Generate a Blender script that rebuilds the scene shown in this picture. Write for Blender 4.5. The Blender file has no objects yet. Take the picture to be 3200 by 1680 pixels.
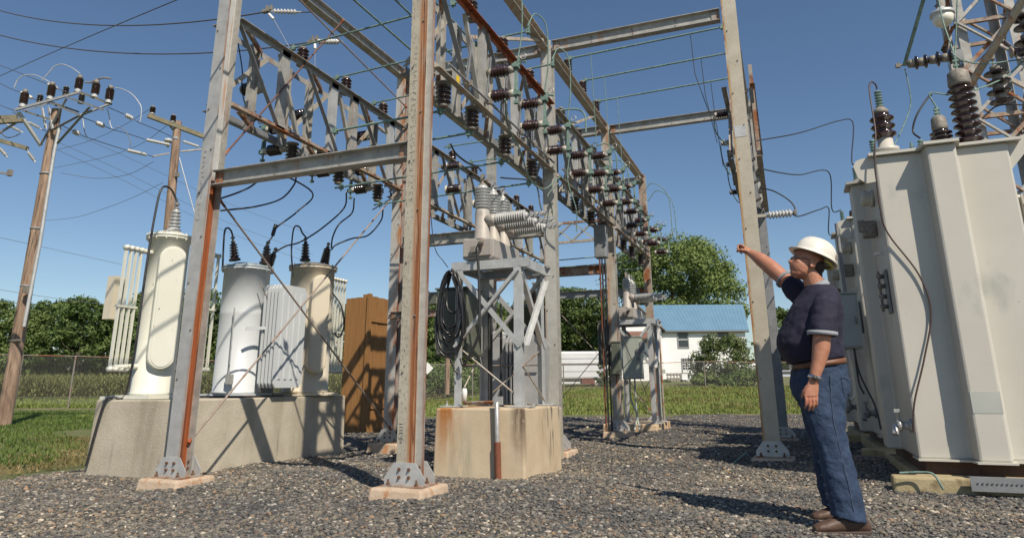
import bpy, math, random
import numpy as np
from mathutils import Vector, Matrix, Euler
rad = math.radians
sc = bpy.context.scene
C = sc.collection
random.seed(7); RNG = np.random.default_rng(11)

# ---------------------------------------------------------------- camera
# axes: Y runs along the truss rows, X across them, Z up, metres; the camera stands at x=y=0
CAM_H = 0.87; FPX = 2136.5; PCX = 1600.0; PCY = 632.0      # focal length / principal point, photo pixels
PITCH = 0.2622; ROLL = -0.0067; AZ = 0.3724
cam_d = bpy.data.cameras.new('camera')
cam_d.sensor_width = 36; cam_d.lens = 36 * FPX / 3200
cam_d.shift_y = -(840 - PCY) / 3200; cam_d.clip_end = 3000; cam_d.clip_start = .05
cam = bpy.data.objects.new('camera', cam_d); C.objects.link(cam)
cam.matrix_world = Matrix.Translation((0, 0, CAM_H)) @ Matrix.Rotation(AZ, 4, 'Z') @ Matrix.Rotation(math.pi/2 + PITCH, 4, 'X') @ Matrix.Rotation(ROLL, 4, 'Z')
sc.camera = cam

# ---------------------------------------------------------------- sky and sun
SUN_EL = rad(47.5); SUN_AZ = rad(131)          # azimuth from +Y towards +X, behind and right of the camera
w = bpy.data.worlds.new('World'); sc.world = w; w.use_nodes = True
nt = w.node_tree; bg = nt.nodes['Background']
sky = nt.nodes.new('ShaderNodeTexSky'); sky.sky_type = 'NISHITA'; sky.sun_disc = False
sky.sun_elevation = SUN_EL; sky.sun_rotation = SUN_AZ
sky.altitude = 0; sky.air_density = 1.0; sky.dust_density = .25; sky.ozone_density = 2.2
hsv = nt.nodes.new('ShaderNodeHueSaturation'); hsv.inputs['Saturation'].default_value = 1.06
nt.links.new(sky.outputs[0], hsv.inputs['Color'])
nt.links.new(hsv.outputs[0], bg.inputs['Color']); bg.inputs['Strength'].default_value = .092
sd = bpy.data.lights.new('sun', 'SUN'); sd.energy = 5.0; sd.angle = rad(.53); sd.color = (1, .90, .76)
sun = bpy.data.objects.new('sun', sd); C.objects.link(sun)
sv = Vector((math.sin(SUN_AZ)*math.cos(SUN_EL), math.cos(SUN_AZ)*math.cos(SUN_EL), math.sin(SUN_EL)))
sun.rotation_euler = sv.to_track_quat('Z', 'Y').to_euler(); sun.location = sv*30
sc.view_settings.view_transform = 'Standard'; sc.view_settings.look = 'None'
sc.view_settings.exposure = .10; sc.view_settings.gamma = 1
sc.cycles.max_bounces = 5; sc.cycles.transparent_max_bounces = 12
sc.cycles.diffuse_bounces = 3; sc.cycles.glossy_bounces = 2

# ---------------------------------------------------------------- placing helpers
def ray(u, v):
    x = (u-PCX)/FPX; y = -(v-PCY)/FPX
    c, s = math.cos(ROLL), math.sin(ROLL); x, y = c*x-s*y, s*x+c*y
    X = x; Y = math.cos(PITCH)-y*math.sin(PITCH); Z = math.sin(PITCH)+y*math.cos(PITCH)
    c, s = math.cos(AZ), math.sin(AZ)
    return Vector((X*c-Y*s, X*s+Y*c, Z))
def onX(u, v, x):
    r = ray(u, v); return Vector((0, 0, CAM_H)) + r*(x/r.x)
def onY(u, v, y):
    r = ray(u, v); return Vector((0, 0, CAM_H)) + r*(y/r.y)
def onZ(u, v, z):
    r = ray(u, v); return Vector((0, 0, CAM_H)) + r*((z-CAM_H)/r.z)
def onD(u, v, d):                                            # at horizontal depth d from the camera's line of sight
    r = ray(u, v); f = -r.x*math.sin(AZ)+r.y*math.cos(AZ)
    return Vector((0, 0, CAM_H)) + r*(d/f)
def W(x, d, z=0.):                                           # x to the right, d ahead of the camera
    c, s = math.cos(AZ), math.sin(AZ); return Vector((x*c-d*s, x*s+d*c, z))
def sstep(a, b, x):
    t = min(1, max(0, (x-a)/(b-a))); return t*t*(3-2*t)
def gz(p):                                                   # height of the natural ground under a point
    c, s = math.cos(AZ), math.sin(AZ); x = p[0]*c+p[1]*s; d = -p[0]*s+p[1]*c
    return .03*min(max(0, d-23), 60)*sstep(-8, 6, x) - .03*sstep(8, 14, d)*(1-sstep(20, 26, d))

# ---------------------------------------------------------------- materials
def _n(nt, t, **k):
    n = nt.nodes.new(t)
    for a, b in k.items(): setattr(n, a, b)
    return n
MATS = {}
def mk(name, col, col2=None, ns=4, rough=.5, metal=0, layers=(), bump=0, bs=60, coat=0, spec=.5, obj=False, ndet=6, sscale=(1,1,1), contrast=(.35,.65), bdist=.01, rvar=0):
    """base colour mixed with col2 by noise, then stain layers: (colour, (sx,sy,sz), lo, hi, mask) mask=(axis,from,to) in object space"""
    m = bpy.data.materials.new(name); m.use_nodes = True; t = m.node_tree; L = t.links
    b = t.nodes['Principled BSDF']
    b.inputs['Roughness'].default_value = rough; b.inputs['Metallic'].default_value = metal
    b.inputs['Coat Weight'].default_value = coat; b.inputs['Specular IOR Level'].default_value = spec
    tc = _n(t, 'ShaderNodeTexCoord'); geo = _n(t, 'ShaderNodeNewGeometry')
    P = tc.outputs['Object'] if obj else geo.outputs['Position']
    def noise(scale, vec, det=6, seed=0.):
        mp = _n(t, 'ShaderNodeMapping'); mp.inputs['Scale'].default_value = vec; mp.inputs['Location'].default_value = (seed, seed*.7, seed*1.3)
        L.new(P, mp.inputs[0]); n = _n(t, 'ShaderNodeTexNoise'); n.inputs['Scale'].default_value = scale; n.inputs['Detail'].default_value = det
        n.inputs['Roughness'].default_value = .62
        L.new(mp.outputs[0], n.inputs['Vector']); return n.outputs['Fac']
    def mr(src, a, c):
        r = _n(t, 'ShaderNodeMapRange'); r.inputs[1].default_value = a; r.inputs[2].default_value = c; L.new(src, r.inputs[0]); return r.outputs[0]
    def mix(f, A, B):
        x = _n(t, 'ShaderNodeMix', data_type='RGBA'); L.new(f, x.inputs[0])
        for s, v in ((6, A), (7, B)):
            if isinstance(v, tuple): x.inputs[s].default_value = (*v, 1)
            else: L.new(v, x.inputs[s])
        return x.outputs[2]
    cur = col
    if col2: cur = mix(mr(noise(ns, sscale, ndet), *contrast), col, col2)
    for i, ly in enumerate(layers):
        c, vec, lo, hi = ly[:4]; f = mr(noise(1, vec, 8, 3.7*i+1.3), lo, hi)
        for mk_ in ly[4:]:
            sp = _n(t, 'ShaderNodeSeparateXYZ'); L.new(tc.outputs['Object'] if len(mk_) < 4 else geo.outputs['Position'], sp.inputs[0])
            g = mr(sp.outputs['XYZ'.index(mk_[0])], mk_[1], mk_[2])
            mu = _n(t, 'ShaderNodeMath', operation='MULTIPLY'); L.new(f, mu.inputs[0]); L.new(g, mu.inputs[1]); f = mu.outputs[0]
        if isinstance(cur, tuple): cur = mix(f, cur, c)
        else: cur = mix(f, cur, c)
    if isinstance(cur, tuple): b.inputs['Base Color'].default_value = (*cur, 1)
    else: L.new(cur, b.inputs['Base Color'])
    if rvar:
        r = _n(t, 'ShaderNodeMapRange'); r.inputs[3].default_value = rough-rvar; r.inputs[4].default_value = rough+rvar
        L.new(noise(12, (1,1,1), 4, 9), r.inputs[0]); L.new(r.outputs[0], b.inputs['Roughness'])
    if bump:
        bn = _n(t, 'ShaderNodeBump'); bn.inputs['Strength'].default_value = bump; bn.inputs['Distance'].default_value = bdist
        L.new(noise(bs, (1,1,1), 5, 5), bn.inputs['Height']); L.new(bn.outputs[0], b.inputs['Normal'])
    MATS[name] = m; return m
RUST = (.26, .085, .025); RUSTL = (.42, .2, .085); RUSTD = (.09, .032, .016)
steel = mk('galvanised_steel', (.31,.305,.285), (.44,.43,.40), 9, .6, .25, [(RUSTL, (7,7,1.2), .60, .74), (RUST, (11,11,2.2), .62, .72), ((.2,.2,.19), (4,4,4), .5, .9)], bump=.25, bs=120, rvar=.12)
steel_tan = mk('weathered_steel', (.36,.33,.27), (.47,.45,.40), 7, .65, .1, [(RUSTL, (14,14,1.0), .50, .72), (RUST, (16,16,1.6), .57, .70), ((.17,.16,.14), (60,60,60), .60, .75)], bump=.3, bs=120)
steel_rusty = mk('rusty_steel', (.32,.31,.29), (.36,.27,.19), 5, .7, .1, [(RUST, (6,6,3), .46, .6), (RUSTD, (9,9,9), .56, .7)], bump=.35, bs=90)
rust_red = mk('red_rust', (.29,.065,.018), (.36,.10,.03), 6, .8, 0, [((.12,.035,.018), (14,14,1.5), .46, .66), (RUSTL, (22,22,.7), .58, .72)], bump=.4, bs=80)
steel_clean = mk('clean_galvanised_steel', (.42,.43,.43), (.55,.56,.55), 8, .5, .3, [((.3,.3,.3), (20,20,2), .6, .8)], bump=.15, bs=120, rvar=.1)
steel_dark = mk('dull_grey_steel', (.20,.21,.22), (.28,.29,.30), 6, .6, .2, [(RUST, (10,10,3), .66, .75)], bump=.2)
def banded(name, x0, x1, s=1):
    return mk(name, (.33,.32,.28), (.45,.43,.38), 7, .65, .1, [(RUSTL, (40,40,1.6), .36, .62, ('X', x0, x1)), (RUST, (50,50,2.2), .42, .60, ('X', x0+.02*s, x1+.01*s)), ((.17,.16,.14), (60,60,40), .62, .75)], bump=.3, bs=120, obj=True)
st_band = banded('rust_banded_steel', .0, .05)
st_bandl = banded('rust_edged_steel', -.045, -.08, -1)
concrete = mk('concrete', (.42,.375,.29), (.52,.47,.375), 3, .9, 0, [((.22,.19,.13), (2.2,2.2,.35), .5, .8), ((.5,.47,.40), (30,30,30), .6, .8), ((.16,.15,.13), (9,9,.8), .64, .8)], bump=.5, bs=45)
concrete_o = mk('rust_stained_concrete', (.50,.36,.22), (.60,.47,.31), 2.6, .9, 0, [((.35,.15,.045), (7,7,.6), .56, .70), ((.12,.11,.08), (8,8,.9), .62, .74), ((.66,.55,.40), (20,20,20), .6, .8)], bump=.5, bs=45)
footing = mk('footing_concrete', (.44,.33,.23), (.54,.43,.32), 9, .9, 0, [((.40,.16,.05), (12,12,4), .55, .72)], bump=.6, bs=50)
porc = mk('brown_glazed_porcelain', (.024,.010,.009), (.040,.015,.012), 6, .12, 0, coat=.6)
porc_dark = mk('dark_glazed_porcelain', (.016,.010,.010), (.03,.016,.014), 6, .12, 0, coat=.6)
porc_grey = mk('grey_glazed_porcelain', (.42,.43,.42), (.50,.50,.49), 6, .18, 0, coat=.5)
porc_pale = mk('pale_porcelain', (.50,.50,.48), None, 6, .2, 0, coat=.5)
cap_metal = mk('insulator_cap_metal', (.17,.15,.12), (.30,.28,.25), 30, .7, .2, [(RUST, (20,20,20), .6, .7)])
cap_white = mk('pale_cement_cap', (.55,.53,.47), (.40,.36,.30), 30, .8)
patina = mk('verdigris_copper', (.13,.21,.18), (.21,.31,.27), 14, .7, .1, [((.07,.10,.09), (25,25,25), .55, .65)])
cable = mk('black_cable', (.022,.022,.024), (.04,.04,.042), 20, .45)
cable_gl = mk('glossy_black_hose', (.02,.02,.022), None, 4, .28)
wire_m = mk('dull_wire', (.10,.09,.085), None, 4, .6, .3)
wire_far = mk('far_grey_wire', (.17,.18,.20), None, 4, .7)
alu = mk('aluminium', (.55,.55,.53), (.42,.41,.39), 30, .4, .5)
cream = mk('cream_paint', (.64,.64,.55), (.69,.69,.61), 2, .42, 0, [((.13,.11,.09), (16,16,9), .67, .69), ((.45,.43,.32), (6,6,.7), .55, .8)], bump=.05, bs=20, rvar=.06)
cream2 = mk('warm_cream_paint', (.60,.54,.42), (.64,.58,.46), 2, .42, 0, [((.10,.09,.08), (19,19,10), .68, .70)], bump=.05, bs=20, rvar=.06)
paleblue = mk('pale_grey_paint', (.52,.55,.57), (.57,.60,.61), 1.5, .38, 0, [((.42,.44,.45), (6,6,.7), .6, .85)], bump=.04, bs=20, rvar=.06)
tpaint = mk('transformer_paint', (.50,.48,.42), (.55,.53,.47), 1.2, .42, 0, [((.36,.37,.33), (1.8,1.8,1.2), .60, .75), ((.25,.21,.16), (9,9,9), .72, .76)], bump=.05, bs=14, rvar=.08)
tdark = mk('transformer_base_metal', (.06,.035,.025), (.12,.06,.04), 8, .8)
recl = mk('recloser_paint', (.36,.33,.30), (.42,.39,.35), 6, .55, .1, [((.22,.2,.18), (20,20,20), .58, .75)], bump=.15, bs=60)
cabm = mk('grey_green_paint', (.34,.37,.32), (.38,.41,.36), 3, .45, 0, [((.27,.22,.14), (7,7,1), .64, .8)])
cabd = mk('dark_green_shade_paint', (.10,.11,.085), (.13,.14,.11), 3, .5)  # colour also carries the shade on the cabinet and tank behind the coil
fin_m = mk('radiator_grey_paint', (.30,.31,.31), (.38,.38,.38), 4, .45)
wood = mk('cedar_boards', (.24,.115,.035), (.31,.155,.05), 3, .75, 0, [((.15,.07,.022), (18,18,.8), .58, .75)], bump=.4, bs=30, sscale=(8,8,.7))
polem = mk('weathered_pole_wood', (.17,.11,.075), (.38,.27,.195), 1.6, .85, 0, [((.07,.045,.03), (22,22,1.2), .54, .66), ((.12,.08,.055), (5,5,5), .6, .75)], bump=.6, bs=30, sscale=(6,6,.6))
armm = mk('greenish_crossarm_wood', (.15,.14,.09), (.24,.21,.14), 5, .85, bump=.5)
timber = mk('weathered_timber', (.33,.27,.15), (.42,.35,.21), 5, .9, 0, [((.13,.09,.05), (6,6,6), .55, .7)], bump=.5, bs=40)
siding = mk('white_siding_paint', (.74,.74,.72), (.80,.80,.78), 1, .6)
roofm = mk('blue_metal_roof', (.13,.245,.345), (.15,.27,.375), .8, .45, .1)
glass = mk('window_glass', (.035,.045,.05), None, 3, .08)
darkm = mk('dark_trim', (.05,.045,.04), None, 3, .6)
whitem = mk('white_enamel', (.75,.75,.73), None, 3, .4)
trailer_m = mk('trailer_skin', (.68,.68,.68), (.60,.60,.61), .7, .45)
rubber = mk('tyre_rubber', (.02,.02,.02), None, 3, .8)
brickm = mk('far_brick', (.30,.13,.09), (.24,.10,.07), 3, .85)
yellowm = mk('yellow_tag_plastic', (.75,.52,.02), None, 3, .5)
redm = mk('red_clamp_paint', (.22,.035,.02), (.12,.03,.02), 20, .6)
asph = mk('asphalt', (.12,.12,.125), (.15,.15,.155), 2, .9)
marker = mk('paint_marker_ink', (.12,.12,.12), None, 3, .7)

# ---------------------------------------------------------------- mesh collector
def frame(d, up=Vector((0,0,1))):
    d = d.normalized()
    if abs(d.dot(up)) > .999: up = Vector((0,1,0)) if abs(d.y) < .9 else Vector((1,0,0))
    x = up.cross(d).normalized(); y = d.cross(x).normalized(); return x, y, d
class MB:
    def __init__(s): s.v = []; s.f = []; s.s = []
    def add(s, vs, fs, smooth=False):
        n = len(s.v); s.v += [tuple(v) for v in vs]; s.f += [tuple(i+n for i in f) for f in fs]; s.s += [smooth]*len(fs); return s
    def box(s, c, size, rot=None):
        hx, hy, hz = size[0]/2, size[1]/2, size[2]/2; c = Vector(c)
        vs = [Vector((x,y,z)) for x in (-hx,hx) for y in (-hy,hy) for z in (-hz,hz)]
        if rot is not None: vs = [rot @ v for v in vs]
        return s.add([v+c for v in vs], [(0,1,3,2),(4,6,7,5),(0,4,5,1),(2,3,7,6),(0,2,6,4),(1,5,7,3)])
    def bb(s, a, b): 
        return s.box([(a[i]+b[i])/2 for i in range(3)], [abs(b[i]-a[i]) for i in range(3)])
    def ext(s, pts, p0, p1, up=Vector((0,0,1)), smooth=False):      # 2D outline swept p0->p1 (x = side, y = up side)
        p0, p1 = Vector(p0), Vector(p1); x, y, d = frame(p1-p0, Vector(up)); n = len(pts)
        vs = [p0+x*a+y*b for a, b in pts]+[p1+x*a+y*b for a, b in pts]
        fs = [(i, (i+1) % n, n+(i+1) % n, n+i) for i in range(n)]
        fs += [tuple(range(n-1, -1, -1)), tuple(range(n, 2*n))]
        return s.add(vs, fs, smooth)
    def ang(s, p0, p1, w=.05, t=.006, up=(0,0,1), fl=1):             # angle iron
        return s.ext([(0,0),(fl*w,0),(fl*w,t),(fl*t,t),(fl*t,w),(0,w)], p0, p1, up)
    def chan(s, p0, p1, w=.1, d=.04, t=.006, up=(0,0,1)):            # channel: web width w, flanges d
        return s.ext([(-w/2,0),(w/2,0),(w/2,d),(w/2-t,d),(w/2-t,t),(-w/2+t,t),(-w/2+t,d),(-w/2,d)], p0, p1, up)
    def ibeam(s, p0, p1, h=.17, w=.12, t=.009, up=(0,0,1)):
        a, b, c = w/2, h/2, t/2
        return s.ext([(-a,-b),(a,-b),(a,-b+t),(c,-b+t),(c,b-t),(a,b-t),(a,b),(-a,b),(-a,b-t),(-c,b-t),(-c,-b+t),(-a,-b+t)], p0, p1, up)
    def tube(s, ps, r, n=8, cap=True, smooth=True):
        ps = [Vector(p) for p in ps]; m = len(ps); rs = r if isinstance(r, (list, tuple)) else [r]*m
        base = len(s.v); vs = []; xp = None
        for i, p in enumerate(ps):
            d = (ps[min(i+1, m-1)]-ps[max(i-1, 0)])
            if d.length < 1e-9: d = Vector((0,0,1))
            d.normalize()
            if xp is None: x, y, _ = frame(d)
            else:
                x = (xp-d*xp.dot(d)); x = x.normalized() if x.length > 1e-6 else frame(d)[0]; y = d.cross(x)
            xp = x
            for k in range(n):
                a = 2*math.pi*k/n; vs.append(p+(x*math.cos(a)+y*math.sin(a))*rs[i])
        fs = [(i*n+k, i*n+(k+1) % n, (i+1)*n+(k+1) % n, (i+1)*n+k) for i in range(m-1) for k in range(n)]
        s.add(vs, fs, smooth)
        if cap: s.add([vs[k] for k in range(n)], [tuple(range(n-1,-1,-1))]); s.add([vs[(m-1)*n+k] for k in range(n)], [tuple(range(n))])
        return s
    def lathe(s, p0, p1, prof, n=16, smooth=True):                   # prof: (t along p0->p1 in metres, radius)
        p0 = Vector(p0); d = (Vector(p1)-p0).normalized(); x, y, _ = frame(d); vs = []
        for t, r in prof:
            for k in range(n):
                a = 2*math.pi*k/n; vs.append(p0+d*t+(x*math.cos(a)+y*math.sin(a))*r)
        m = len(prof)
        fs = [(i*n+k, i*n+(k+1) % n, (i+1)*n+(k+1) % n, (i+1)*n+k) for i in range(m-1) for k in range(n)]
        fs += [tuple(range(n-1,-1,-1)), tuple(range((m-1)*n, m*n))]
        return s.add(vs, fs, smooth)
    def cyl(s, p0, p1, r, n=16): 
        return s.lathe(p0, p1, [(0,r),((Vector(p1)-Vector(p0)).length,r)], n, True)
    def prism(s, poly, ax, a0, a1):                                  # polygon in the plane across axis ax, extruded a0->a1
        def P(q, t):
            return {0:(t,q[0],q[1]), 1:(q[0],t,q[1]), 2:(q[0],q[1],t)}[ax]
        n = len(poly); vs = [P(q,a0) for q in poly]+[P(q,a1) for q in poly]
        return s.add(vs, [(i,(i+1)%n,n+(i+1)%n,n+i) for i in range(n)]+[tuple(range(n-1,-1,-1)),tuple(range(n,2*n))])
    def ball(s, c, r, n=10, m=7, sc_=(1,1,1)):
        c = Vector(c); vs = [c+Vector((0,0,-r*sc_[2]))]
        for i in range(1, m):
            ph = -math.pi/2+math.pi*i/m
            for k in range(n):
                a = 2*math.pi*k/n; vs.append(c+Vector((r*sc_[0]*math.cos(ph)*math.cos(a), r*sc_[1]*math.cos(ph)*math.sin(a), r*sc_[2]*math.sin(ph))))
        vs.append(c+Vector((0,0,r*sc_[2]))); q = len(vs)-1
        fs = [(0,1+(k+1)%n,1+k) for k in range(n)]+[(1+i*n+k,1+i*n+(k+1)%n,1+(i+1)*n+(k+1)%n,1+(i+1)*n+k) for i in range(m-2) for k in range(n)]
        fs += [(q,1+(m-2)*n+k,1+(m-2)*n+(k+1)%n) for k in range(n)]
        return s.add(vs, fs, True)
    def build(s, name, mat, parent=None, loc=None, bevel=0):
        o_ = Vector(parent['_w']) if parent is not None else Vector(loc if loc is not None else (0,0,0))
        me = bpy.data.meshes.new(name)
        me.from_pydata([(v[0]-o_.x, v[1]-o_.y, v[2]-o_.z) for v in s.v], [], s.f)
        me.polygons.foreach_set('use_smooth', s.s); me.materials.append(mat); me.validate(); me.update()
        o = bpy.data.objects.new(name, me); C.objects.link(o); o['_w'] = tuple(o_)
        if parent is not None: o.parent = parent
        else: o.location = o_
        if bevel:
            b = o.modifiers.new('bevel', 'BEVEL'); b.width = bevel; b.segments = 2; b.limit_method = 'ANGLE'
        return o
def tag(o, label=None, cat=None, group=None, kind=None):
    for k, v in (('label', label), ('category', cat), ('group', group), ('kind', kind)):
        if v: o[k] = v
    return o
def thing(name, label, cat, loc=(0,0,0), group=None):
    o = bpy.data.objects.new(name, None); C.objects.link(o); o.location = loc; o['_w'] = tuple(loc); o.empty_display_size = .1
    return tag(o, label, cat, group)
def kids(o): return [c for c in bpy.data.objects if c.parent == o]
def copy_tree(o, parent=None, K=None):
    c = o.copy(); C.objects.link(c)
    if parent is not None: c.parent = parent
    for ch in K[o] if K and o in K else kids(o): copy_tree(ch, c)
    return c
def put(proto, loc, rot=None, label=None, group=None, scale=None):
    if not proto.get('_used'): proto['_used'] = 1; o = proto
    else: o = copy_tree(proto)
    o.location = loc; o['_w'] = tuple(loc)
    if rot is not None: o.rotation_euler = rot
    if scale: o.scale = (scale,)*3 if not isinstance(scale, (tuple, list)) else scale
    if label: o['label'] = label
    if group: o['group'] = group
    return o
def sag(p, q, dip, n=14, side=(0,0,0)):
    p, q = Vector(p), Vector(q); out = []
    for i in range(n+1):
        t = i/n; k = 4*t*(1-t); out.append(p.lerp(q, t)+Vector((side[0]*k, side[1]*k, side[2]*k-dip*k)))
    return out
def spline(ps, n=6):
    ps = [Vector(p) for p in ps]; q = [ps[0]*2-ps[1]]+ps+[ps[-1]*2-ps[-2]]; out = []
    for i in range(1, len(q)-2):
        a, b, c, d = q[i-1:i+3]
        for k in range(n):
            t = k/n; out.append(.5*((2*b)+(c-a)*t+(2*a-5*b+4*c-d)*t*t+(3*b-a-3*c+d)*t**3))
    return out+[ps[-1]]
def wire(name, pts, r, mat, label, cat, group=None, n=6):
    o = MB().tube(pts, r, n).build(name, mat, loc=tuple(pts[0])); return tag(o, label, cat, group)
def sheds(L, r, n, neck=.62, up=.0):                                  # shed profile along length L
    prof = [(0, r*neck)]
    for i in range(n):
        a = L*(i/n); s = L/n
        prof += [(a+.10*s, r*neck), (a+.42*s, r*.97), (a+.52*s, r), (a+.66*s, r*.96), (a+.74*s, r*.72), (a+.92*s, r*neck)]
    return prof+[(L, r*neck)]
# ================================================================ ground
def npmesh(name, V, F, mat, smooth=False):
    me = bpy.data.meshes.new(name); nv, k = len(V), F.shape[1]
    me.vertices.add(nv); me.vertices.foreach_set('co', np.ascontiguousarray(V, dtype=np.float32).ravel())
    me.loops.add(F.size); me.loops.foreach_set('vertex_index', F.astype(np.int32).ravel())
    me.polygons.add(len(F)); me.polygons.foreach_set('loop_start', np.arange(0, F.size, k, dtype=np.int32))
    me.polygons.foreach_set('loop_total', np.full(len(F), k, dtype=np.int32))
    me.polygons.foreach_set('use_smooth', np.full(len(F), smooth)); me.materials.append(mat); me.update(calc_edges=True)
    o = bpy.data.objects.new(name, me); C.objects.link(o); return o
def ss(a, b, x):
    t = np.clip((x-a)/(b-a), 0, 1); return t*t*(3-2*t)
cA, sA = math.cos(AZ), math.sin(AZ)
def gz_np(x, d):
    return .03*np.clip(d-23, 0, 60)*ss(-8, 6, x) - .03*ss(8, 14, d)*(1-ss(20, 26, d))
GP = np.array([(-40,-12),(-40,4.0),(-9,6.9),(-5.45,7.6),(-5.1,8.75),(-6.5,12),(-9.5,16),(-8.5,20.6),(-2.5,21.6),(6,22.2),(12,20.6),(26,20),(26,-12)], float)
def sdist(x, d):                                                # >0 inside the gravel yard
    n = len(GP); best = np.full(x.shape, 1e9); ins = np.zeros(x.shape, bool)
    for i in range(n):
        a, b = GP[i], GP[(i+1) % n]; e = b-a
        t = np.clip(((x-a[0])*e[0]+(d-a[1])*e[1])/(e@e), 0, 1)
        best = np.minimum(best, np.hypot(x-a[0]-t*e[0], d-a[1]-t*e[1]))
        c = ((a[1] > d) != (b[1] > d)) & (x < (b[0]-a[0])*(d-a[1])/(b[1]-a[1]+1e-12)+a[0]); ins ^= c
    return np.where(ins, best, -best)
def wob(x, d): return .25*np.sin(1.7*x+.9*d)+.18*np.sin(4.1*x-2.3*d+1)+.1*np.sin(9*x+7*d)
def mound(x, d): return .022*np.sin(.9*x+1.2*d+.6)+.014*np.sin(2.3*x-1.7*d)+.008*np.sin(5.1*x+4.3*d)
def grid(xs, ds, zf):
    X, D = np.meshgrid(xs, ds); Z = zf(X, D)
    V = np.stack([X*cA-D*sA, X*sA+D*cA, Z], -1).reshape(-1, 3); n, m = X.shape
    i = np.arange((n-1)*(m-1)); r = i//(m-1)*m+i % (m-1)
    return V, np.stack([r, r+1, r+m+1, r+m], 1)
xs = np.unique(np.concatenate([np.linspace(-1500,-60,24), np.linspace(-60,60,121), np.linspace(60,1500,24)]))
ds = np.unique(np.concatenate([np.linspace(-40,60,101), np.linspace(60,120,21), np.linspace(120,2400,20)]))
V, F = grid(xs, ds, lambda X, D: gz_np(X, D)-.06*ss(-.2, .6, sdist(X, D))+.03*np.sin(.5*X)*np.sin(.4*D)*ss(20, 30, D))
gm = mk('field_ground', (.09,.115,.03), (.17,.16,.065), .5, .95, 0, [((.23,.18,.11), (.5,.5,.5), .52, .66), ((.06,.09,.022), (3,3,3), .5, .7)], bump=1, bs=8, bdist=.05)
tag(npmesh('ground', V, F, gm, True), kind='structure')
dirt = mk('bare_dirt', (.30,.22,.14), (.24,.19,.115), 2, .95, 0, [((.14,.14,.05), (2,2,2), .55, .65)], bump=.8, bs=30)
def strip(name, pts, wd, mat, lift):
    m = MB(); n = len(pts)
    for i, (x, d) in enumerate(pts):
        a = pts[max(0,i-1)]; b = pts[min(n-1,i+1)]; t = Vector((b[0]-a[0], b[1]-a[1])).normalized(); nx, ny = -t.y, t.x
        for s in (-1, 1):
            q = (x+s*nx*wd/2, d+s*ny*wd/2); m.v.append(tuple(W(q[0], q[1], float(gz_np(np.array(q[0]), np.array(q[1])))+lift)))
    for i in range(n-1): m.f.append((2*i, 2*i+1, 2*i+3, 2*i+2)); m.s.append(False)
    return tag(m.build(name, mat), kind='structure')
strip('road', [(-140+i*5, 49+.01*(i*5)) for i in range(26)], 3.4, asph, .035)
# gravel bed, a sheet that sinks below the ground past the yard's ragged edge
gxs = np.linspace(-16, 24, 401); gds = np.linspace(-3, 24, 271)
def gzf(X, D): return gz_np(X, D)+mound(X, D)-.012+(-.10)*(1-ss(-.15, .25, sdist(X, D)+.35*wob(X, D)))
V, F = grid(gxs, gds, gzf)
def gravel_mat():
    m = bpy.data.materials.new('gravel'); m.use_nodes = True; t = m.node_tree; L = t.links; b = t.nodes['Principled BSDF']
    b.inputs['Roughness'].default_value = .85; g = _n(t, 'ShaderNodeNewGeometry')
    v = _n(t, 'ShaderNodeTexVoronoi'); v.inputs['Scale'].default_value = 42; L.new(g.outputs['Position'], v.inputs['Vector'])
    sp = _n(t, 'ShaderNodeSeparateColor'); L.new(v.outputs['Color'], sp.inputs[0])
    r = _n(t, 'ShaderNodeValToRGB'); L.new(sp.outputs[0], r.inputs[0]); e = r.color_ramp.elements
    e[0].color = (.05,.055,.06,1); e[1].color = (.30,.28,.25,1)
    for p, c in ((.45,(.11,.115,.12,1)),(.7,(.15,.135,.115,1)),(.85,(.20,.15,.10,1))): x = e.new(p); x.color = c
    n = _n(t, 'ShaderNodeTexNoise'); n.inputs['Scale'].default_value = .7; n.inputs['Detail'].default_value = 4; L.new(g.outputs['Position'], n.inputs['Vector'])
    mx = _n(t, 'ShaderNodeMix', data_type='RGBA', blend_type='MULTIPLY'); mx.inputs[0].default_value = .5
    cr = _n(t, 'ShaderNodeValToRGB'); L.new(n.outputs['Fac'], cr.inputs[0]); cr.color_ramp.elements[0].position = .35; cr.color_ramp.elements[0].color = (.6,.58,.55,1); cr.color_ramp.elements[1].position = .7; cr.color_ramp.elements[1].color = (1.1,1.08,1.0,1)
    L.new(r.outputs[0], mx.inputs[6]); L.new(cr.outputs[0], mx.inputs[7]); L.new(mx.outputs[2], b.inputs['Base Color'])
    bp = _n(t, 'ShaderNodeBump'); bp.inputs['Strength'].default_value = 1; bp.inputs['Distance'].default_value = .03; bp.invert = True
    L.new(v.outputs['Distance'], bp.inputs['Height']); L.new(bp.outputs[0], b.inputs['Normal']); return m
tag(npmesh('gravel_bed', V, F, gravel_mat(), True), kind='structure')
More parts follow.
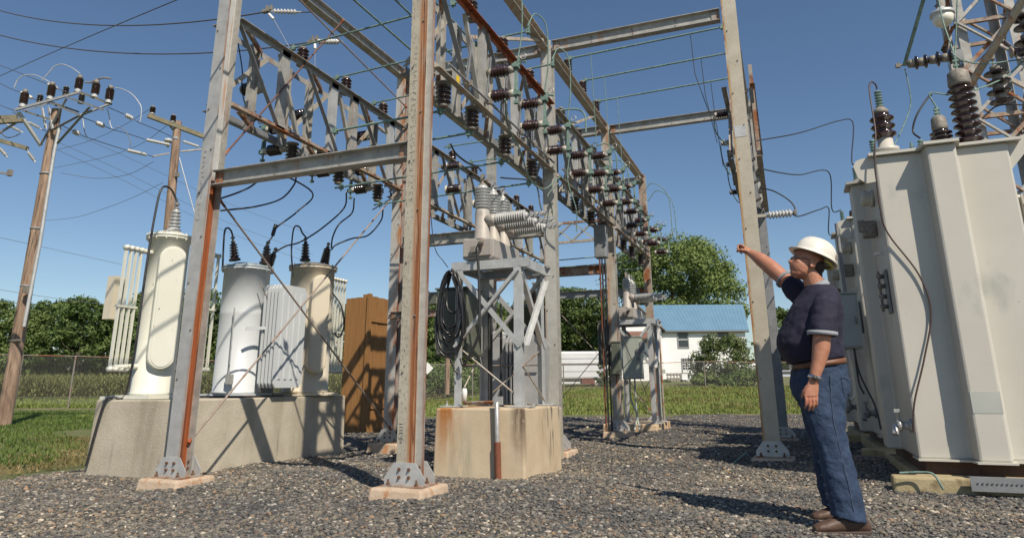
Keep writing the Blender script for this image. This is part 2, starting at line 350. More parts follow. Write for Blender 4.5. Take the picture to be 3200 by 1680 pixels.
def stone_mat():
    m = bpy.data.materials.new('loose_stone'); m.use_nodes = True; t = m.node_tree; L = t.links; b = t.nodes['Principled BSDF']
    b.inputs['Roughness'].default_value = .78; g = _n(t, 'ShaderNodeNewGeometry')
    r = _n(t, 'ShaderNodeValToRGB'); L.new(g.outputs['Random Per Island'], r.inputs[0]); e = r.color_ramp.elements; r.color_ramp.interpolation = 'CONSTANT'
    e[0].color = (.07,.07,.068,1); e[1].position = .965; e[1].color = (.46,.43,.38,1)
    for p, c in ((.16,(.105,.107,.105,1)),(.36,(.15,.145,.135,1)),(.52,(.125,.12,.108,1)),(.62,(.195,.18,.15,1)),(.74,(.19,.165,.13,1)),(.82,(.15,.11,.085,1)),(.87,(.27,.255,.23,1)),(.945,(.30,.21,.14,1))): x = e.new(p); x.color = c
    n = _n(t, 'ShaderNodeTexNoise'); n.inputs['Scale'].default_value = 160; L.new(g.outputs['Position'], n.inputs['Vector'])
    mx = _n(t, 'ShaderNodeMix', data_type='RGBA', blend_type='MULTIPLY'); mx.inputs[0].default_value = .5
    cr = _n(t, 'ShaderNodeValToRGB'); L.new(n.outputs['Fac'], cr.inputs[0]); cr.color_ramp.elements[0].position = .3; cr.color_ramp.elements[0].color = (.6,.6,.6,1); cr.color_ramp.elements[1].position = .7; cr.color_ramp.elements[1].color = (1.25,1.22,1.16,1)
    L.new(r.outputs[0], mx.inputs[6]); L.new(cr.outputs[0], mx.inputs[7]); 
    n2 = _n(t, 'ShaderNodeTexNoise'); n2.inputs['Scale'].default_value = .9; n2.inputs['Detail'].default_value = 5; L.new(g.outputs['Position'], n2.inputs['Vector'])
    c2 = _n(t, 'ShaderNodeValToRGB'); L.new(n2.outputs['Fac'], c2.inputs[0]); c2.color_ramp.elements[0].position = .36; c2.color_ramp.elements[0].color = (.78,.79,.82,1); c2.color_ramp.elements[1].position = .68; c2.color_ramp.elements[1].color = (1.32,1.22,1.06,1)
    m3 = _n(t, 'ShaderNodeMix', data_type='RGBA', blend_type='MULTIPLY'); m3.inputs[0].default_value = 1; L.new(mx.outputs[2], m3.inputs[6]); L.new(c2.outputs[0], m3.inputs[7])
    L.new(m3.outputs[2], b.inputs['Base Color']); return m
def stones():
    t = (1+5**.5)/2
    ico = np.array([(-1,t,0),(1,t,0),(-1,-t,0),(1,-t,0),(0,-1,t),(0,1,t),(0,-1,-t),(0,1,-t),(t,0,-1),(t,0,1),(-t,0,-1),(-t,0,1)]); ico /= np.linalg.norm(ico[0])
    fc = np.array([(0,11,5),(0,5,1),(0,1,7),(0,7,10),(0,10,11),(1,5,9),(5,11,4),(11,10,2),(10,7,6),(7,1,8),(3,9,4),(3,4,2),(3,2,6),(3,6,8),(3,8,9),(4,9,5),(2,4,11),(6,2,10),(8,6,7),(9,8,1)])
    xs, dd, rr = [], [], []
    for d0, d1, dens, r0, r1 in ((2.6,5.2,1750,.009,.0185),(5.2,8,1150,.0105,.020),(8,12,480,.013,.024),(12,22,95,.016,.028)):
        A = 0; hw1 = .80*d1+.6; n = int((d1-d0)*2*hw1*dens)
        x = RNG.uniform(-hw1, hw1, n); d = RNG.uniform(d0, d1, n); k = np.abs(x) < .80*d+.6
        x, d = x[k], d[k]; k = sdist(x, d)+.35*wob(x, d) > .02+.25*RNG.random(len(x))**2; xs.append(x[k]); dd.append(d[k]); rr.append(RNG.uniform(r0, r1, k.sum())*(.8+.5*RNG.random(k.sum())**3))
    # strays scattered past the edge
    x, d, r = np.concatenate(xs), np.concatenate(dd), np.concatenate(rr); N = len(x)
    z = gz_np(x, d)+mound(x, d)-.010+r*.15
    S = np.stack([r*RNG.uniform(.8,1.5,N), r*RNG.uniform(.7,1.05,N), r*RNG.uniform(.4,.75,N)], 1)
    P = ico[None]*(1+.28*(RNG.random((N,12,1))-.5))*S[:,None]
    yaw = RNG.uniform(0, 6.28, N); tl = RNG.normal(0, .3, N)
    c, s = np.cos(tl)[:,None], np.sin(tl)[:,None]; Y, Z = P[...,1]*c-P[...,2]*s, P[...,1]*s+P[...,2]*c
    c, s = np.cos(yaw)[:,None], np.sin(yaw)[:,None]; X, Y = P[...,0]*c-Y*s, P[...,0]*s+Y*c
    wx, wy = x*cA-d*sA, x*sA+d*cA
    V = np.stack([X+wx[:,None], Y+wy[:,None], Z+z[:,None]], -1).reshape(-1, 3)
    F = (fc[None]+12*np.arange(N)[:,None,None]).reshape(-1, 3)
    print('stones', N); return V, F
V, F = stones(); tag(npmesh('gravel_stones', V, F, stone_mat()), 'loose crushed grey and brown stones covering the gravel yard', 'gravel', kind='stuff')

# ================================================================ foliage materials, grass, corn
def leafm(name, c1, c2, ns=.8, rough=.6, tr=.25):
    m = bpy.data.materials.new(name); m.use_nodes = True; t = m.node_tree; L = t.links; b = t.nodes['Principled BSDF']
    g = _n(t, 'ShaderNodeNewGeometry'); ob = _n(t, 'ShaderNodeObjectInfo')
    n = _n(t, 'ShaderNodeTexNoise'); n.inputs['Scale'].default_value = ns; L.new(g.outputs['Position'], n.inputs['Vector'])
    a = _n(t, 'ShaderNodeMath', operation='ADD'); L.new(n.outputs['Fac'], a.inputs[0])
    k = _n(t, 'ShaderNodeMath', operation='MULTIPLY_ADD'); L.new(g.outputs['Random Per Island'], k.inputs[0]); k.inputs[1].default_value = .5; k.inputs[2].default_value = -.25
    L.new(k.outputs[0], a.inputs[1])
    k2 = _n(t, 'ShaderNodeMath', operation='MULTIPLY_ADD'); L.new(ob.outputs['Random'], k2.inputs[0]); k2.inputs[1].default_value = .4; k2.inputs[2].default_value = -.2
    a2 = _n(t, 'ShaderNodeMath', operation='ADD'); L.new(a.outputs[0], a2.inputs[0]); L.new(k2.outputs[0], a2.inputs[1])
    r = _n(t, 'ShaderNodeValToRGB'); L.new(a2.outputs[0], r.inputs[0]); r.color_ramp.elements[0].position = .25; r.color_ramp.elements[1].position = .8
    r.color_ramp.elements[0].color = (*c1, 1); r.color_ramp.elements[1].color = (*c2, 1); L.new(r.outputs[0], b.inputs['Base Color'])
    b.inputs['Roughness'].default_value = rough; b.inputs['Specular IOR Level'].default_value = .3
    tb = _n(t, 'ShaderNodeBsdfTranslucent'); L.new(r.outputs[0], tb.inputs['Color'])
    ms = _n(t, 'ShaderNodeMixShader'); ms.inputs[0].default_value = tr; L.new(b.outputs[0], ms.inputs[1]); L.new(tb.outputs[0], ms.inputs[2])
    L.new(ms.outputs[0], t.nodes['Material Output'].inputs['Surface']); return m
leaf_a = leafm('oak_leaves', (.065,.11,.028), (.17,.225,.07))
leaf_b = leafm('dark_pine_leaves', (.032,.058,.022), (.08,.115,.042))
leaf_c = leafm('maple_leaves', (.08,.135,.034), (.20,.26,.08))
leaf_s = leafm('shrub_leaves', (.065,.10,.03), (.17,.21,.075))
grass_m = leafm('grass_blade', (.11,.155,.03), (.25,.29,.08), .6)
lawn_m = leafm('lawn_blade', (.065,.115,.024), (.15,.205,.05), .6)
dry_m = leafm('dry_grass_blade', (.16,.14,.05), (.36,.28,.14), 1.5)
corn_m = leafm('corn_leaf', (.06,.085,.02), (.20,.20,.07), 2)
def blades(name, n, x0, x1, d0, d1, h0, h1, mat, keep, label, wdt=.012, cat='grass'):
    x = RNG.uniform(x0, x1, n); d = d0+(d1-d0)*RNG.random(n)**1.3; k = keep(x, d); x, d = x[k], d[k]; n = len(x)
    h = RNG.uniform(h0, h1, n); a = RNG.uniform(0, 6.28, n); lx, ly = RNG.normal(0, .35, n)*h, RNG.normal(0, .35, n)*h
    wv = wdt*(.7+.06*d); z = gz_np(x, d)-.005; wx, wy = x*cA-d*sA, x*sA+d*cA
    V = np.stack([np.stack([wx-np.cos(a)*wv, wy-np.sin(a)*wv, z], -1), np.stack([wx+np.cos(a)*wv, wy+np.sin(a)*wv, z], -1), np.stack([wx+lx, wy+ly, z+h], -1)], 1).reshape(-1, 3)
    return tag(npmesh(name, V, np.arange(3*n).reshape(-1, 3), mat), label, cat, kind='stuff')
out = lambda x, d: sdist(x, d)+.35*wob(x, d) < -.05
inview = lambda x, d: (np.abs(x) < .8*d+1)
blades('lawn_grass', 90000, -24, -4.6, 7.0, 29, .03, .085, lawn_m, lambda x, d: out(x, d) & (sdist(x, d)+.8*wob(x,d) < -.7) & inview(x, d), 'mown green grass growing left of the gravel yard')
blades('dry_grass', 26000, -14, -4.6, 6.0, 14, .02, .06, dry_m, lambda x, d: out(x, d) & (sdist(x, d)+.8*wob(x, d) > -1.1) & inview(x, d), 'dry trodden grass along the left edge of the gravel')
blades('field_grass', 110000, -14, 34, 22.6, 48, .05, .13, grass_m, lambda x, d: (sdist(x, d)+.8*wob(x,d) < -.5) & inview(x, d), 'rough green field grass between the gravel yard and the white house', .014)
blades('seeding_grass', 14000, -6, 30, 24, 50, .15, .30, dry_m, lambda x, d: (sdist(x, d) < -1.5) & (np.sin(.9*x+.5*d)+np.sin(.37*x-1.1*d) > .2) & inview(x, d), 'tan seeding grass stems standing in the field behind the yard', .008)
blades('road_verge_grass', 26000, -62, -12, 33, 60, .08, .22, grass_m, lambda x, d: inview(x, d) & (np.abs(d-49-.01*(x+140)) > 1.9), 'green grass beside the road before the corn', .02)
def corn():
    n = 5200; d = 57+(RNG.integers(0, 14, n))*.8+RNG.normal(0, .06, n); x = RNG.uniform(-62, -2, n)
    wx, wy = x*cA-d*sA, x*sA+d*cA; Vs = []; Fs = []; z0 = 0.
    H = RNG.uniform(1.75, 2.25, n); b = 0
    for j in range(9):                                            # leaves, two triangles each; the last is the stalk with its tassel
        a = RNG.uniform(0, 6.28, n); zz = H*(.12+.1*j); L_ = RNG.uniform(.45, .75, n); wv = .055
        if j == 8: L_ = L_*0+.05; zz = H*0
        p0 = np.stack([wx, wy, zz], -1); mid = p0+np.stack([np.cos(a)*L_*.55, np.sin(a)*L_*.55, .28+0*a], -1); tip = p0+np.stack([np.cos(a)*L_, np.sin(a)*L_, -.02+.15*RNG.random(n)], -1)
        sd = np.stack([-np.sin(a)*wv, np.cos(a)*wv, 0*a], -1)
        if j == 8: tip = p0+np.stack([0*a, 0*a, H*1.12], -1); mid = p0+np.stack([0*a, 0*a, H*.5], -1); sd *= .5
        V4 = np.stack([p0-sd*.5, mid-sd, tip, mid+sd], 1).reshape(-1, 3); Vs.append(V4); Fs.append(np.arange(4*n).reshape(-1, 4)+b); b += 4*n
    return np.concatenate(Vs), np.concatenate(Fs)
V, F = corn(); tag(npmesh('corn', V, F, corn_m), 'standing rows of tasselled corn before the left treeline', 'corn field', kind='stuff')

# ================================================================ trees
def crown_mesh(name, H, R, z0, nclump, nleaf, leaf, mat, seed, shape='round', gap=.0):
    g = np.random.default_rng(seed); Vs = []
    for c in range(nclump):
        u = g.random(); ph = g.uniform(0, 6.28)
        if shape == 'round':
            zc = z0+(H-z0)*(.08+.88*u); env = R*(1-abs(2*u-.85)**2.2*.62)
        elif shape == 'pine':
            zc = z0+(H-z0)*(.03+.95*u); env = R*(1-u)**.75+.25
        else:
            zc = z0+(H-z0)*(.1+.85*u); env = R*math.sqrt(max(.05, 1-(1.25*u-.35)**2))
        rr = env*(.35+.65*g.random()**.5); cx, cy = rr*math.cos(ph), rr*math.sin(ph)
        cr = R*g.uniform(.20, .36)*(.8 if shape != 'pine' else .7); n = int(nleaf*g.uniform(.6, 1.3))
        dirs = g.normal(size=(n, 3)); dirs /= np.linalg.norm(dirs, axis=1)[:, None]
        p = np.array([cx, cy, zc])+dirs*cr*(.45+.6*g.random((n, 1)))*np.array([1, 1, .75])
        nrm = dirs+g.normal(0, .55, (n, 3))+np.array([0, 0, .5]); nrm /= np.linalg.norm(nrm, axis=1)[:, None]
        t = np.cross(nrm, g.normal(size=(n, 3))); t /= np.linalg.norm(t, axis=1)[:, None]; bt = np.cross(nrm, t)
        s = leaf*g.uniform(.6, 1.3, (n, 1)); Vs.append(np.stack([p-t*s, p-bt*s*.55, p+t*s, p+bt*s*.55], 1).reshape(-1, 3))
    V = np.concatenate(Vs); F = np.arange(len(V)).reshape(-1, 4); o = npmesh('crown', V, F, mat); return o
bark = mk('bark', (.07,.055,.045), (.12,.10,.08), 3, .9, bump=.6)
def trunk_mb(H, z1, R, r0, seed, nb=7):
    g = random.Random(seed); m = MB(); m.tube([(0,0,-.3),(g.uniform(-.1,.1),g.uniform(-.1,.1),z1*.5),(g.uniform(-.3,.3),g.uniform(-.3,.3),z1),(g.uniform(-.4,.4),g.uniform(-.4,.4),H*.8)], [r0*1.2, r0, r0*.75, r0*.2], 9)
    for i in range(nb):
        a = g.uniform(0, 6.28); z = z1*g.uniform(.75, 1.1)+(H-z1)*.4*i/nb; L_ = R*g.uniform(.6, .9)
        m.tube([(0,0,z),(math.cos(a)*L_*.5,math.sin(a)*L_*.5,z+L_*.35),(math.cos(a)*L_,math.sin(a)*L_,z+L_*.8)], [r0*.45, r0*.28, r0*.1], 6)
    return m
TREES = []
def tree_proto(nm, H, R, z0, ncl, nl, leaf, mat, seed, shape, r0=.25, cat='tree'):
    t = thing(nm, 'tree', cat); trunk_mb(H, z0+.6, R, r0, seed).build('trunk', bark, t)
    c = crown_mesh(nm, H, R, z0, ncl, nl, leaf, mat, seed, shape); c.parent = t; return t
big = [tree_proto('broadleaf_tree', 13.4, 4.8, .8, 105, 100, .24, leaf_a, 1, 'round'), tree_proto('broadleaf_tree', 12.6, 4.2, .6, 95, 100, .23, leaf_c, 2, 'oval'),
       tree_proto('broadleaf_tree', 14.0, 5.0, 1.0, 110, 100, .25, leaf_a, 3, 'oval'), tree_proto('pine_tree', 12.5, 3.1, 1.0, 80, 70, .17, leaf_b, 4, 'pine'),
       tree_proto('broadleaf_tree', 10.0, 4.0, .3, 60, 95, .22, leaf_c, 5, 'round')]
pls = []
g_ = random.Random(5)
for i in range(20): pls.append((-86+i*4.55+g_.uniform(-1,1), 104+g_.uniform(-3,3), g_.choice([0,1,2,4,3,1,0]), g_.uniform(.92,1.13)))
for i in range(11): pls.append((-84+i*8.1+g_.uniform(-1,1), 114+g_.uniform(-2,3), g_.choice([0,2,3]), g_.uniform(1.06,1.24)))
for x, d, k, s in ((-13,70,3,.42),(-10.5,68,4,.5),(-7.6,72,4,.55),(1.5,98,0,.88),(3.6,92,1,.92),(6.6,95,0,.95),(9.6,92,2,.86),(12.5,98,1,.9),(-4.5,90,2,.9),(5.2,103,2,.92),(8.0,100,3,.88),(-1.5,96,4,.95),(11.5,108,1,.86),(-38.5,80,3,.66),(-45,84,3,.6)): pls.append((x,d,k,s))
TL = {'round':0}
kindn = ['broad oak', 'light green maple', 'tall rounded oak', 'dark pointed pine', 'low light green tree']
K = {t: kids(t) for t in big}
pls.sort()
ORD = ('first','second','third','fourth','fifth','sixth','seventh','eighth','ninth','tenth','eleventh','twelfth'); cnt = {}
for i, (x, d, k, s) in enumerate(pls):
    z = float(gz_np(np.array(x), np.array(d))); left = x < -20
    c_ = cnt[(left, k)] = cnt.get((left, k), -1)+1
    put(big[k], W(x, d, z-.2), (0, 0, g_.uniform(0, 6.28)), '%s %s from the left in the %s treeline' % (ORD[c_], kindn[k], 'left' if left else 'middle'), 'trees of the %s treeline' % ('left' if left else 'middle'), s)
# the tall tree behind the house
ht = tree_proto('shade_tree', 17.8, 7.6, 4.5, 135, 330, .19, leaf_c, 21, 'oval', .5)
ht.location = W(19.2, 82, .6); tag(ht, 'tall leafy shade tree rising behind the blue roofed house', 'tree')
st2 = tree_proto('shade_tree', 9.5, 3.6, 1.0, 60, 100, .2, leaf_a, 22, 'round'); st2.location = W(33.5, 88, 1); tag(st2, 'dark tree showing between the rusty column and the man', 'tree')
st3 = tree_proto('shade_tree', 10.0, 4.6, 1.0, 70, 100, .2, leaf_b, 23, 'round'); st3.location = W(38.5, 88, 1); tag(st3, 'low dark tree behind the man and the transformers', 'tree')
def shrub(u, v, d, H, R, label, seed, mat=leaf_s, leaf=.10, n=60):
    p = onD(u, v, d); t = thing('shrub', label, 'shrub', tuple(p)); m = MB()
    for i in range(6):
        a = i*1.05; m.tube([p+Vector((0,0,-.2)), p+Vector((math.cos(a)*R*.2,math.sin(a)*R*.2,H*.3)), p+Vector((math.cos(a)*R*.55,math.sin(a)*R*.55,H*.75))], [.05,.035,.012], 5)
    m.build('stem', bark, t); c = crown_mesh('s', H, R, .05, n, 70, leaf, mat, seed, 'oval'); c.parent = t
shrub(2268, 1218, 50, 3.9, 2.15, 'large loose green shrub in front of the white house', 31, n=150)
shrub(2205, 1218, 49, 1.1, 1.0, 'low bright green bush at the foot of the large shrub, left', 32, leaf_c)
shrub(2330, 1216, 48, 1.3, 1.7, 'low bright green bush at the foot of the large shrub, beside the dish', 33, leaf_c)
shrub(1893, 1215, 47, 1.9, .6, 'young conifer bush beside the trailer wheel', 34, leaf_a, .06)
shrub(2069, 1222, 60, 1.0, .8, 'small bush at the corner of the white house', 35, leaf_s)
shrub(1370, 1222, 44, 1.7, 2.0, 'rounded green bush left of the grey stand, behind the fence', 36, leaf_c)
shrub(1450, 1228, 46, 1.4, 1.8, 'rounded green bush behind the grey stand, near the fence gate', 37, leaf_c)
# ================================================================ house
def quad(m, a, b, c, d): m.add([a,b,c,d], [(0,1,2,3)]); return m
HD = 66.
def hz(v): return onD(1600, v, HD).z
def hx(u): 
    r = onD(u, 1100, HD); return r.x*cA+r.y*sA
def house():
    W = lambda x, d, z=0.: globals()['W'](x+(d-HD)*.24, d, z)          # the house stands slightly turned
    t = thing('house', 'white clapboard house with a blue metal roof and a gabled wing', 'house', tuple(W(hx(2200), HD+3, hz(1196))))
    x0, x1 = hx(2060), hx(2334); zb, ze, zr = hz(1200), hz(1034), hz(945); dep = 7.; wx0, wx1 = hx(1893), hx(2072); wd = 1.6
    m = MB()
    def wbox(m, xa, xb, da, db, za, zb_): 
        vs = [W(x,d,z) for x in (xa,xb) for d in (da,db) for z in (za,zb_)]; m.add(vs, [(0,1,3,2),(4,6,7,5),(0,4,5,1),(2,3,7,6),(0,2,6,4),(1,5,7,3)])
    def clap(m, xa, xb, d, za, zb_, n, out=.03):                       # overlapping boards as a saw-tooth sheet
        h = (zb_-za)/n
        for i in range(n):
            z0 = za+i*h; vs = [W(xa,d-out,z0),W(xb,d-out,z0),W(xb,d-.006,z0+h),W(xa,d-.006,z0+h)]; m.add(vs+[W(xa,d,z0),W(xb,d,z0)], [(0,1,2,3),(0,4,5,1)])
    wbox(m, x0, x1, HD, HD+dep, zb-.6, ze); wbox(m, wx0, wx1, HD-wd, HD+dep-.5, zb-.6, ze-.02)
    clap(m, x0, x1, HD, zb-.1, ze, 30); clap(m, wx0, wx1, HD-wd, zb-.1, ze-.02, 30)
    ax = (wx0+wx1)/2; m.add([W(wx0,HD-wd,ze-.02),W(wx1,HD-wd,ze-.02),W(ax,HD-wd,zr-.15)], [(0,1,2)])
    # right gable end
    m.add([W(x1,HD,ze),W(x1,HD+dep,ze),W(x1,HD+dep/2,zr-.1)], [(0,1,2)])
    m.build('wall', siding, t)
    r = MB(); e = .35
    def slab(a, b, c, d, th=.09):
        n = (b-a).cross(d-a).normalized()
        if n.z < 0: n = -n
        q = [a,b,c,d]; r.add(q+[p+n*th for p in q], [(0,1,2,3),(7,6,5,4),(0,4,5,1),(1,5,6,2),(2,6,7,3),(3,7,4,0)])
        k = int((b-a).length/.30)
        for i in range(1, k):
            p, q2 = a.lerp(b, i/k), d.lerp(c, i/k); x = (b-a).normalized()*.014
            r.add([p-x+n*th, p+x+n*th, q2+x+n*th, q2-x+n*th, p+n*(th+.018), q2+n*(th+.018)], [(0,1,4),(0,4,5,3),(1,2,5,4),(2,3,5)])
    slab(W(wx1-1.2,HD-e,ze-.16), W(x1+e,HD-e,ze-.16), W(x1+e,HD+dep/2,zr), W(wx1-3.2,HD+dep/2,zr))
    slab(W(x0-2,HD+dep+e,ze-.16), W(x1+e,HD+dep+e,ze-.16), W(x1+e,HD+dep/2,zr), W(x0-2,HD+dep/2,zr))
    slab(W(wx1+e,HD-wd-e,ze-.2), W(wx1+e,HD+2.6,ze-.2), W(ax,HD+dep/2,zr-.02), W(ax,HD-wd-e,zr-.02))
    slab(W(wx0-e,HD-wd-e,ze-.2), W(wx0-e,HD+dep,ze-.2), W(ax,HD+dep,zr-.02), W(ax,HD-wd-e,zr-.02))
    r.build('roof', roofm, t)
    f = MB()
    for a, b in ((W(x0,HD-e,ze-.18), W(x1+e,HD-e,ze-.18)), (W(wx1+e,HD-wd-e-.02,ze-.18), W(ax,HD-wd-e-.02,zr)), (W(wx0-e,HD-wd-e-.02,ze-.18), W(ax,HD-wd-e-.02,zr))): f.tube([a, b], .1, 4)
    f.build('fascia', mk('eave_trim', (.13,.12,.11)), t)
    p = MB(); px0, px1 = hx(1935), hx(2058)                             # brown porch roof on the wing
    vs = [W(px0,HD-wd-1.5,ze-1.0),W(px1,HD-wd-1.5,ze-1.0),W(px1,HD-wd-.05,ze-.35),W(px0,HD-wd-.05,ze-.35)]
    p.add(vs+[v+Vector((0,0,.12)) for v in vs], [(0,1,2,3),(7,6,5,4),(0,4,5,1),(1,5,6,2),(2,6,7,3),(3,7,4,0)]); p.build('porch_roof', mk('brown_shingles', (.20,.10,.07), (.15,.08,.06), 6, .9), t)
    for (ua, va, ub, vb, n, dd) in ((2123,1041,2152,1087,2,0),(2249,1040,2279,1081,2,0),(2131,1125,2159,1158,4,0),(1962,1047,1987,1054,1,-wd)):
        xa, xb, zt, zc = hx(ua), hx(ub), hz(va), hz(vb); d = HD+dd
        w_ = MB(); 
        for (a,b,c_,d_) in ((xa-.1,xa,zc-.1,zt+.1),(xb,xb+.1,zc-.1,zt+.1),(xa,xb,zt,zt+.1),(xa,xb,zc-.1,zc)): wbox(w_, a, b, d-.1, d-.02, c_, d_)
        fr = w_.build('window', mk('window_trim', (.25,.26,.26)) if 'window_trim' not in MATS else MATS['window_trim'], t)
        g = MB(); wbox(g, xa, xb, d-.05, d-.035, zc, zt); g.build('pane', glass, fr)
        s = MB(); wbox(s, xa, xb, d-.075, d-.052, (zc+zt)/2-.03, (zc+zt)/2+.03)
        if n == 4:
            for i in range(1, 4): wbox(s, xa+(xb-xa)*i/4-.015, xa+(xb-xa)*i/4+.015, d-.07, d-.052, zc, zt)
            for i in (1, 3): wbox(s, xa, xb, d-.07, d-.052, zc+(zt-zc)*i/4-.015, zc+(zt-zc)*i/4+.015)
        s.build('sash_bar', whitem, fr)
    # louvred vent of the wing gable
    a = MB(); xa = hx(2144); wbox(a, xa-.42, xa+.42, HD-.5, HD-.03, hz(1168), hz(1159)); a.build('air_conditioner', whitem, t)
    dn = MB(); dn.tube([W(x0+.02,HD-.12,ze-.2), W(x0+.02,HD-.12,zb)], .05, 6); dn.build('downpipe', whitem, t)
house()
def box_on(name, mat, u0, v0, u1, v1, d, dep, label, cat, bevel=.02):
    a, b = onD(u0, v1, d), onD(u1, v0, d); x0 = a.x*cA+a.y*sA; x1 = b.x*cA+b.y*sA; m = MB()
    vs = [W(x,dd,z) for x in (x0,x1) for dd in (d,d+dep) for z in (a.z,b.z)]
    m.add(vs, [(0,1,3,2),(4,6,7,5),(0,4,5,1),(2,3,7,6),(0,2,6,4),(1,5,7,3)]); o = m.build(name, mat, loc=tuple(a), bevel=bevel); return tag(o, label, cat)
# pallets stacked by the wall: boards with gaps
def pallets(u, v, d, n, h, wd, label):
    p = onD(u, v, d); t = thing('pallet_stack', label, 'pallets', tuple(p)); c = W(1, 0)
    ex = W(1,0)-W(0,0); 
    for j in range(n):
        m = MB()
        for i in range(5): q = p+ex*(wd*(i/4-.5)); m.tube([q+Vector((0,0,.02+j*h/n)), q+Vector((0,0,(j+.86)*h/n))], .09, 4)
        m.tube([p-ex*wd/2+Vector((0,0,(j+.5)*h/n)), p+ex*wd/2+Vector((0,0,(j+.5)*h/n))], .08, 4)
        m.build('pallet', mk('grey_pallet_wood', (.26,.235,.20), (.33,.30,.26), 4, .9) if 'grey_pallet_wood' not in MATS else MATS['grey_pallet_wood'], t)
pallets(2108, 1203, 62, 3, 1.1, 1.15, 'stack of weathered grey pallets against the white house'); pallets(2130, 1204, 61.5, 2, .55, .7, 'short stack of grey boards beside the white chair')
def chair():
    p = onD(2144, 1203, 61); t = thing('garden_chair', 'white plastic chair standing under the house window', 'chair', tuple(p)); ex = W(1,0); ey = W(0,1)
    m = MB(); q = p+Vector((0,0,.43)); m.add([q-ex*.25-ey*.25, q+ex*.25-ey*.25, q+ex*.25+ey*.25, q-ex*.25+ey*.25], [(0,1,2,3)]); m.box(q-Vector((0,0,.03)), (.4,.4,.04)); m.build('seat', whitem, t)
    m = MB(); m.box(p+ey*.25+Vector((0,0,.72)), (.48,.05,.5), Matrix.Rotation(AZ,3,'Z')); m.build('backrest', whitem, t)
    for sx in (-1,1):
        for sy in (-1,1): MB().tube([p+ex*.22*sx+ey*.22*sy, p+ex*.2*sx+ey*.2*sy+Vector((0,0,.43))], .03, 5).build('leg', whitem, t)
chair()
def grill():
    p = onD(2188, 1203, 61); t = thing('covered_grill', 'dark covered barbecue beside the large shrub at the house', 'grill', tuple(p)); m = MB(); m.lathe(p, p+Vector((0,0,1)), [(0,.45),(.5,.5),(.85,.55),(1.1,.35),(1.15,.1)], 10); m.build('cover', darkm, t)
    MB().tube([p-W(.6,0)+Vector((0,0,.8)), p+W(.6,0)+Vector((0,0,.8))], .05, 5).build('handle', darkm, t)
grill()
# satellite dish
p = onD(2357, 1155, 55); t = thing('satellite_dish', 'white satellite dish right of the large shrub', 'satellite dish', tuple(p-Vector((0,0,1.0)))); dr = (Vector((0,0,CAM_H+4))-p).normalized()
MB().lathe(p, p+dr, [(-.02,.03),(0,.25),(.1,.5),(.12,.5),(.03,.2)], 20).build('dish', whitem, t); MB().tube([p-Vector((0,0,1.1)), p], .04, 6).build('mast', steel, t); MB().tube([p-Vector((0,0,.4)), p+dr*.5], .02, 5).build('feed_arm', steel, t)
# distant brick house and parked car glimpsed past the column
t = thing('brick_building', 'distant low red brick building seen between column and man', 'building', tuple(onD(2410, 1185, 95)))
def wb(m, u0, v0, u1, v1, d, dep):
    a, b = onD(u0, v1, d), onD(u1, v0, d); x0 = a.x*cA+a.y*sA; x1 = b.x*cA+b.y*sA
    vs = [W(x,dd,z) for x in (x0,x1) for dd in (d,d+dep) for z in (a.z,b.z)]; m.add(vs, [(0,1,3,2),(4,6,7,5),(0,4,5,1),(2,3,7,6),(0,2,6,4),(1,5,7,3)]); return m
wb(MB(), 2345, 1135, 2480, 1195, 95, 8).build('wall', brickm, t); wb(MB(), 2335, 1122, 2490, 1134.6, 94.4, 9).build('roof', mk('far_shingles', (.2,.09,.07), (.15,.08,.07), 1), t)
def far_car(u, v, label, body):
    p = onD(u, v, 80); t = thing('parked_car', label, 'car', tuple(p)); R_ = Matrix.Rotation(AZ, 3, 'Z'); ex, ey = R_@Vector((1,0,0)), R_@Vector((0,1,0))
    def pts(L): return [p+ex*a+Vector((0,0,b)) for a, b in L]
    m = MB(); o = [(-2.2,.3),(-2.2,.75),(-1.4,.9),(-.9,1.38),(.8,1.4),(1.4,.95),(2.2,.85),(2.25,.3)]; n = len(o)
    a = pts(o); b = [q+ey*1.7 for q in a]; m.add(a+b, [(i,(i+1)%n,n+(i+1)%n,n+i) for i in range(n)]+[tuple(range(n-1,-1,-1)),tuple(range(n,2*n))]); m.build('body', body, t, bevel=.05)
    w_ = MB(); o = [(-1.2,.95),(-.85,1.3),(.7,1.32),(1.15,.97)]; w_.add([q-ey*.01 for q in pts(o)], [(0,1,2,3)]); w_.build('side_window', glass, t)
    for s in (-1.35, 1.4): MB().cyl(p+ex*s+Vector((0,0,.33))-ey*.05, p+ex*s+Vector((0,0,.33))+ey*.2, .33, 14).build('wheel', rubber, t)
far_car(2462, 1196, 'pale blue and white car parked far off beside the man', mk('pale_car_paint', (.45,.5,.58))); 
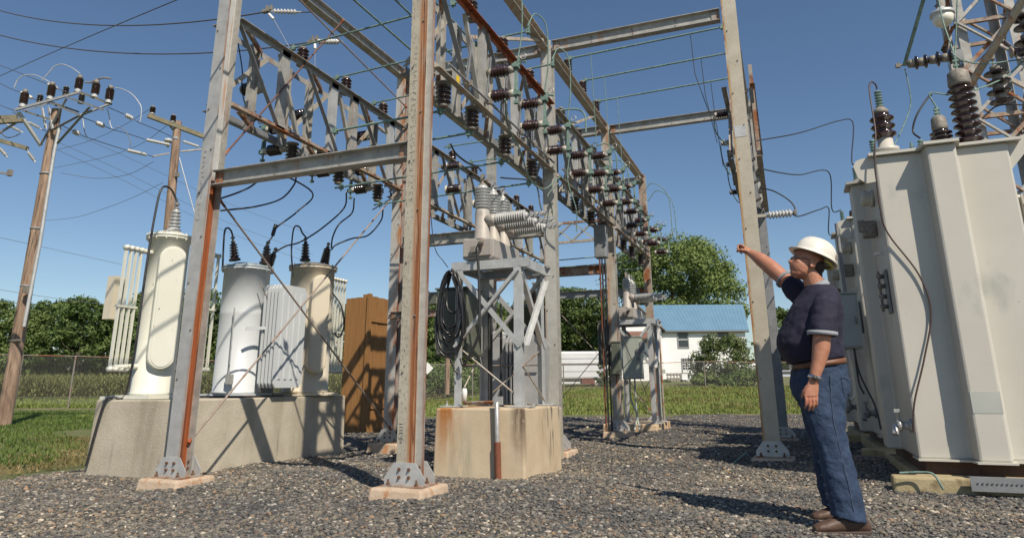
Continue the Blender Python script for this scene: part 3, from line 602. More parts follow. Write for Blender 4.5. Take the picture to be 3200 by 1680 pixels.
# ================================================================ trailer
def trailer():
    t = thing('box_trailer', 'long white cargo trailer parked in the field behind the columns', 'trailer', tuple(onD(1830, 1206, 50)))
    m = MB(); wb(m, 1748, 1096, 1936, 1183, 50, 2.4); m.build('body', trailer_m, t, bevel=.12)
    MB(); m = MB()
    for v in (1118, 1138, 1158): wb(m, 1750, v, 1934, v+.8, 49.96, .02)
    wb(m, 1750, 1133, 1934, 1135.5, 49.93, .05); m.build('trim_strip', steel_dark, t)
    m = MB(); wb(m, 1749, 1183.5, 1925, 1191, 50.1, 2.1); m.build('chassis', darkm, t)
    m = MB(); wb(m, 1749, 1192, 1828, 1198, 50.0, 2.3); m.build('skirt', trailer_m, t)
    for u in (1862,):
        p = onD(u, 1196, 49.9); dy = W(0,1)
        wh = MB().lathe(p-dy*.02, p+dy*.3, [(0,.2),(0,.36),(.04,.40),(.22,.40),(.26,.3)], 22).build('wheel', rubber, t); MB().lathe(p-dy*.04, p+dy, [(0,.05),(0,.16),(.05,.2),(.08,.2)], 16).build('rim', alu, wh)
    m = MB(); p = onD(1838, 1203, 49.9); m.box(p+Vector((0,0,.25)), (.9,.5,.35), Matrix.Rotation(AZ,3,'Z')); m.build('step', mk('rusty_step', (.16,.06,.04)), t)
trailer()
# ================================================================ chain-link fences
def chain_mat():
    m = bpy.data.materials.new('chain_link'); m.use_nodes = True; t = m.node_tree; L = t.links; b = t.nodes['Principled BSDF']; b.inputs['Base Color'].default_value = (.30,.30,.28,1); b.inputs['Roughness'].default_value = .6
    tc = _n(t, 'ShaderNodeTexCoord'); sp = _n(t, 'ShaderNodeSeparateXYZ'); L.new(tc.outputs['UV'], sp.inputs[0]); res = []
    for s in (1, -1):
        a = _n(t, 'ShaderNodeMath', operation='MULTIPLY_ADD'); L.new(sp.outputs[1], a.inputs[0]); a.inputs[1].default_value = s; L.new(sp.outputs[0], a.inputs[2])
        f = _n(t, 'ShaderNodeMath', operation='PINGPONG'); L.new(a.outputs[0], f.inputs[0]); f.inputs[1].default_value = .036
        l = _n(t, 'ShaderNodeMath', operation='LESS_THAN'); L.new(f.outputs[0], l.inputs[0]); l.inputs[1].default_value = .0018; res.append(l)
    mx = _n(t, 'ShaderNodeMath', operation='MAXIMUM'); L.new(res[0].outputs[0], mx.inputs[0]); L.new(res[1].outputs[0], mx.inputs[1])
    tr = _n(t, 'ShaderNodeBsdfTransparent'); ms = _n(t, 'ShaderNodeMixShader'); L.new(mx.outputs[0], ms.inputs[0]); L.new(tr.outputs[0], ms.inputs[1]); L.new(b.outputs[0], ms.inputs[2])
    L.new(ms.outputs[0], t.nodes['Material Output'].inputs['Surface']); return m
chain = chain_mat()
fpost = mk('fence_post_metal', (.19,.18,.16), (.26,.24,.21), 6, .7, .2, [(RUST, (4,4,4), .55, .7)])
frail = mk('fence_rail_metal', (.24,.20,.17), (.30,.27,.24), 6, .7, .2, [((.30,.12,.07), (.6,.6,.6), .45, .6)])
def fence(tops, bots, label, d):
    T = [onD(u, v, dd) for (u, v), dd in zip(tops, d)]; B_ = [onD(u, v, dd) for (u, v), dd in zip(bots, d)]
    t = thing('chain_link_fence', label, 'fence', tuple(B_[0])); up = Vector((0,0,1))
    for a, b in zip(T, B_): MB().tube([Vector((a.x,a.y,b.z-.3)), a+up*.04], .038, 8).build('post', fpost, t)
    for i in range(len(T)-1):
        MB().tube([T[i], T[i+1]], .026, 6).build('rail', frail, t)
        a, b = Vector((T[i].x,T[i].y,B_[i].z)), Vector((T[i+1].x,T[i+1].y,B_[i+1].z)); L_ = (b-a).length
        m = MB(); m.add([a, b, T[i+1], T[i]], [(0,1,2,3)]); o = m.build('mesh_panel', chain, t)
        uv = o.data.uv_layers.new(name='UVMap'); h = T[i].z-a.z
        for k, q in enumerate(((0,0),(L_,0),(L_,h),(0,h))): uv.data[k].uv = q
fence([(-95,1105),(72,1109),(237,1112),(420,1118),(600,1124),(790,1130),(980,1134),(1160,1137)], [(-110,1257),(58,1259),(221,1261),(412,1262),(594,1262),(786,1261),(978,1259),(1158,1256)], 'rusty railed chain link fence behind the left transformers', [33]*8)
fence([(1160,1137),(1330,1138),(1477,1139),(1600,1138),(1760,1136),(1920,1134),(2060,1133),(2199,1129),(2380,1131),(2560,1131),(2760,1131)], [(1158,1256),(1329,1250),(1477,1241),(1601,1235),(1762,1228),(1922,1222),(2062,1218),(2200,1213),(2381,1213),(2563,1213),(2763,1213)], 'chain link fence between the yard and the white house', [34,36,38,40,42,43,44,45,45,45,45])
p = onD(2069, 1160, 43.7); m = MB().box(p, (.42,.02,.28), Matrix.Rotation(AZ,3,'Z')); tag(m.build('fence_sign', cabm, loc=tuple(p), bevel=.005), 'small grey green sign hung on the fence by the house corner', 'sign')
p = onD(1336, 1150, 35.8); m = MB().box(p, (.42,.02,.42), Matrix.Rotation(AZ,3,'Z') @ Matrix.Rotation(rad(45),3,'Y')); tag(m.build('fence_sign', whitem, loc=tuple(p), bevel=.005), 'pale diamond sign hung on the fence behind the front column', 'sign')
p = onD(1397, 1232, 37); tag(MB().tube([p, p+Vector((0,0,2.1))], .13, 9).build('wooden_post', polem, loc=tuple(p)), 'short brown wooden post behind the hose coil', 'post')
p = onD(2440, 1230, 44); tag(MB().tube([p, p+Vector((0,0,2.3))], .11, 9).build('white_post', whitem, loc=tuple(p)), 'white post just right of the right hand column', 'post')
# ================================================================ steelwork
R1, R2, R3 = -5.53, -2.99, -.30
Y0, Y1, Y2, Y3 = 5.30, 9.20, 12.95, 16.80
ROWN = {R1:'left', R2:'middle', R3:'right'}; YN = {Y0:'nearest', Y1:'second', Y2:'third', Y3:'farthest'}
bolt_m = mk('rusty_bolt', (.10,.05,.03), (.16,.085,.05), 40, .8)
patch_m = mk('rust_patched_steel', (.40,.40,.38), (.50,.49,.46), 7, .6, .1, [(RUSTL, (9,9,2.2), .48, .60, ('X', -.05, .06)), (RUST, (10,10,3), .50, .62, ('X', -.02, .07))], bump=.3, obj=True)
def column(x, y, zf, zt, name_l, fm, wm, bm, hw=.083, kick=True, gx=0):
    # concrete footing
    g = zf-.10
    f = MB(); s1, s2 = .265, .225
    a = [(-s1,-s1,g-.15),(s1,-s1,g-.15),(s1,s1,g-.15),(-s1,s1,g-.15)]; b = [(-s2-.02,-s2,zf),(s2,-s2+.01,zf-.005),(s2+.02,s2,zf),(-s2,s2,zf-.004)]
    vs = [(x+p[0], y+p[1], p[2]) for p in a+b]; f.add(vs, [(3,2,1,0),(4,5,6,7),(0,1,5,4),(1,2,6,5),(2,3,7,6),(3,0,4,7)])
    tag(f.build('concrete_footing', footing, loc=(x,y,g), bevel=.02), 'footing under the '+name_l.split(' with ')[0].split(',')[0], 'footing', 'concrete footings under the steel columns')
    t = thing('steel_column', name_l, 'column', (x,y,zf), 'upright steel columns of the substation frame')
    z0 = zf+.012
    MB().bb((x-hw,y-.085,z0),(x+hw,y-.076,zt)).build('flange', fm, t); MB().bb((x-.005,y-.076,z0),(x+.005,y+.076,zt)).build('web', wm, t); MB().bb((x-hw,y+.076,z0),(x+hw,y+.085,zt)).build('flange', bm, t)
    MB().bb((x-.19,y-.14,zf),(x+.19,y+.14,zf+.012)).build('base_plate', steel_rusty, t)
    for s in (-1, 1):
        yy = y+s*.0905; P = [(x-.185,z0),(x+.185,z0),(x+.185,z0+.055),(x+.10,z0+.17),(x-.10,z0+.17),(x-.185,z0+.055)]
        gp = MB().prism(P, 1, yy-.005, yy+.005).build('gusset_plate', steel_clean, t)
        bl = MB()
        for bx in (-.045, .045):
            for bz in (.06, .12): bl.lathe((x+bx,yy-.006,z0+bz),(x+bx,yy-.03,z0+bz), [(0,.014),(.013,.014),(.013,.008),(.022,.008)], 6, False)
        for bx in (-.13, .13): bl.lathe((x+bx,yy-.035,zf+.012),(x+bx,yy-.035,zf+1), [(0,.017),(.018,.017),(.018,.009),(.045,.009)], 6, False)
        bl.build('bolt', bolt_m, gp)
    m = MB(); k = 0; z = zf+.9
    while z < zt-.2: 
        m.lathe((x-.05+(k%2)*.1,y-.086,z),(x-.05+(k%2)*.1,y-.12,z), [(0,.010),(.008,.010),(.008,.005),(.014,.005)], 6, False); k += 1; z += .47
    m.build('rivet', cap_metal, t); return t
mir = mk('faded_ink_steel', (.40,.36,.28), (.49,.45,.36), 7, .65, .1, [(RUSTL, (40,40,1.6), .34, .56, ('X', -.01, .035)), (RUST, (50,50,1.6), .38, .54, ('X', .01, .045)), (RUSTD, (60,60,2.4), .52, .62, ('X', .02, .05)), ((.15,.15,.14), (70,30,30), .55, .64, ('X', .03, -.02))], bump=.3, bs=120, obj=True)
web_m = mk('half_rusted_web', (.42,.43,.42), (.50,.50,.49), 7, .7, .1, [((.33,.085,.022), (30,30,2), .1, .3, ('Z', 3.0, 2.85)), ((.13,.045,.022), (26,26,.9), .44, .62, ('Z', 3.0, 2.85)), (RUSTL, (24,24,.8), .6, .7)], bump=.4, obj=False)
cA_ = column(R1+.03, Y0, .06, 6.0, 'front left steel column with a wide orange rust streak in its web', mk('streaked_steel', (.36,.36,.35), (.46,.46,.45), 9, .6, .2, [(RUSTL, (40,40,1.5), .4, .6, ('X', .055, .08)), (RUST, (50,50,2), .50, .62, ('X', .06, .085))], bump=.3, obj=True), web_m, steel)
cB_ = column(R2, Y0, .09, 6.0, 'front middle steel column with a rusty right edge, nearest the camera', mir, steel_tan, mk('edge_rust_steel', (.36,.36,.35), (.46,.46,.45), 9, .6, .2, [(RUST, (40,40,2), .35, .55, ('X', .05, .08))], bump=.3, obj=True))
column(R1, Y1, .09, 6.0, 'rust patched steel column behind the front left bay, beside the cedar board wall', patch_m, rust_red, steel)
cE_ = column(R2, Y1, .05, 6.02, 'grey steel column standing behind the concrete block with the stand', mk('left_rust_steel', (.40,.39,.35), (.49,.48,.44), 8, .6, .1, [(RUST, (40,40,1.5), .40, .56, ('X', -.055, -.083))], bump=.3, obj=True), steel, steel)
column(R2, Y2, .06, 6.0, 'middle row steel column in front of the grey control cabinet', steel_tan, steel_rusty, steel)
column(R2, Y3, 0.0, 6.05, 'farthest steel column of the middle row, before the house wall', steel_rusty, steel_rusty, steel)
cD_ = column(R3+.03, Y1, 0.035, 6.15, 'right hand steel column with a rusty left edge, beside the man', mk('left_rusty_steel', (.41,.37,.29), (.49,.45,.37), 6, .6, .1, [((.40,.26,.11), (30,30,2.5), .38, .50, ('X', -.055, -.088)), (RUST, (45,45,6), .50, .58, ('X', -.065, -.09))], bump=.3, obj=True), steel_dark, steel_dark, hw=.098)  # web and back flange use darker steel, their shade put into the colour
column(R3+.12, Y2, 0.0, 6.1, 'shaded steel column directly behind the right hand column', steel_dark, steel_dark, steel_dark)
column(R1, Y2, .03, 6.0, 'grey steel column seen above the recloser, left row', steel, steel, steel)
column(R1, Y3, .03, 6.0, 'farthest steel column of the left row, seen through the stand', steel, steel_rusty, steel)
# stencil-like faint ink on the two front columns
def ink(x, y, z0, z1, n, h, label, seed):
    g = random.Random(seed); m = MB(); z = z0
    for i in range(n):
        z = z0+(z1-z0)*i/n
        for k in range(3):
            a = (g.uniform(-1,1)*h*.4, g.uniform(-1,1)*h*.3); b = (g.uniform(-1,1)*h*.4, g.uniform(-1,1)*h*.3)
            m.tube([(x+a[0],y,z+a[1]),(x+b[0],y,z+b[1])], .0016, 4)
    return m
def text_obj(txt, size, loc, rot, mat, parent=None, name='lettering', ext=.0008):
    cu = bpy.data.curves.new(name, 'FONT'); cu.body = txt; cu.size = size; cu.extrude = ext; cu.align_x = 'CENTER'; cu.align_y = 'CENTER'
    o = bpy.data.objects.new(name, cu); C.objects.link(o); dg = bpy.context.evaluated_depsgraph_get(); me = bpy.data.meshes.new_from_object(o.evaluated_get(dg))
    C.objects.unlink(o); bpy.data.objects.remove(o)
    me.materials.clear(); me.materials.append(mat); o2 = bpy.data.objects.new(name, me); C.objects.link(o2)
    o2.rotation_euler = rot; o2['_w'] = tuple(loc)
    if parent is not None: o2.parent = parent; o2.location = Vector(loc)-Vector(parent['_w'])
    else: o2.location = loc
    return o2
text_obj('+8-3111', .05, (R2-.045, Y0-.0862, .50), (rad(90), rad(-90), 0), marker, cB_)
ink(R1+.03-.035, Y0-.0856, 2.55, 3.35, 14, .07, '', 3).build('ink_mark', marker, cA_)
ink(R2-.03, Y0-.0856, 2.5, 4.0, 26, .07, '', 4).build('ink_mark', marker, cB_)
m = MB().bb((R3-.05,Y1-.089,4.06),(R3+.10,Y1-.0862,4.22)); m.build('patch_plate', steel_clean, cD_)

def beam(p0, p1, label, h=.17, w=.12, mat=steel, kind='ibeam', cat='beam', bolts=True, group='steel beams of the substation frame'):
    t = thing('steel_beam', label, cat, p0, group); m = MB()
    if kind == 'ibeam': m.ibeam(p0, p1, h, w)
    else: m.chan(p0, p1, h, w, .008, up=kind)
    m.build('web_and_flanges', mat, t)
    a, b = Vector(p0), Vector(p1); d = (b-a).normalized(); x, y, _ = frame(b-a)
    for q, s in ((a, 1), (b, -1)):
        MB().box(q+d*s*.07+Vector((0,0,0))-x*.012, (.09 if abs(d.x)>.5 else .012, .09 if abs(d.y)>.5 else .012, h*.7)).build('end_cleat', steel_rusty, t)
    if bolts:
        m = MB(); L_ = (b-a).length; n = max(2, int(L_/.62))
        for i in range(1, n):
            q = a+d*(L_*i/n)
            for s in (-1, 1):
                for zz in (-.04, .04): m.lathe(q+x*s*.004+Vector((0,0,zz)), q+x*s*.03+Vector((0,0,zz)), [(0,.009),(.02,.009)], 6, False)
        m.build('bolt', cap_metal, t)
    return t
g_ = .09
beam((R1+g_,Y0,3.0),(R2-g_,Y0,3.0), 'grey cross beam joining the two front columns at mid height', .16, .13)
beam((R1+g_,Y0,5.92),(R2-g_,Y0,5.92), 'cross beam joining the heads of the two front columns, above the picture')
beam((R1+g_,Y1,5.92),(R2-g_,Y1,5.92), 'cross beam between the column heads behind the middle truss')
beam((R2+g_,Y1,5.94),(R3-.1,Y1,5.94), 'long upper cross beam reaching from the middle row to the right hand column', .18, .12)
beam((R2+g_,Y2,5.90),(R3-.1,Y2,5.90), 'second long cross beam to the right row, lower in view', .18, .12)
beam((R2+g_,Y3,5.90),(R3-.1,Y3,5.90), 'farthest cross beam toward the right row', .16) if False else None
beam((R1+g_,Y2,5.92),(R2-g_,Y2,5.92), 'cross beam behind the middle truss switches, third column line')
beam((R1+g_,Y3,5.92),(R2-g_,Y3,5.92), 'cross beam at the far end of the frame, at column head height')
beam((R1+g_,Y1,3.05),(R2-g_,Y1,3.05), 'grey cross beam behind the recloser, level with its box')
beam((R1+g_,Y2,3.05),(R2-g_,Y2,3.05), 'rusty flanged cross beam at mid height, third column line', mat=steel_rusty)
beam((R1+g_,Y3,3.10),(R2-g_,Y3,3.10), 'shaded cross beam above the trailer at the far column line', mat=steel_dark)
beam((R1-.02,Y1-.1,1.92),(-4.75,Y1-.1,1.92), 'short rusty bracket beam left of the hose coil', .10, .08, steel_rusty, bolts=False)
for X, ya, yb, nm in ((R1,Y0,Y1,'upper edge beam of the left row, over the front truss'),(R1,Y1,Y2,'upper edge beam of the left row, second bay'),(R1,Y2,Y3,'upper edge beam of the left row, far bay'),(R2,Y0,Y1,'upper edge beam of the middle row, over the switches nearest the camera'),(R2,Y1,Y2,'upper edge beam of the middle row carrying three bus insulators'),(R2,Y2,Y3,'upper edge beam of the middle row, farthest bay'),(R3+.05,Y1,Y2,'upper edge beam of the right row between its two columns')):
    beam((X,ya+g_,5.93),(X,yb-g_,5.93), nm, .15, .13, steel_tan if X == R2 else steel)
# heavier horizontal tie from A-C top towards the left and knee braces
def single(name, m, mat, loc, label, cat, group=None): return tag(m.build(name, mat, loc=loc), label, cat, group)
single('knee_brace', MB().ang((R1,Y1,4.95),(R1+.75,Y1,5.85),.05,.006), steel_tan, (R1,Y1,5), 'rusty knee brace under the cross beam at the second left column', 'brace')
single('knee_brace', MB().ang((R2,Y1,5.15),(R2-.62,Y1,5.83),.05,.006), steel, (R2,Y1,5.2), 'grey knee brace left of the middle row column head', 'brace')
single('tie_bar', MB().ang((-4.55,Y0+.4,5.85),(-3.05,Y1-2.1,5.98),.06,.006), steel_rusty, (-4.5,6,5.9), 'brown tie angle crossing above the front bay', 'brace')
single('tie_bar', MB().ang((R2-.25,6.9,5.0),(R2+.05,8.9,5.9),.045,.006), steel_tan, (R2,7,5), 'thin tie angle rising from the middle truss to its edge beam', 'brace')
single('tie_bar', MB().ang((R2-.25,10.3,4.98),(R2+.05,12.0,5.85),.045,.006), steel_tan, (R2,10,5), 'thin tie angle in the second bay of the middle row', 'brace')
single('tie_bar', MB().ang((R2-.1,9.35,5.0),(R2-1.0,11.5,5.88),.045,.006), steel_tan, (R2,9,5), 'thin horizontal tie angle right of the middle column', 'brace')

# --- box trusses
def truss(X, ya, yb, label, ups, cm, rusty_top=False, ups_l=None, diag=3):
    t = thing('box_truss', label, 'truss', (X, (ya+yb)/2, 3.87), 'box trusses of the substation frame'); a, b = ya+.1, yb-.1; zb, zt = 3.87, 4.93; xr, xl = X+.06, X-.24
    MB().ang((xr,a,zb),(xr,b,zb),.075,.008,fl=-1).build('bottom_chord', cm[0], t)
    MB().ang((xl,a,zb),(xl,b,zb),.075,.008).build('bottom_chord', steel_dark, t)
    MB().ext([(0,0),(-.075,0),(-.075,-.008),(-.008,-.008),(-.008,-.075),(0,-.075)], (xr,a,zt+.02),(xr,b,zt+.02)).build('top_chord', cm[1], t)
    MB().ext([(0,0),(.075,0),(.075,-.008),(.008,-.008),(.008,-.075),(0,-.075)], (xl,a,zt+.02),(xl,b,zt+.02)).build('top_chord', steel, t)
    L_ = (b-a)/diag
    for i in range(diag):
        y = a+i*L_
        MB().ang((xr-.009,y+.03,zt-.05),(xr-.009,y+L_*.62,zb+.06),.055,.007,fl=-1).build('diagonal', steel_dark, t)
        MB().ang((xl+.012,y+.02,zb+.08),(xl+.012,y+L_*.70,zt-.06),.06,.007).build('diagonal', steel_tan, t)
        MB().ang((xr-.018,y+L_*.97,zb+.06),(xr-.018,y+L_*.62,zt-.05),.045,.006,fl=-1).build('diagonal', steel, t)
        MB().ang((xr-.02,y+.2,zb+.012),(xl+.02,y+L_*.6,zb+.012),.045,.006).build('lacing_bar', steel_rusty, t); MB().ang((xr-.02,y+.2,zt-.02),(xl+.02,y+L_*.6,zt-.02),.045,.006).build('lacing_bar', steel_rusty, t)
    for k, y in enumerate(ups):
        MB().chan((xr+.008,y,zb-.03),(xr+.008,y,zt+.05),.145,.055,.007,up=(-1,0,0)).build('upright', steel_clean if k % 2 else steel, t)
    for y in (ups_l if ups_l is not None else [u-.25 for u in ups]):
        MB().chan((xl-.008,y,zb-.03),(xl-.008,y,zt+.03),.135,.05,.007,up=(1,0,0)).build('upright', steel, t)
    return t
ruc = (steel_rusty, steel); ru2 = (steel_tan, rust_red)
truss(R1, Y0, Y1, 'left box truss between the rust streaked column and the column behind it', [6.25,7.27,7.77,8.78], ruc, ups_l=[6.02,6.62,7.1,7.62,8.1,8.72])
truss(R1, Y1, Y2, 'left row box truss behind the recloser bushings', [10.3,10.95,11.75,12.4], (steel_tan, steel_tan))
truss(R1, Y2, Y3, 'left row box truss of the far bay, low behind the stand', [13.9,14.6,15.3,16.1], (steel_tan, steel_tan))
truss(R2, Y0, Y1, 'middle box truss above the recloser with orange rusted top chord', [6.63,7.66,8.70], ru2, ups_l=[6.1,6.5,7.0,7.45,7.95,8.45,8.9])
truss(R2, Y1, Y2, 'middle row box truss of the second bay behind the crowded switches', [10.05,10.45,11.1,11.5,12.1,12.5], (steel_tan, steel_tan))
truss(R2, Y2, Y3, 'middle row box truss of the farthest bay', [13.6,14.2,14.9,15.5,16.2], (steel_tan, steel_tan))
truss(R3+.13, Y1+.15, Y2, 'right row box truss seen end on behind the right hand column', [10.3,11.3,12.3], (steel_tan, steel_rusty))
# flat cross lattice near the far end
def lattice(x0, x1, y, z0, z1, label):
    t = thing('lattice_girder', label, 'girder', ((x0+x1)/2, y, z0)); 
    for z in (z0, z1): MB().ang((x0,y,z),(x1,y,z),.06,.006).build('chord', steel_rusty if z == z1 else steel_tan, t)
    n = 4; L_ = (x1-x0)/n
    for i in range(n):
        MB().ang((x0+i*L_,y+.012,z0+.03),(x0+(i+1)*L_,y+.012,z1-.0),.04,.005).build('diagonal', steel, t); MB().ang((x0+(i+1)*L_,y+.03,z0+.03),(x0+i*L_,y+.03,z1),.04,.005).build('diagonal', steel, t)
lattice(R1+.1, R2-.1, Y3-.15, 4.42, 4.93, 'rusty chorded lattice girder crossing to the farthest middle column')
# guy rods of the left bay
def rod(p0, p1, label, mat, r=.011):
    a, b = Vector(p0), Vector(p1); t = thing('brace_rod', label, 'brace rod', tuple(a), 'diagonal brace rods of the left bay'); d = (b-a).normalized()
    MB().tube([a, b], r, 8).build('rod', mat, t)
    for q, s in ((a,1),(b,-1)): MB().lathe(q, q+d*s, [(0,.018),(.03,.018),(.03,.014),(.10,.014)], 8).build('clevis', rust_red, t)
rodm = mk('brown_rod', (.27,.21,.17), (.36,.30,.26), 9, .6, .2, [(RUST, (9,9,9), .58, .68)])
rodr = mk('red_brown_rod', (.10,.045,.035), (.15,.07,.05), 9, .6)
rod((R1+.09,Y0+.09,2.80),(R1+.06,Y1-.1,.27), 'brace rod running from the rust streaked column down to the right', rodm)
rod((R1+.07,Y0+.05,.36),(R1+.09,Y1-.08,3.98), 'brace rod rising from the foot of the rust streaked column', rodm)
rod((R1+.09,Y0+.09,3.30),(R1+.09,7.32,5.95), 'dark red brace rod climbing across the upper left bay', rodr)
rod((R1+.11,Y0+.15,5.85),(R1+.10,Y1-.05,5.32-.0), 'brown brace rod descending across the upper left bay', rodm)
rod((R2+.02,Y2+.1,2.0),(R2+.02,Y3-.1,.2), 'thin rusty brace rod crossing low before the trailer, falling right', rodm, .009)
rod((R1+.05,Y3-.1,2.9),(R2-.1,Y3-.1,.3), 'thin brace rod in the far bay falling right', rodm, .009)
rod((R1+.05,Y3-.14,.3),(R2-.1,Y3-.14,2.9), 'thin brace rod in the far bay rising right', rodm, .009)

# ================================================================ insulators
def insulator_proto(name, h, r, n, mat, cap1=cap_metal, cap2=cap_metal, cap_h=.045, cat='insulator', neck=.60, nseg=18):
    t = thing(name, 'insulator', cat); L_ = h-2*cap_h
    MB().lathe((0,0,0),(0,0,1), [(0,r*.95),(.012,r*.95),(.012,r*.66),(cap_h,r*.66)], nseg).build('base_cap', cap1, t)
    MB().lathe((0,0,cap_h),(0,0,h), sheds(L_, r, n, neck), nseg).build('sheds', mat, t)
    MB().lathe((0,0,h-cap_h),(0,0,h), [(0,r*.62),(cap_h*.7,r*.68),(cap_h,r*.4)], nseg).build('top_cap', cap2, t)
    return t
ins = insulator_proto('post_insulator', .265, .080, 4, porc, cap_metal, cap_metal, .035, neck=.68)
insd = insulator_proto('post_insulator', .27, .082, 4, porc_dark, cap_metal, cap_metal, .035, neck=.68)
GI = 'brown porcelain post insulators on the steel frame'
RN = {R1:'left', R2:'middle', R3:'right'}
def ordn(i): return ('first','second','third','fourth','fifth','sixth')[i]
def upins(X, ys, z, what, proto=ins):
    for i, y in enumerate(ys): put(proto, (X, y, z), (0,0,i*.7), '%s insulator from the camera standing on the %s' % (ordn(i), what), GI)
def dnins(X, ys, z, what, proto=insd):
    for i, y in enumerate(ys): put(proto, (X, y, z), (math.pi,0,i*.7), '%s dark insulator from the camera hanging under the %s' % (ordn(i), what), GI)
upins(R1-.02, [6.65,7.63,8.63], 4.95, 'top chord of the front left truss'); dnins(R1-.05, [6.63,7.63,8.63], 3.865, 'front left truss')
upins(R1-.02, [11.1,12.1], 4.95, 'left row truss of the second bay'); upins(R1-.02, [14.5,15.5], 4.95, 'left row truss of the far bay')
upins(R2-.02, [6.44,7.40,8.40,9.9,10.9,11.9], 4.955, 'rusted top chords of the middle row'); dnins(R2-.0, [5.75,6.44,7.42,8.42], 3.865, 'middle truss above the recloser')
upins(R2-.02, [14.0,15.0,16.0], 4.955, 'farthest middle truss'); dnins(R2, [14.15,14.97,16.0], 3.865, 'farthest middle truss')
upins(R2+.0, [10.31,11.25,12.2], 6.005, 'upper edge beam right of the middle row'); dnins(R2, [10.5,11.5,12.4], 3.865, 'middle truss of the second bay')
for i, x in enumerate((-4.6,-4.12,-3.68)): put(insd, (x, Y1, 5.83), (math.pi,0,0), '%s dark insulator from the left hanging under the cross beam of the second columns' % ordn(i), GI)
# ---- disconnect switches
def switch_proto(side=1):
    t = thing('disconnect_switch', 'switch', 'switch'); s = side
    for z in (.30, 0.):
        i = MB().lathe((0,0,z),(s,0,z), [(0,.05),(.05,.045)]+[(.05+a,b) for a, b in sheds(.19,.076,5,.66)]+[(.25,.04)], 16).build('insulator', porc if s > 0 else porc_dark, t)
        MB().lathe((s*.25,0,z),(s,0,z), [(0,.042),(.06,.042),(.065,.02)], 12).build('end_cap', cap_white, i)
        MB().lathe((-s*.015,0,z),(s,0,z), [(0,.05),(.05,.05)], 12).build('base_cap', cap_white if z == 0 else cap_metal, i)
    x = s*.335
    MB().add([(x-.012,-.035,.02),(x+.012,-.035,.02),(x+.012,.035,.02),(x-.012,.035,.02),(x-.010,-.016,.31),(x+.010,-.016,.31),(x+.010,.016,.31),(x-.010,.016,.31)], [(0,3,2,1),(4,5,6,7),(0,1,5,4),(1,2,6,5),(2,3,7,6),(3,0,4,7)]).build('blade', patina, t)
    m = MB(); m.box((x,0,-.01),(.09,.07,.05)); m.build('contact', patina, t); m = MB(); m.box((x,0,.33),(.07,.09,.05)); m.box((x+s*.03,.02,.385),(.03,.03,.08)); m.tube([(x-.05,0,.36),(x+.05*s,.05,.40),(x+.12*s,.02,.37)], .012, 6)
    m.box((x,0,.36),(.03,.03,.05)); m.build('contact', patina, t); m = MB(); m.tube([(x,0,-.03),(x,0,-.12)], .014, 6); m.box((x,.0,-.12),(.05,.04,.03)); m.build('contact', patina, t)
    pts = [(x+s*.09+.035*math.cos(a), .0, .44+.035*math.sin(a)) for a in np.linspace(0, 6.28, 14)]; MB().tube(pts, .006, 5).build('pull_ring', alu if s > 0 else patina, t)
    return t
sw = switch_proto(1); swl = switch_proto(-1); GS = 'disconnect switches with paired brown insulators'
for i, y in enumerate((6.72,7.74,8.76)): put(sw, (R2+.09, y, 4.09), (0,0,0), '%s disconnect switch from the camera on the right face of the middle truss' % ordn(i), GS)
for i, y in enumerate((9.95,10.45,10.95,11.45,11.95,12.4)): put(sw, (R2+.09+(.20 if i % 2 else 0), y, 4.09+(.12 if i % 2 else 0)), (0,0,0), '%s disconnect switch in the crowded second bay of the middle truss' % ordn(i), GS)
for i, y in enumerate((14.0,14.9,15.8)): put(sw, (R2+.09, y, 4.12), (0,0,0), '%s disconnect switch on the farthest middle truss' % ordn(i), GS)
for i, y in enumerate((15.0,16.1)): put(sw, (R2+.33, y, 3.9), (0,0,0), '%s lower disconnect switch standing out of the farthest middle truss' % ordn(i), GS)
for i, y in enumerate((6.73,7.76,8.72)): put(swl, (R1-.27, y, 3.86), (0,0,0), '%s switch from the camera on the far side of the front left truss' % ordn(i), GS)
hz_ins = insulator_proto('post_insulator', .29, .085, 5, porc_dark, cap_white, cap_metal, .03, neck=.68)
for i, (y, z) in enumerate(((6.2,4.5),(7.15,4.5),(8.62,4.70))): put(hz_ins, (R1-.26, y, z), (0, -math.pi/2, 0), '%s sideways insulator at mid height on the far side of the front left truss' % ordn(i), GI)
for i, (y, z) in enumerate(((10.7,4.75),(10.7,4.32),(11.9,4.35))): put(hz_ins, (R1+.07, y, z), (0, math.pi/2, 0), '%s sideways insulator on the left row truss behind the recloser' % ordn(i), GI)
tag(MB().box((R2+.03, 6.02, 3.99), (.008,.06,.13)).build('warning_tag', yellowm, loc=(R2+.03,6.02,3.99)), 'small yellow tag wired to the middle truss beside the front column', 'tag')

for i, (ya, yb, z) in enumerate(((5.6,9.0,3.99),(9.4,12.8,4.02),(13.2,16.6,4.0))):
    t = thing('operating_rod', '%s operating rod from the camera along the foot of the middle row trusses' % ordn(i), 'operating rod', (R2+.13,ya,z), 'switch operating rods of the middle row'); MB().tube([(R2+.13,ya,z),(R2+.13,yb,z)], .014, 8).build('rod', steel_dark, t)
    for y in np.arange(ya+.5, yb, .52):
        MB().ang((R2+.11,float(y),z),(R2+.10,float(y)+.16,z+.62),.035,.006).build('lever', steel if i % 2 else steel_dark, t); MB().box((R2+.13,float(y),z),(.06,.05,.06)).build('collar', cap_metal, t)
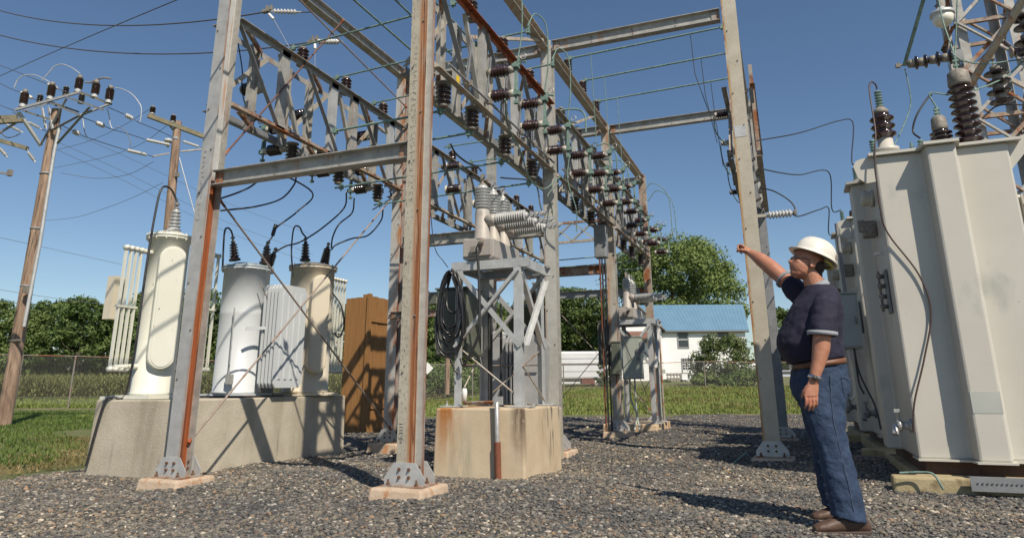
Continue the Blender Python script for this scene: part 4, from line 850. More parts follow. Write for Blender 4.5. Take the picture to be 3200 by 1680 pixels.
# ================================================================ bus pipes and jumpers
GB = 'green copper bus pipes'
def bus(pts, label, r=.013, group=GB, mat=patina, clamps=True):
    t = thing('bus_pipe', label, 'bus pipe', tuple(pts[0]), group); MB().tube(pts, r, 7).build('pipe', mat, t)
    if clamps:
        m = MB(); a, b = Vector(pts[0]), Vector(pts[-1])
        for q in (a.lerp(b,.04), a.lerp(b,.96)): MB().box(q, (.05,.05,.06)).tube([q-Vector((0,0,.06)), q+Vector((0,0,.055))], .009, 5).build('clamp', mat, t)
    return t
for i, (y, y2) in enumerate(((6.65,6.52),(7.63,7.50),(8.63,8.5))): bus([(R1-.28,y,5.235),(R2-.35,y2,5.26)], '%s green bus pipe from the camera linking the front left and middle trusses' % ordn(i))
for i, y in enumerate((6.44,7.40,8.40)): bus([(R2-.28,y,5.225),(R2+.36,y,5.235)], '%s short green bus stub from the camera over the middle truss' % ordn(i))
for i, y in enumerate((10.31,11.25,12.28)):
    bus([(R2-.05,y,6.275),(R3-.02,y-.1,6.29)], '%s long green bus pipe from the camera, from the middle row to the right row' % ordn(i), .016)
    wire('drop_wire', [(R2+.42,y-.04,6.26),(R2+.43,y,5.6),(R2+.45,y-.0,4.62)], .007, patina, '%s thin green drop wire hanging to the crowded switches' % ordn(i), 'wire', 'drop wires under the long bus pipes')
    wire('drop_wire', [(R3-.62+.06*i,y-.06,6.26),(R3-.6+.06*i,y-.04,5.6),(R3-.42,y-.0,4.85-.1*i)], .006, cable, '%s thin drop wire beside the right hand column' % ordn(i), 'wire', 'drop wires beside the right hand column')
for i, x in enumerate((-4.6,-4.12,-3.68)): bus([(x,2.2,5.54),(x,Y1+.3,5.56)], '%s green bus pipe from the left running toward the camera over the front bay' % ordn(i), .014)
for i, y in enumerate((7.63,8.63)): bus([(R1-.1,y,3.55),(R2+.02,y-.12,3.57)], '%s green bus pipe from the camera under the left truss toward the middle truss' % ordn(i))
for i, y in enumerate((5.76,6.44)): bus([(R2-1.4,y+.05,3.56),(R2+.02,y,3.57)], '%s short dark bus under the middle truss near the front column' % ordn(i))
for i, y in enumerate((10.9,11.9)): bus([(R1-.1,y,5.23),(R2,y,5.25)], '%s green bus pipe in the second bay of the left row' % ordn(i))
for i, y in enumerate((14.1,15.0,16.0)): bus([(R1,y,3.50),(R2+.02,y,3.53)], '%s thin bus under the far trusses' % ordn(i), .012)
def jump(pts, label, r=.008, mat=cable, group=None, n=7): return wire('jumper_wire', spline(pts, n), r, mat, label, 'wire', group)
for i, y in enumerate((6.44,7.40,8.40)):
    t = put(insulator_proto('bus_connector', .13, .030, 3, patina, patina, patina, .02, cat='connector'), (R2+.34, y, 5.2+.0), None, '%s small ribbed connector at the end of a bus stub, middle row' % ordn(i))
    jump([(R2+.34,y,5.33),(R2+.40,y+.10,5.52),(R2+.50,y+.24,5.40),(R2+.50,y+.29,4.9),(R2+.44,y+.30,4.50)], '%s green looping jumper from the camera dropping to a middle truss switch' % ordn(i), .009, patina)
jump([(R2+.0,9.55,5.02),(R2+.30,9.6,5.03),(R2+.45,9.62,4.92),(R2+.46,9.62,4.62)], 'thick green pipe bend beside the crowded switches', .014, patina)
for i, y in enumerate((11.6,12.6)): jump([(R2+.1,y,5.1),(R2+.32,y,5.12),(R2+.48,y,4.9),(R2+.48,y,4.5)], '%s green pipe bend of the second bay' % ordn(i), .012, patina)
for i, y in enumerate((15.9,16.6)): jump([(R2+.15,y,5.3),(R2+.4,y,5.55),(R2+.75,y,5.2),(R2+.80,y,4.2)], '%s green looping wire at the far end of the middle row' % ordn(i), .010, patina)
jump([(R2+.45,8.72,3.98),(R2+.42,8.7,3.6),(R2+.5,8.8,3.2),(R2+.48,8.85,2.9)], 'green jumper hanging below the third switch of the middle truss', .008, patina)
jump([tuple(onX(1578,310,-2.6)), tuple(onX(1590,400,-2.72)), tuple(onX(1630,480,-2.8)), tuple(onX(1655,560,-2.85)), tuple(onX(1700,590,-2.8)), tuple(onX(1740,560,-2.75)), tuple(onX(1755,550,-2.72))], 'green jumper curling round the grey column below the switches', .009, patina)
jump([tuple(onX(1745,572,-2.75)), tuple(onX(1712,610,-2.8)), tuple(onX(1722,640,-2.8)), tuple(onX(1727,680,-2.8)), tuple(onX(1708,696,-2.8))], 'short green jumper dropping to the lowest recloser terminal', .009, mk('dull_patina', (.16,.20,.17)))
jump([tuple(onX(1565,555,-2.9)), tuple(onX(1668,570,-2.9)), tuple(onX(1688,640,-2.85)), tuple(onX(1695,668,-2.8))], 'black jumper falling to the upper recloser terminal', .010)
jump([tuple(onX(1408,450,-3.05)), tuple(onX(1425,480,-3.05)), tuple(onX(1460,508,-3.05)), tuple(onX(1490,520,-3.05)), tuple(onX(1504,534,-3.08))], 'black jumper drooping from the bus to the front recloser bushing', .011)
# jumpers from the left truss down to the regulators, left truss tail wires
def regj(a, b, label, mids, r=.012): return jump([a]+mids+[b], label, r)
regj((R1-.62,6.75,3.70), tuple(onX(826,775,-6.45)), 'black jumper with a splice falling to the pale tank from the truss', [tuple(onX(975,600,-6.25)), tuple(onX(930,660,-6.35)), tuple(onX(865,710,-6.45)), tuple(onX(850,740,-6.45))])
tag(MB().tube([onX(862,702,-6.45), onX(852,735,-6.45)], .026, 8).build('cable_splice', cable, loc=tuple(onX(862,702,-6.45))), 'thick black splice sleeve on the jumper above the pale tank', 'splice')
regj(tuple(onX(1083,600,-6.1)), tuple(onX(857,800,-6.45)), 'black jumper sweeping from the truss to the right bushing of the pale tank', [tuple(onX(1075,650,-6.3)), tuple(onX(1010,710,-6.3)), tuple(onX(940,755,-6.4)), tuple(onX(895,768,-6.45)), tuple(onX(865,785,-6.45))])
regj(tuple(onX(1107,620,-6.1)), tuple(onX(1035,775,-6.45)), 'black jumper to the right bushing of the farther cream tank', [tuple(onX(1100,665,-6.4)), tuple(onX(1060,700,-6.35)), tuple(onX(1040,740,-6.45))])
regj(tuple(onX(1197,655,-6.0)), tuple(onX(1036,780,-6.45)), 'longer black jumper looping right from the farther cream tank', [tuple(onX(1190,690,-6.1)), tuple(onX(1150,735,-6.25)), tuple(onX(1100,745,-6.35)), tuple(onX(1050,765,-6.45))])
regj(tuple(onX(925,545,-6.3)), tuple(onX(690,658,-6.3)), 'black cable passing behind the front cross beam to the streaked column', [tuple(onX(920,575,-6.35)), tuple(onX(880,620,-6.4)), tuple(onX(800,645,-6.25))])
regj(tuple(onX(810,562,-6.3)), tuple(onX(690,620,-6.3)), 'upper black cable running to the streaked column', [tuple(onX(780,585,-6.4)), tuple(onX(740,603,-6.25))])
jump([tuple(onX(743,130,-5.9)), tuple(onX(757,220,-5.95)), tuple(onX(756,280,-6.0)), tuple(onX(772,340,-6.0)), tuple(onX(800,350,-6.0))], 'black wire hanging beside the head of the streaked column', .008)
jump([tuple(onX(1240,610,-5.9)), tuple(onX(1190,640,-6.0)), tuple(onX(1165,655,-6.0))], 'short green lead at the right end of the left truss', .01, patina)
# dead ended overhead lines coming from the left into the frame
def strain(p, d, n, r, mat, label, L_=.45, cat='insulator', metal=alu, group=None):
    p = Vector(p); d = Vector(d).normalized(); t = thing('strain_insulator', label, cat, tuple(p), group)
    MB().lathe(p, p+d, [(a+.06, b) for a, b in sheds(L_, r, n, .45)], 12).build('sheds', mat, t)
    MB().tube([p, p+d*.07], .014, 6).build('end_fitting', metal, t); MB().tube([p+d*(L_+.05), p+d*(L_+.14)], .014, 6).build('end_fitting', metal, t); return p+d*(L_+.14)
a = onX(1180, 45, -5.45); b = onX(-40, 22, -16); k = onX(842, 36, -7.0)
dd = (a-k).normalized(); e = strain(k, dd, 7, .045, porc_pale, 'pale strain insulator on the upper incoming line', .36)
wire('overhead_line', sag(b, k, .35, 20), .011, wire_m, 'upper dark overhead line entering from the left edge', 'overhead line'); wire('overhead_line', sag(e, onX(1000, 34, -5.8), .01, 4), .009, wire_m, 'short end of the upper overhead line reaching the frame', 'overhead line')
k2 = onX(985, 131, -6.6); a2 = onX(1095, 131, -5.9); e = strain(k2, (a2-k2), 8, .045, porc_pale, 'pale strain insulator on the lower incoming line', .42)
wire('overhead_line', sag(onX(-40, 100, -15), k2, .35, 20), .011, wire_m, 'lower dark overhead line entering from the left edge', 'overhead line')
for q, q2, nm in ((k, onX(905,150,-6.5), 'upper'), (k2, onX(984,238,-6.3), 'lower')):
    tag(MB().tube([q-Vector((0,0,.05)), q.lerp(q2,.22)], .022, 8).build('lightning_link', whitem, loc=tuple(q)), 'small white link hanging from the %s incoming line' % nm, 'link'); wire('thin_wire', [q.lerp(q2,.22), q2], .004, alu, 'thin pale wire hanging from the white link of the %s incoming line' % nm, 'wire')
    tag(MB().box(q+Vector((-.06,0,.02)), (.14,.06,.05)).box(q+Vector((-.05,0,.06)), (.02,.05,.1)).box(q+Vector((.03,0,.06)), (.02,.05,.08)).build('line_clamp', cap_metal, loc=tuple(q)), 'bolted clamp on the %s incoming line' % nm, 'clamp')
# ================================================================ concrete blocks
def block(x0,x1,y0,y1,z0,z1,mat,label,name='concrete_block'):
    m = MB(); i = .018
    vs = [(x0,y0,z0),(x1,y0,z0),(x1,y1,z0),(x0,y1,z0),(x0+i,y0+i,z1),(x1-i,y0+i,z1),(x1-i,y1-i,z1),(x0+i,y1-i,z1)]
    m.add(vs, [(3,2,1,0),(4,5,6,7),(0,1,5,4),(1,2,6,5),(2,3,7,6),(3,0,4,7)])
    return tag(m.build(name, mat, loc=((x0+x1)/2,(y0+y1)/2,z0), bevel=.018), label, 'concrete block')
conc2 = mk('streaked_concrete', (.47,.37,.25), (.57,.47,.33), 2.2, .9, 0, [((.36,.15,.04), (6,6,.6), .38, .52, ('X', -.16, -.27), ('X', -.5, -.42), ('Z', .25, .85)), ((.28,.27,.20), (6,6,1), .42, .6, ('X', -.02, -.14), ('X', -.34, -.22), ('Z', .8, .5)), ((.13,.09,.06), (9,9,.9), .38, .52, ('X', .33, .42), ('Y', -.50, -.57), ('Z', .35, .8)), ((.12,.105,.08), (13,13,1.6), .50, .56, ('X', .44, .49), ('Y', -.12, .2), ('Z', .2, .75)), ((.63,.54,.41), (16,16,16), .6, .8)], bump=.2, bs=90)
sleeve_m = mk('brown_rust', (.15,.05,.028), (.22,.075,.035), 12, .8)
block(-7.12,-5.95,5.58,8.66,-.25,.755, concrete, 'long grey concrete block carrying the three tank regulators')
block(-3.47,-2.46,6.6,7.80,-.25,.655, conc2, 'rust streaked concrete block under the grey steel stand')
block(-3.95,-2.80,8.12,8.98,-.25,.60, concrete, 'hidden concrete block behind, under the finned transformer')
block(-3.65,-2.52,14.3,16.0,-.25,.11, concrete_o, 'low concrete slab under the farther steel stand')
def pipe(name, pts, r, mat, label, cat='pipe', n=10): return tag(MB().tube(pts, r, n).build(name, mat, loc=tuple(pts[0])), label, cat)
t = thing('conduit_pipe', 'grey conduit with a rusty lower sleeve running down the streaked block', 'conduit', (-2.72,6.57,.0))
MB().tube([(-2.745,6.60,.72),(-2.742,6.565,.70),(-2.735,6.565,.34)], .024, 10).build('pipe', alu, t); MB().tube([(-2.735,6.563,.34),(-2.725,6.56,-.03)], .033, 10).build('sleeve', sleeve_m, t); MB().box((-2.745,6.61,.73),(.07,.09,.08)).build('elbow', alu, t)
pipe('conduit_pipe', [(-3.2,6.78,.78),(-3.2,6.78,.70),(-2.76,6.63,.715)], .017, steel_rusty, 'thin horizontal conduit lying on the streaked block', 'conduit')
tag(MB().lathe((-3.2,6.78,.72),(-3.2,6.78,1), [(0,.025),(.10,.03),(.13,.02)], 10).build('capped_stub', whitem, loc=(-3.2,6.78,.72)), 'small white capped conduit stub on the streaked block', 'conduit cap')

# ================================================================ tank regulators
def bushing(t, p, h, r, n, mat, tilt=(0,0,1), name='bushing', neck=.55, stud=.10):
    p = Vector(p); d = Vector(tilt).normalized()
    b = MB().lathe(p, p+d, [(0,r*1.1),(.03,r*1.1),(.03,r*.8),(.05,r*.8)]+[(.05+a,q*(1-.25*a/h)) for a, q in sheds(h, r, n, neck)]+[(h+.07,r*.35)], 16).build(name, mat, t)
    MB().lathe(p+d*(h+.06), p+d*2, [(0,.028),(.03,.03),(.035,.012),(stud,.012)], 8).lathe(p+d*(h+.06+stud*.6), p+d*(h+1), [(0,.03),(.025,.03)], 6, False).build('terminal', cap_metal, b); return p+d*(h+.06+stud)
def oval(t, c, ang, zlo, zhi, r, w, mat, d0):
    n = Vector((math.cos(ang), math.sin(ang), 0)); s = Vector((-math.sin(ang), math.cos(ang), 0)); m = MB(); K_ = 12
    out = [(w*math.cos(math.pi*k/K_), zhi-w+w*math.sin(math.pi*k/K_)) for k in range(K_+1)]+[(w*math.cos(math.pi+math.pi*k/K_), zlo+w+w*math.sin(math.pi+math.pi*k/K_)) for k in range(K_+1)]
    c = Vector(c); 
    def ring(off, sc_): 
        zc = (zlo+zhi)/2; return [c+n*(r+off)+s*(a*sc_)+Vector((0,0,zc+(z-zc)*(1-(1-sc_)*w/((zhi-zlo)/2)) - c.z*0)) for a, z in out]
    rs = [ring(-.16,1), ring(d0-.012,1), ring(d0,.94), ring(d0,.84), ring(d0+.008,.82), ring(d0+.008,.5)]; nn = len(out)
    vs = [Vector((v.x,v.y,v.z)) for R_ in rs for v in R_]
    fs = [(i*nn+k, i*nn+(k+1)%nn, (i+1)*nn+(k+1)%nn, (i+1)*nn+k) for i in range(len(rs)-1) for k in range(nn)]+[tuple(range((len(rs)-1)*nn, len(rs)*nn))]
    return m.add(vs, fs, False).build('tap_changer_cover', mat, t)
def panel_rad(t, x, y0, y1, z0, z1, n, mat, zm=None, name='radiator', sx=.05):
    m = MB()
    for z in (z0, z1): 
        m.tube([(x,y0-.02,z),(x,y1+.02,z)], .028, 8)
    for i in range(n):
        y = y0+(y1-y0)*i/(n-1); m.box((x,y,(z0+z1)/2),(.034,.020,z1-z0-.02)); 
        for z in (z0,z1): m.lathe((x-.04,y,z),(x+.04,y,z), [(0,.01),(.015,.030),(.065,.030),(.08,.01)], 8)
    if zm: m.box((x,(y0+y1)/2,zm),(.05,y1-y0+.06,.025))
    return m.build(name, mat, t)
def tank(cx, cy, z0, z1, r, mat, label, lidm, base=True):
    t = thing('tank_regulator', label, 'regulator', (cx,cy,z0), None); 
    m = MB().lathe((cx,cy,z0),(cx,cy,z1), [(0,r+.012),(.03,r+.012),(.035,r),(.62*(z1-z0)-.02,r),(.62*(z1-z0),r+.004),(.62*(z1-z0)+.02,r),(z1-z0-.05,r),(z1-z0-.05,r+.035),(z1-z0-.02,r+.035)], 40).build('tank', mat, t)
    l = MB().lathe((cx,cy,z1-.02),(cx,cy,z1+1), [(0,r+.04),(.025,r+.04),(.035,r*.9),(.075,r*.6),(.09,0.01)], 40)
    for k in range(14):
        a = k*2*math.pi/14; q = Vector((cx+math.cos(a)*(r+.03), cy+math.sin(a)*(r+.03), z1-.06)); l.tube([q, q+Vector((0,0,.085))], .009, 6)
    l.build('lid', lidm, t)
    MB().box((cx,cy-.0,z0-.0125),(2*r+.1,2*r-.04,.025)).build('skid', mat, t); return t
t1 = tank(-6.9,6.10,.80,2.66,.225,cream,'cream cylindrical regulator tank nearest the camera with paint chips', cream)
oval(t1, (-6.9,6.12,0), rad(-33), 1.08, 2.50, .225, .148, cream, .085); top1 = bushing(t1, (-6.86,6.10,2.72), .22, .075, 5, porc_grey)
panel_rad(t1, -6.95, 5.56, 5.76, 1.08, 2.44, 4, cream, 1.77); panel_rad(t1, -6.98, 6.62, 6.98, 1.10, 2.58, 5, cream, 1.86)
MB().box((-7.30,5.78,1.9),(.12,.16,.5)).build('control_box', cream2, t1); MB().tube([(-6.9,6.0,1.12),(-6.95,5.6,1.10)], .03, 8).build('radiator_pipe', cream, t1); MB().tube([(-6.9,6.0,2.42),(-6.95,5.7,2.44)], .03, 8).build('radiator_pipe', cream, t1); MB().tube([(-6.9,6.1,1.12),(-6.98,6.7,1.12)], .03, 8).build('radiator_pipe', cream, t1)
skid = MB(); skid.bb((-7.18,5.80,.757),(-6.6,6.45,.799)); skid.build('skid', cream, t1)
t2 = tank(-6.92,7.50,.80,2.49,.305,paleblue,'pale blue grey cylindrical regulator tank in the middle of the row', mk('blue_grey_lid_paint', (.30,.37,.41), (.34,.41,.45), 3, .4))  # lid coloured a darker blue grey than its tank
b2a = bushing(t2, (-6.95,7.27,2.56), .19, .07, 5, porc_dark, (-.1,-.15,1)); b2b = bushing(t2, (-6.74,7.62,2.55), .19, .07, 5, porc_dark, (0,.1,1)); b2c = bushing(t2, (-6.80,7.76,2.53), .17, .065, 5, porc_dark, (.1,.35,1))
rd = MB()
for i in range(5):
    x = -6.24-.058*i; P = [(7.38,.93),(7.43,.87),(7.90,.87),(7.95,.93),(7.95,2.16),(7.90,2.22),(7.43,2.22),(7.38,2.16)]; rd.prism(P, 0, x-.012, x+.012)
rd.build('radiator', paleblue, t2)
fc_ = MB()
for k in range(4): fc_.bb((-6.228,7.46+k*.12,.98),(-6.218,7.51+k*.12,2.12))
fc_.build('pressed_rib', paleblue, t2)
for z in (.99, 2.10): MB().tube([(-6.62,7.64,z),(-6.24,7.64,z)], .03, 8).build('radiator_pipe', paleblue, t2)
MB().ang((-6.50,7.12,1.60),(-6.42,7.40,1.62),.04,.006).build('bracket', paleblue, t2); MB().tube([(-6.53,7.32,2.25),(-6.42,7.42,1.98)], .008, 6).build('stay', cap_metal, t2)
m = MB().box((-6.75,7.17,.98),(.08,.06,.12)).tube([(-6.75,7.15,1.0),(-6.76,7.15,1.9)], .009, 6); m.build('drain_valve', alu, t2)
MB().bb((-7.2,7.12,.757),(-6.5,7.95,.776)).build('skid', darkm, t2)
t3 = tank(-6.9,8.92,.80,2.72,.335,cream2,'warm cream regulator tank at the far end of the block', cap_metal)
oval(t3, (-6.9,8.92,0), rad(-33), 1.08, 2.55, .335, .14, cream2, .10)
b3a = bushing(t3, (-6.93,8.74,2.80), .23, .075, 5, porc_dark, (-.05,0,1)); b3b = bushing(t3, (-6.88,9.16,2.79), .25, .08, 6, porc_dark, (0,.22,1))
panel_rad(t3, -6.9, 9.48, 9.80, 1.12, 2.62, 5, cream, 1.75); MB().tube([(-6.9,9.3,1.14),(-6.9,9.5,1.12)], .03, 8).build('radiator_pipe', cream, t3)
MB().bb((-7.2,8.5,.757),(-6.42,9.1,.776)).build('skid', cream2, t3)
def settle(t, c1, k):
    c0 = Vector(t['_w']); t.location = c1; t.scale = (k,k,k); return lambda p: tuple(Vector(c1)+(Vector(p)-c0)*k)
M1 = settle(t1, (-6.69,5.94,.802), .97); M2 = settle(t2, (-6.50,7.05,.802), .94); M3 = settle(t3, (-6.35,8.21,.802), .92)
jump([M1(p) for p in (tuple(top1), (-6.88,6.08,3.16), (-6.9,6.0,3.26), (-6.9,5.88,3.22), (-6.88,5.82,2.9), (-6.84,5.76,2.2), (-6.82,5.74,1.3))]+[(-6.75,5.66,.80),(-6.86,5.60,.78),(-6.93,5.56,.70),(-7.05,5.55,.08)], 'black cable arching off the nearest cream tank and down its side to the gravel', .013)
jump([M2(p) for p in (tuple(b2a), (-6.97,7.17,2.96), (-6.97,7.10,2.99), (-6.95,7.03,2.9), (-6.93,7.04,2.45))], 'black cable hooped over the left bushing of the pale tank', .012)
jump([M3(p) for p in (tuple(b3a), (-6.96,8.66,3.24), (-6.96,8.58,3.32), (-6.95,8.44,3.27), (-6.93,8.40,2.9), (-6.9,8.45,2.5))], 'black cable hooped over the left bushing of the farther cream tank', .012)
jump([M3(p) for p in ((-6.5,8.9,2.3), (-6.42,9.05,2.1), (-6.40,9.12,1.8), (-6.44,9.06,1.62), (-6.46,8.98,1.68))], 'thin cable looped against the farther cream tank', .010)
for i in range(3): put(insd, (-6.72+.02*i, 7.56+.11*i, 2.12), None, '%s small dark arrester between the pale tank and the farther cream tank' % ordn(i), GI, .8)
tag(MB().bb((-6.85,7.5,.757),(-6.6,7.85,2.1)).build('arrester_stand', steel_dark, loc=(-7.15,8.2,.757), bevel=.01), 'dark narrow housing in the gap between the pale tank and the farther cream tank', 'stand')
tag(MB().bb((-7.08,5.62,.757),(-6.95,5.85,.79)).build('base_plate', cream, loc=(-7.0,5.7,.757)), 'flat cream plate lying on the left corner of the long block', 'plate')

# ================================================================ cedar wall
def cedar():
    t = thing('board_wall', 'tall brown cedar board enclosure behind the left transformers', 'wall', (-8.4,13.5,0))
    for (x0,y0,x1,y1,n) in ((-8.4,12.80,-8.4,15.0,16),(-8.95,12.80,-8.42,12.80,4)):
        dx, dy = (x1-x0)/n, (y1-y0)/n; m = MB(); L_ = math.hypot(dx,dy)
        for i in range(n):
            a = (x0+dx*(i+.012), y0+dy*(i+.012)); b = (x0+dx*(i+.988), y0+dy*(i+.988)); h = 2.80+.003*((i*37)%5); o_ = .012*((i*13)%3)/3
            if dx == 0: m.bb((x0-.02+o_,a[1],-.12),(x0+.005+o_,b[1],h))
            else: m.bb((a[0],y0-.005-o_,-.12),(b[0],y0+.02,h-.04))
        m.build('board_panel', wood, t)
    for y in (12.86, 14.85): MB().bb((-8.56,y,-.1),(-8.44,y+.12,2.84)).build('post', wood, t)
    MB().bb((-8.394,12.8,2.25),(-8.36,15.0,2.36)).bb((-8.394,12.8,.42),(-8.36,15.0,.53)).build('rail', wood, t)
    MB().bb((-8.39,12.76,-.12),(-8.33,12.88,2.84)).build('corner_trim', wood, t)
cedar()

# ================================================================ grey steel stand with the recloser
def stand(dy, lab, zb, parts=True):
    t = thing('steel_stand', lab, 'stand', (-2.99,7.28+dy,zb)); xl, xr, ya, yb, zt = -3.38, -2.60, 6.9+dy, 7.66+dy, 2.14
    for x, sx in ((xl,1),(xr,-1)):
        for y, sy in ((ya,1),(yb,-1)):
            m = MB(); m.ext([(0,0),(.085*sx,0),(.085*sx,.008*sy),(.008*sx,.008*sy),(.008*sx,.085*sy),(0,.085*sy)] , (x,y,zb+.012), (x,y,zt), up=(0,1,0)) if False else m.bb((min(x,x+.085*sx),min(y,y+.008*sy),zb+.012),(max(x,x+.085*sx),max(y,y+.008*sy),zt))
            m.bb((min(x,x+.008*sx),min(y+.008*sy,y+.085*sy),zb+.012),(max(x,x+.008*sx),max(y+.008*sy,y+.085*sy),zt)); lg = m.build('leg', steel_clean, t)
            MB().bb((x-.12,y-.10,zb),(x+.12,y+.10,zb+.012)).build('foot_plate', steel_clean, lg)
            MB().lathe((x-sx*.06,y-sy*.05,zb+.012),(x-sx*.06,y-sy*.05,1+zb), [(0,.016),(.02,.016),(.02,.008),(.05,.008)], 6, False).build('bolt', alu, lg)
    def ax(p, q, w=.055, nm='brace', mm=steel_clean): MB().ang(p, q, w, .006).build(nm, mm, t)
    zc = 1.26 if zb > .3 else 1.2
    ax((xr-.01,ya-.008,zt-.06),(xl+.02,ya-.008,zc)); ax((xl+.03,ya-.02,zt-.06),(xr-.03,ya-.02,zc))
    ax((xr+.012,ya+.02,zt-.08),(xr+.012,yb-.02,zc+.02)); ax((xr+.024,yb-.02,zt-.08),(xr+.024,ya+.03,zc+.02))
    ax((xl-.012,ya+.02,zt-.08),(xl-.012,yb-.02,zc+.02)); ax((xr-.01,yb+.012,zt-.06),(xl+.02,yb+.012,zc)); ax((xl,yb+.024,zt-.06),(xr-.03,yb+.024,zc))
    for p, q in (((xl+.08,ya+.03,1.25),(xr-.05,ya+.03,zb+.1)),((xr+.004,ya+.02,zb+.42),(xr+.004,yb,zb+.03)),((xr-.05,yb-.05,1.25),(xl+.1,yb-.05,zb+.1)),((xl+.02,yb-.1,1.25),(xl+.02,ya+.1,zb+.1))): MB().tube([p, q], .009, 6).build('brace', steel_tan, t)
    for p, q, u in (((xl-.06,ya-.0,2.175),(xr+.10,ya-.0,2.175),(0,-1,0)),((xl-.06,yb+.0,2.175),(xr+.10,yb+.0,2.175),(0,1,0))): MB().chan(p, q, .10, .045, .007, up=(0,u[1]*-1,0)).build('top_beam', steel_clean, t)
    for x, u in ((xr+.055,-1),(xl-.03,1)): MB().chan((x,ya+.05,2.175),(x,yb-.05,2.175), .10, .045, .007, up=(u,0,0)).build('top_beam', steel_clean, t)
    MB().bb((xl-.02,ya+.06,2.225),(xr+.1,ya+.12,2.235)).build('top_plate', steel_clean, t); MB().bb((xl-.02,yb-.12,2.225),(xr+.1,yb-.06,2.235)).build('top_plate', steel_clean, t); return t
stand(0, 'pale galvanised steel stand with crossed braces on the streaked block', .66)
stand(7.75, 'farther galvanised steel stand behind the grey control cabinet', .115)
def recloser(dy, lab):
    t = thing('recloser', lab, 'recloser', (-3.1,7.25+dy,2.236)); 
    m = MB(); P = [(-3.30,2.26),(-3.26,2.236),(-2.96,2.236),(-2.92,2.26),(-2.92,2.47),(-3.30,2.49)]; m.prism(P, 1, 6.90+dy, 7.72+dy); m.build('mechanism_box', recl, t, bevel=.012)
    MB().bb((-3.28,6.875+dy,2.28),(-2.95,6.90+dy,2.46)).build('cover_plate', recl, t)
    m = MB().box((-3.12,6.86+dy,2.345),(.10,.06,.07)); m.lathe((-3.08,6.86+dy,2.37),(-3.02,6.80+dy,2.42), [(0,.03),(.06,.035),(.12,.02)], 10); m.build('cable_gland', cap_metal, t)
    for i, (y, zz) in enumerate(((7.0,0),(7.31,-.005),(7.62,-.01))):
        y += dy; x = -3.10
        pl = MB().lathe((x,y,2.47),(x,y,3), [(0,.105),(.02,.105),(.03,.090),(.33,.086),(.36,.078)], 22); pl.lathe((x+.04,y,2.70),(x+1,y,2.735), [(0,.072),(.10,.072),(.13,.066)], 18); pole = pl.build('pole_housing', recl, t)
        MB().lathe((x,y,2.83),(x,y,3.2), [(0,.06)]+[(a+.01,b) for a, b in sheds(.255,.094,7,.66)]+[(.29,.055)], 22).build('upright_bushing', porc_grey, pole)
        MB().lathe((x,y,3.11),(x,y,4), [(0,.045),(.03,.045),(.05,.018),(.12,.018)], 10).box((x,y,3.23),(.05,.02,.07)).box((x+.03,y,3.19),(.07,.03,.02)).build('terminal', cap_metal if i == 0 else alu, pole)
        d = Vector((1,0,.035)).normalized(); p = Vector((x+.17,y,2.706))
        MB().lathe(p, p+d, [(0,.05)]+[(a+.005,b) for a, b in sheds(.36,.070,13,.52)]+[(.385,.035)], 18).build('side_bushing', porc_grey, pole)
        q = p+d*.385; MB().tube([q, q+d*.20], .014, 8).box(q+d*.05,(.03,.07,.06)).box(q+d*.10,(.025,.05,.07)).box(q+d*.16,(.03,.06,.05)).box(q+d*.19+Vector((0,.03,.02)),(.03,.03,.03)).build('terminal', alu, pole)
    return t
recloser(0, 'grey three pole recloser with ribbed bushings on the nearer stand'); recloser(7.75, 'farther three pole recloser on the stand behind the grey cabinet')
def coil(cx, cz, y, rx, rz, n, lab, seed):
    g = random.Random(seed); t = thing('hose_coil', lab, 'cable coil', (cx,y,cz))
    for i in range(n):
        a_, b_ = rx*(1-.07*i+g.uniform(-.03,.03)), rz*(1-.045*i-(.2 if i % 4 == 3 else 0)); ox, oz = g.uniform(-.02,.02), rz*.97-b_; yy = y+g.uniform(-.05,.04)
        pts = [(cx+ox+a_*math.sin(k*math.tau/26)*(1-.25*math.cos(k*math.tau/26)), yy+.02*math.sin(k*.7+i), cz+oz+b_*math.cos(k*math.tau/26)) for k in range(27)]
        MB().tube(pts, .0125, 7, cap=False).build('loop', cable_gl, t)
    MB().tube([(cx-.02,y,cz+rz*.95),(cx+.02,y-.05,cz+rz*1.02),(cx+.03,y+.04,cz+rz*.9)], .012, 6).build('tie', cable, t)
    MB().tube(spline([(cx-.02,y,cz-rz*.98),(cx+.01,y,cz-rz*1.12),(cx+.05,y,cz-rz*1.30),(cx+.10,y,cz-rz*1.42)]), .012, 6).build('loose_end', cable_gl, t)
coil(-3.40, 1.66, 6.84, .17, .47, 8, 'coil of shiny black cable hung on the nearer stand', 4); coil(-3.56, 1.86, 14.55, .13, .42, 6, 'coil of black cable hung on the farther stand', 6)
jump([(-3.08,6.83,2.38),(-3.07,6.80,2.30),(-3.05,6.80,2.0),(-3.04,6.80,1.6),(-3.05,6.80,1.40),(-3.22,6.82,1.10),(-3.28,6.84,1.16)], 'black control cable hanging from the recloser box past the coil', .016)
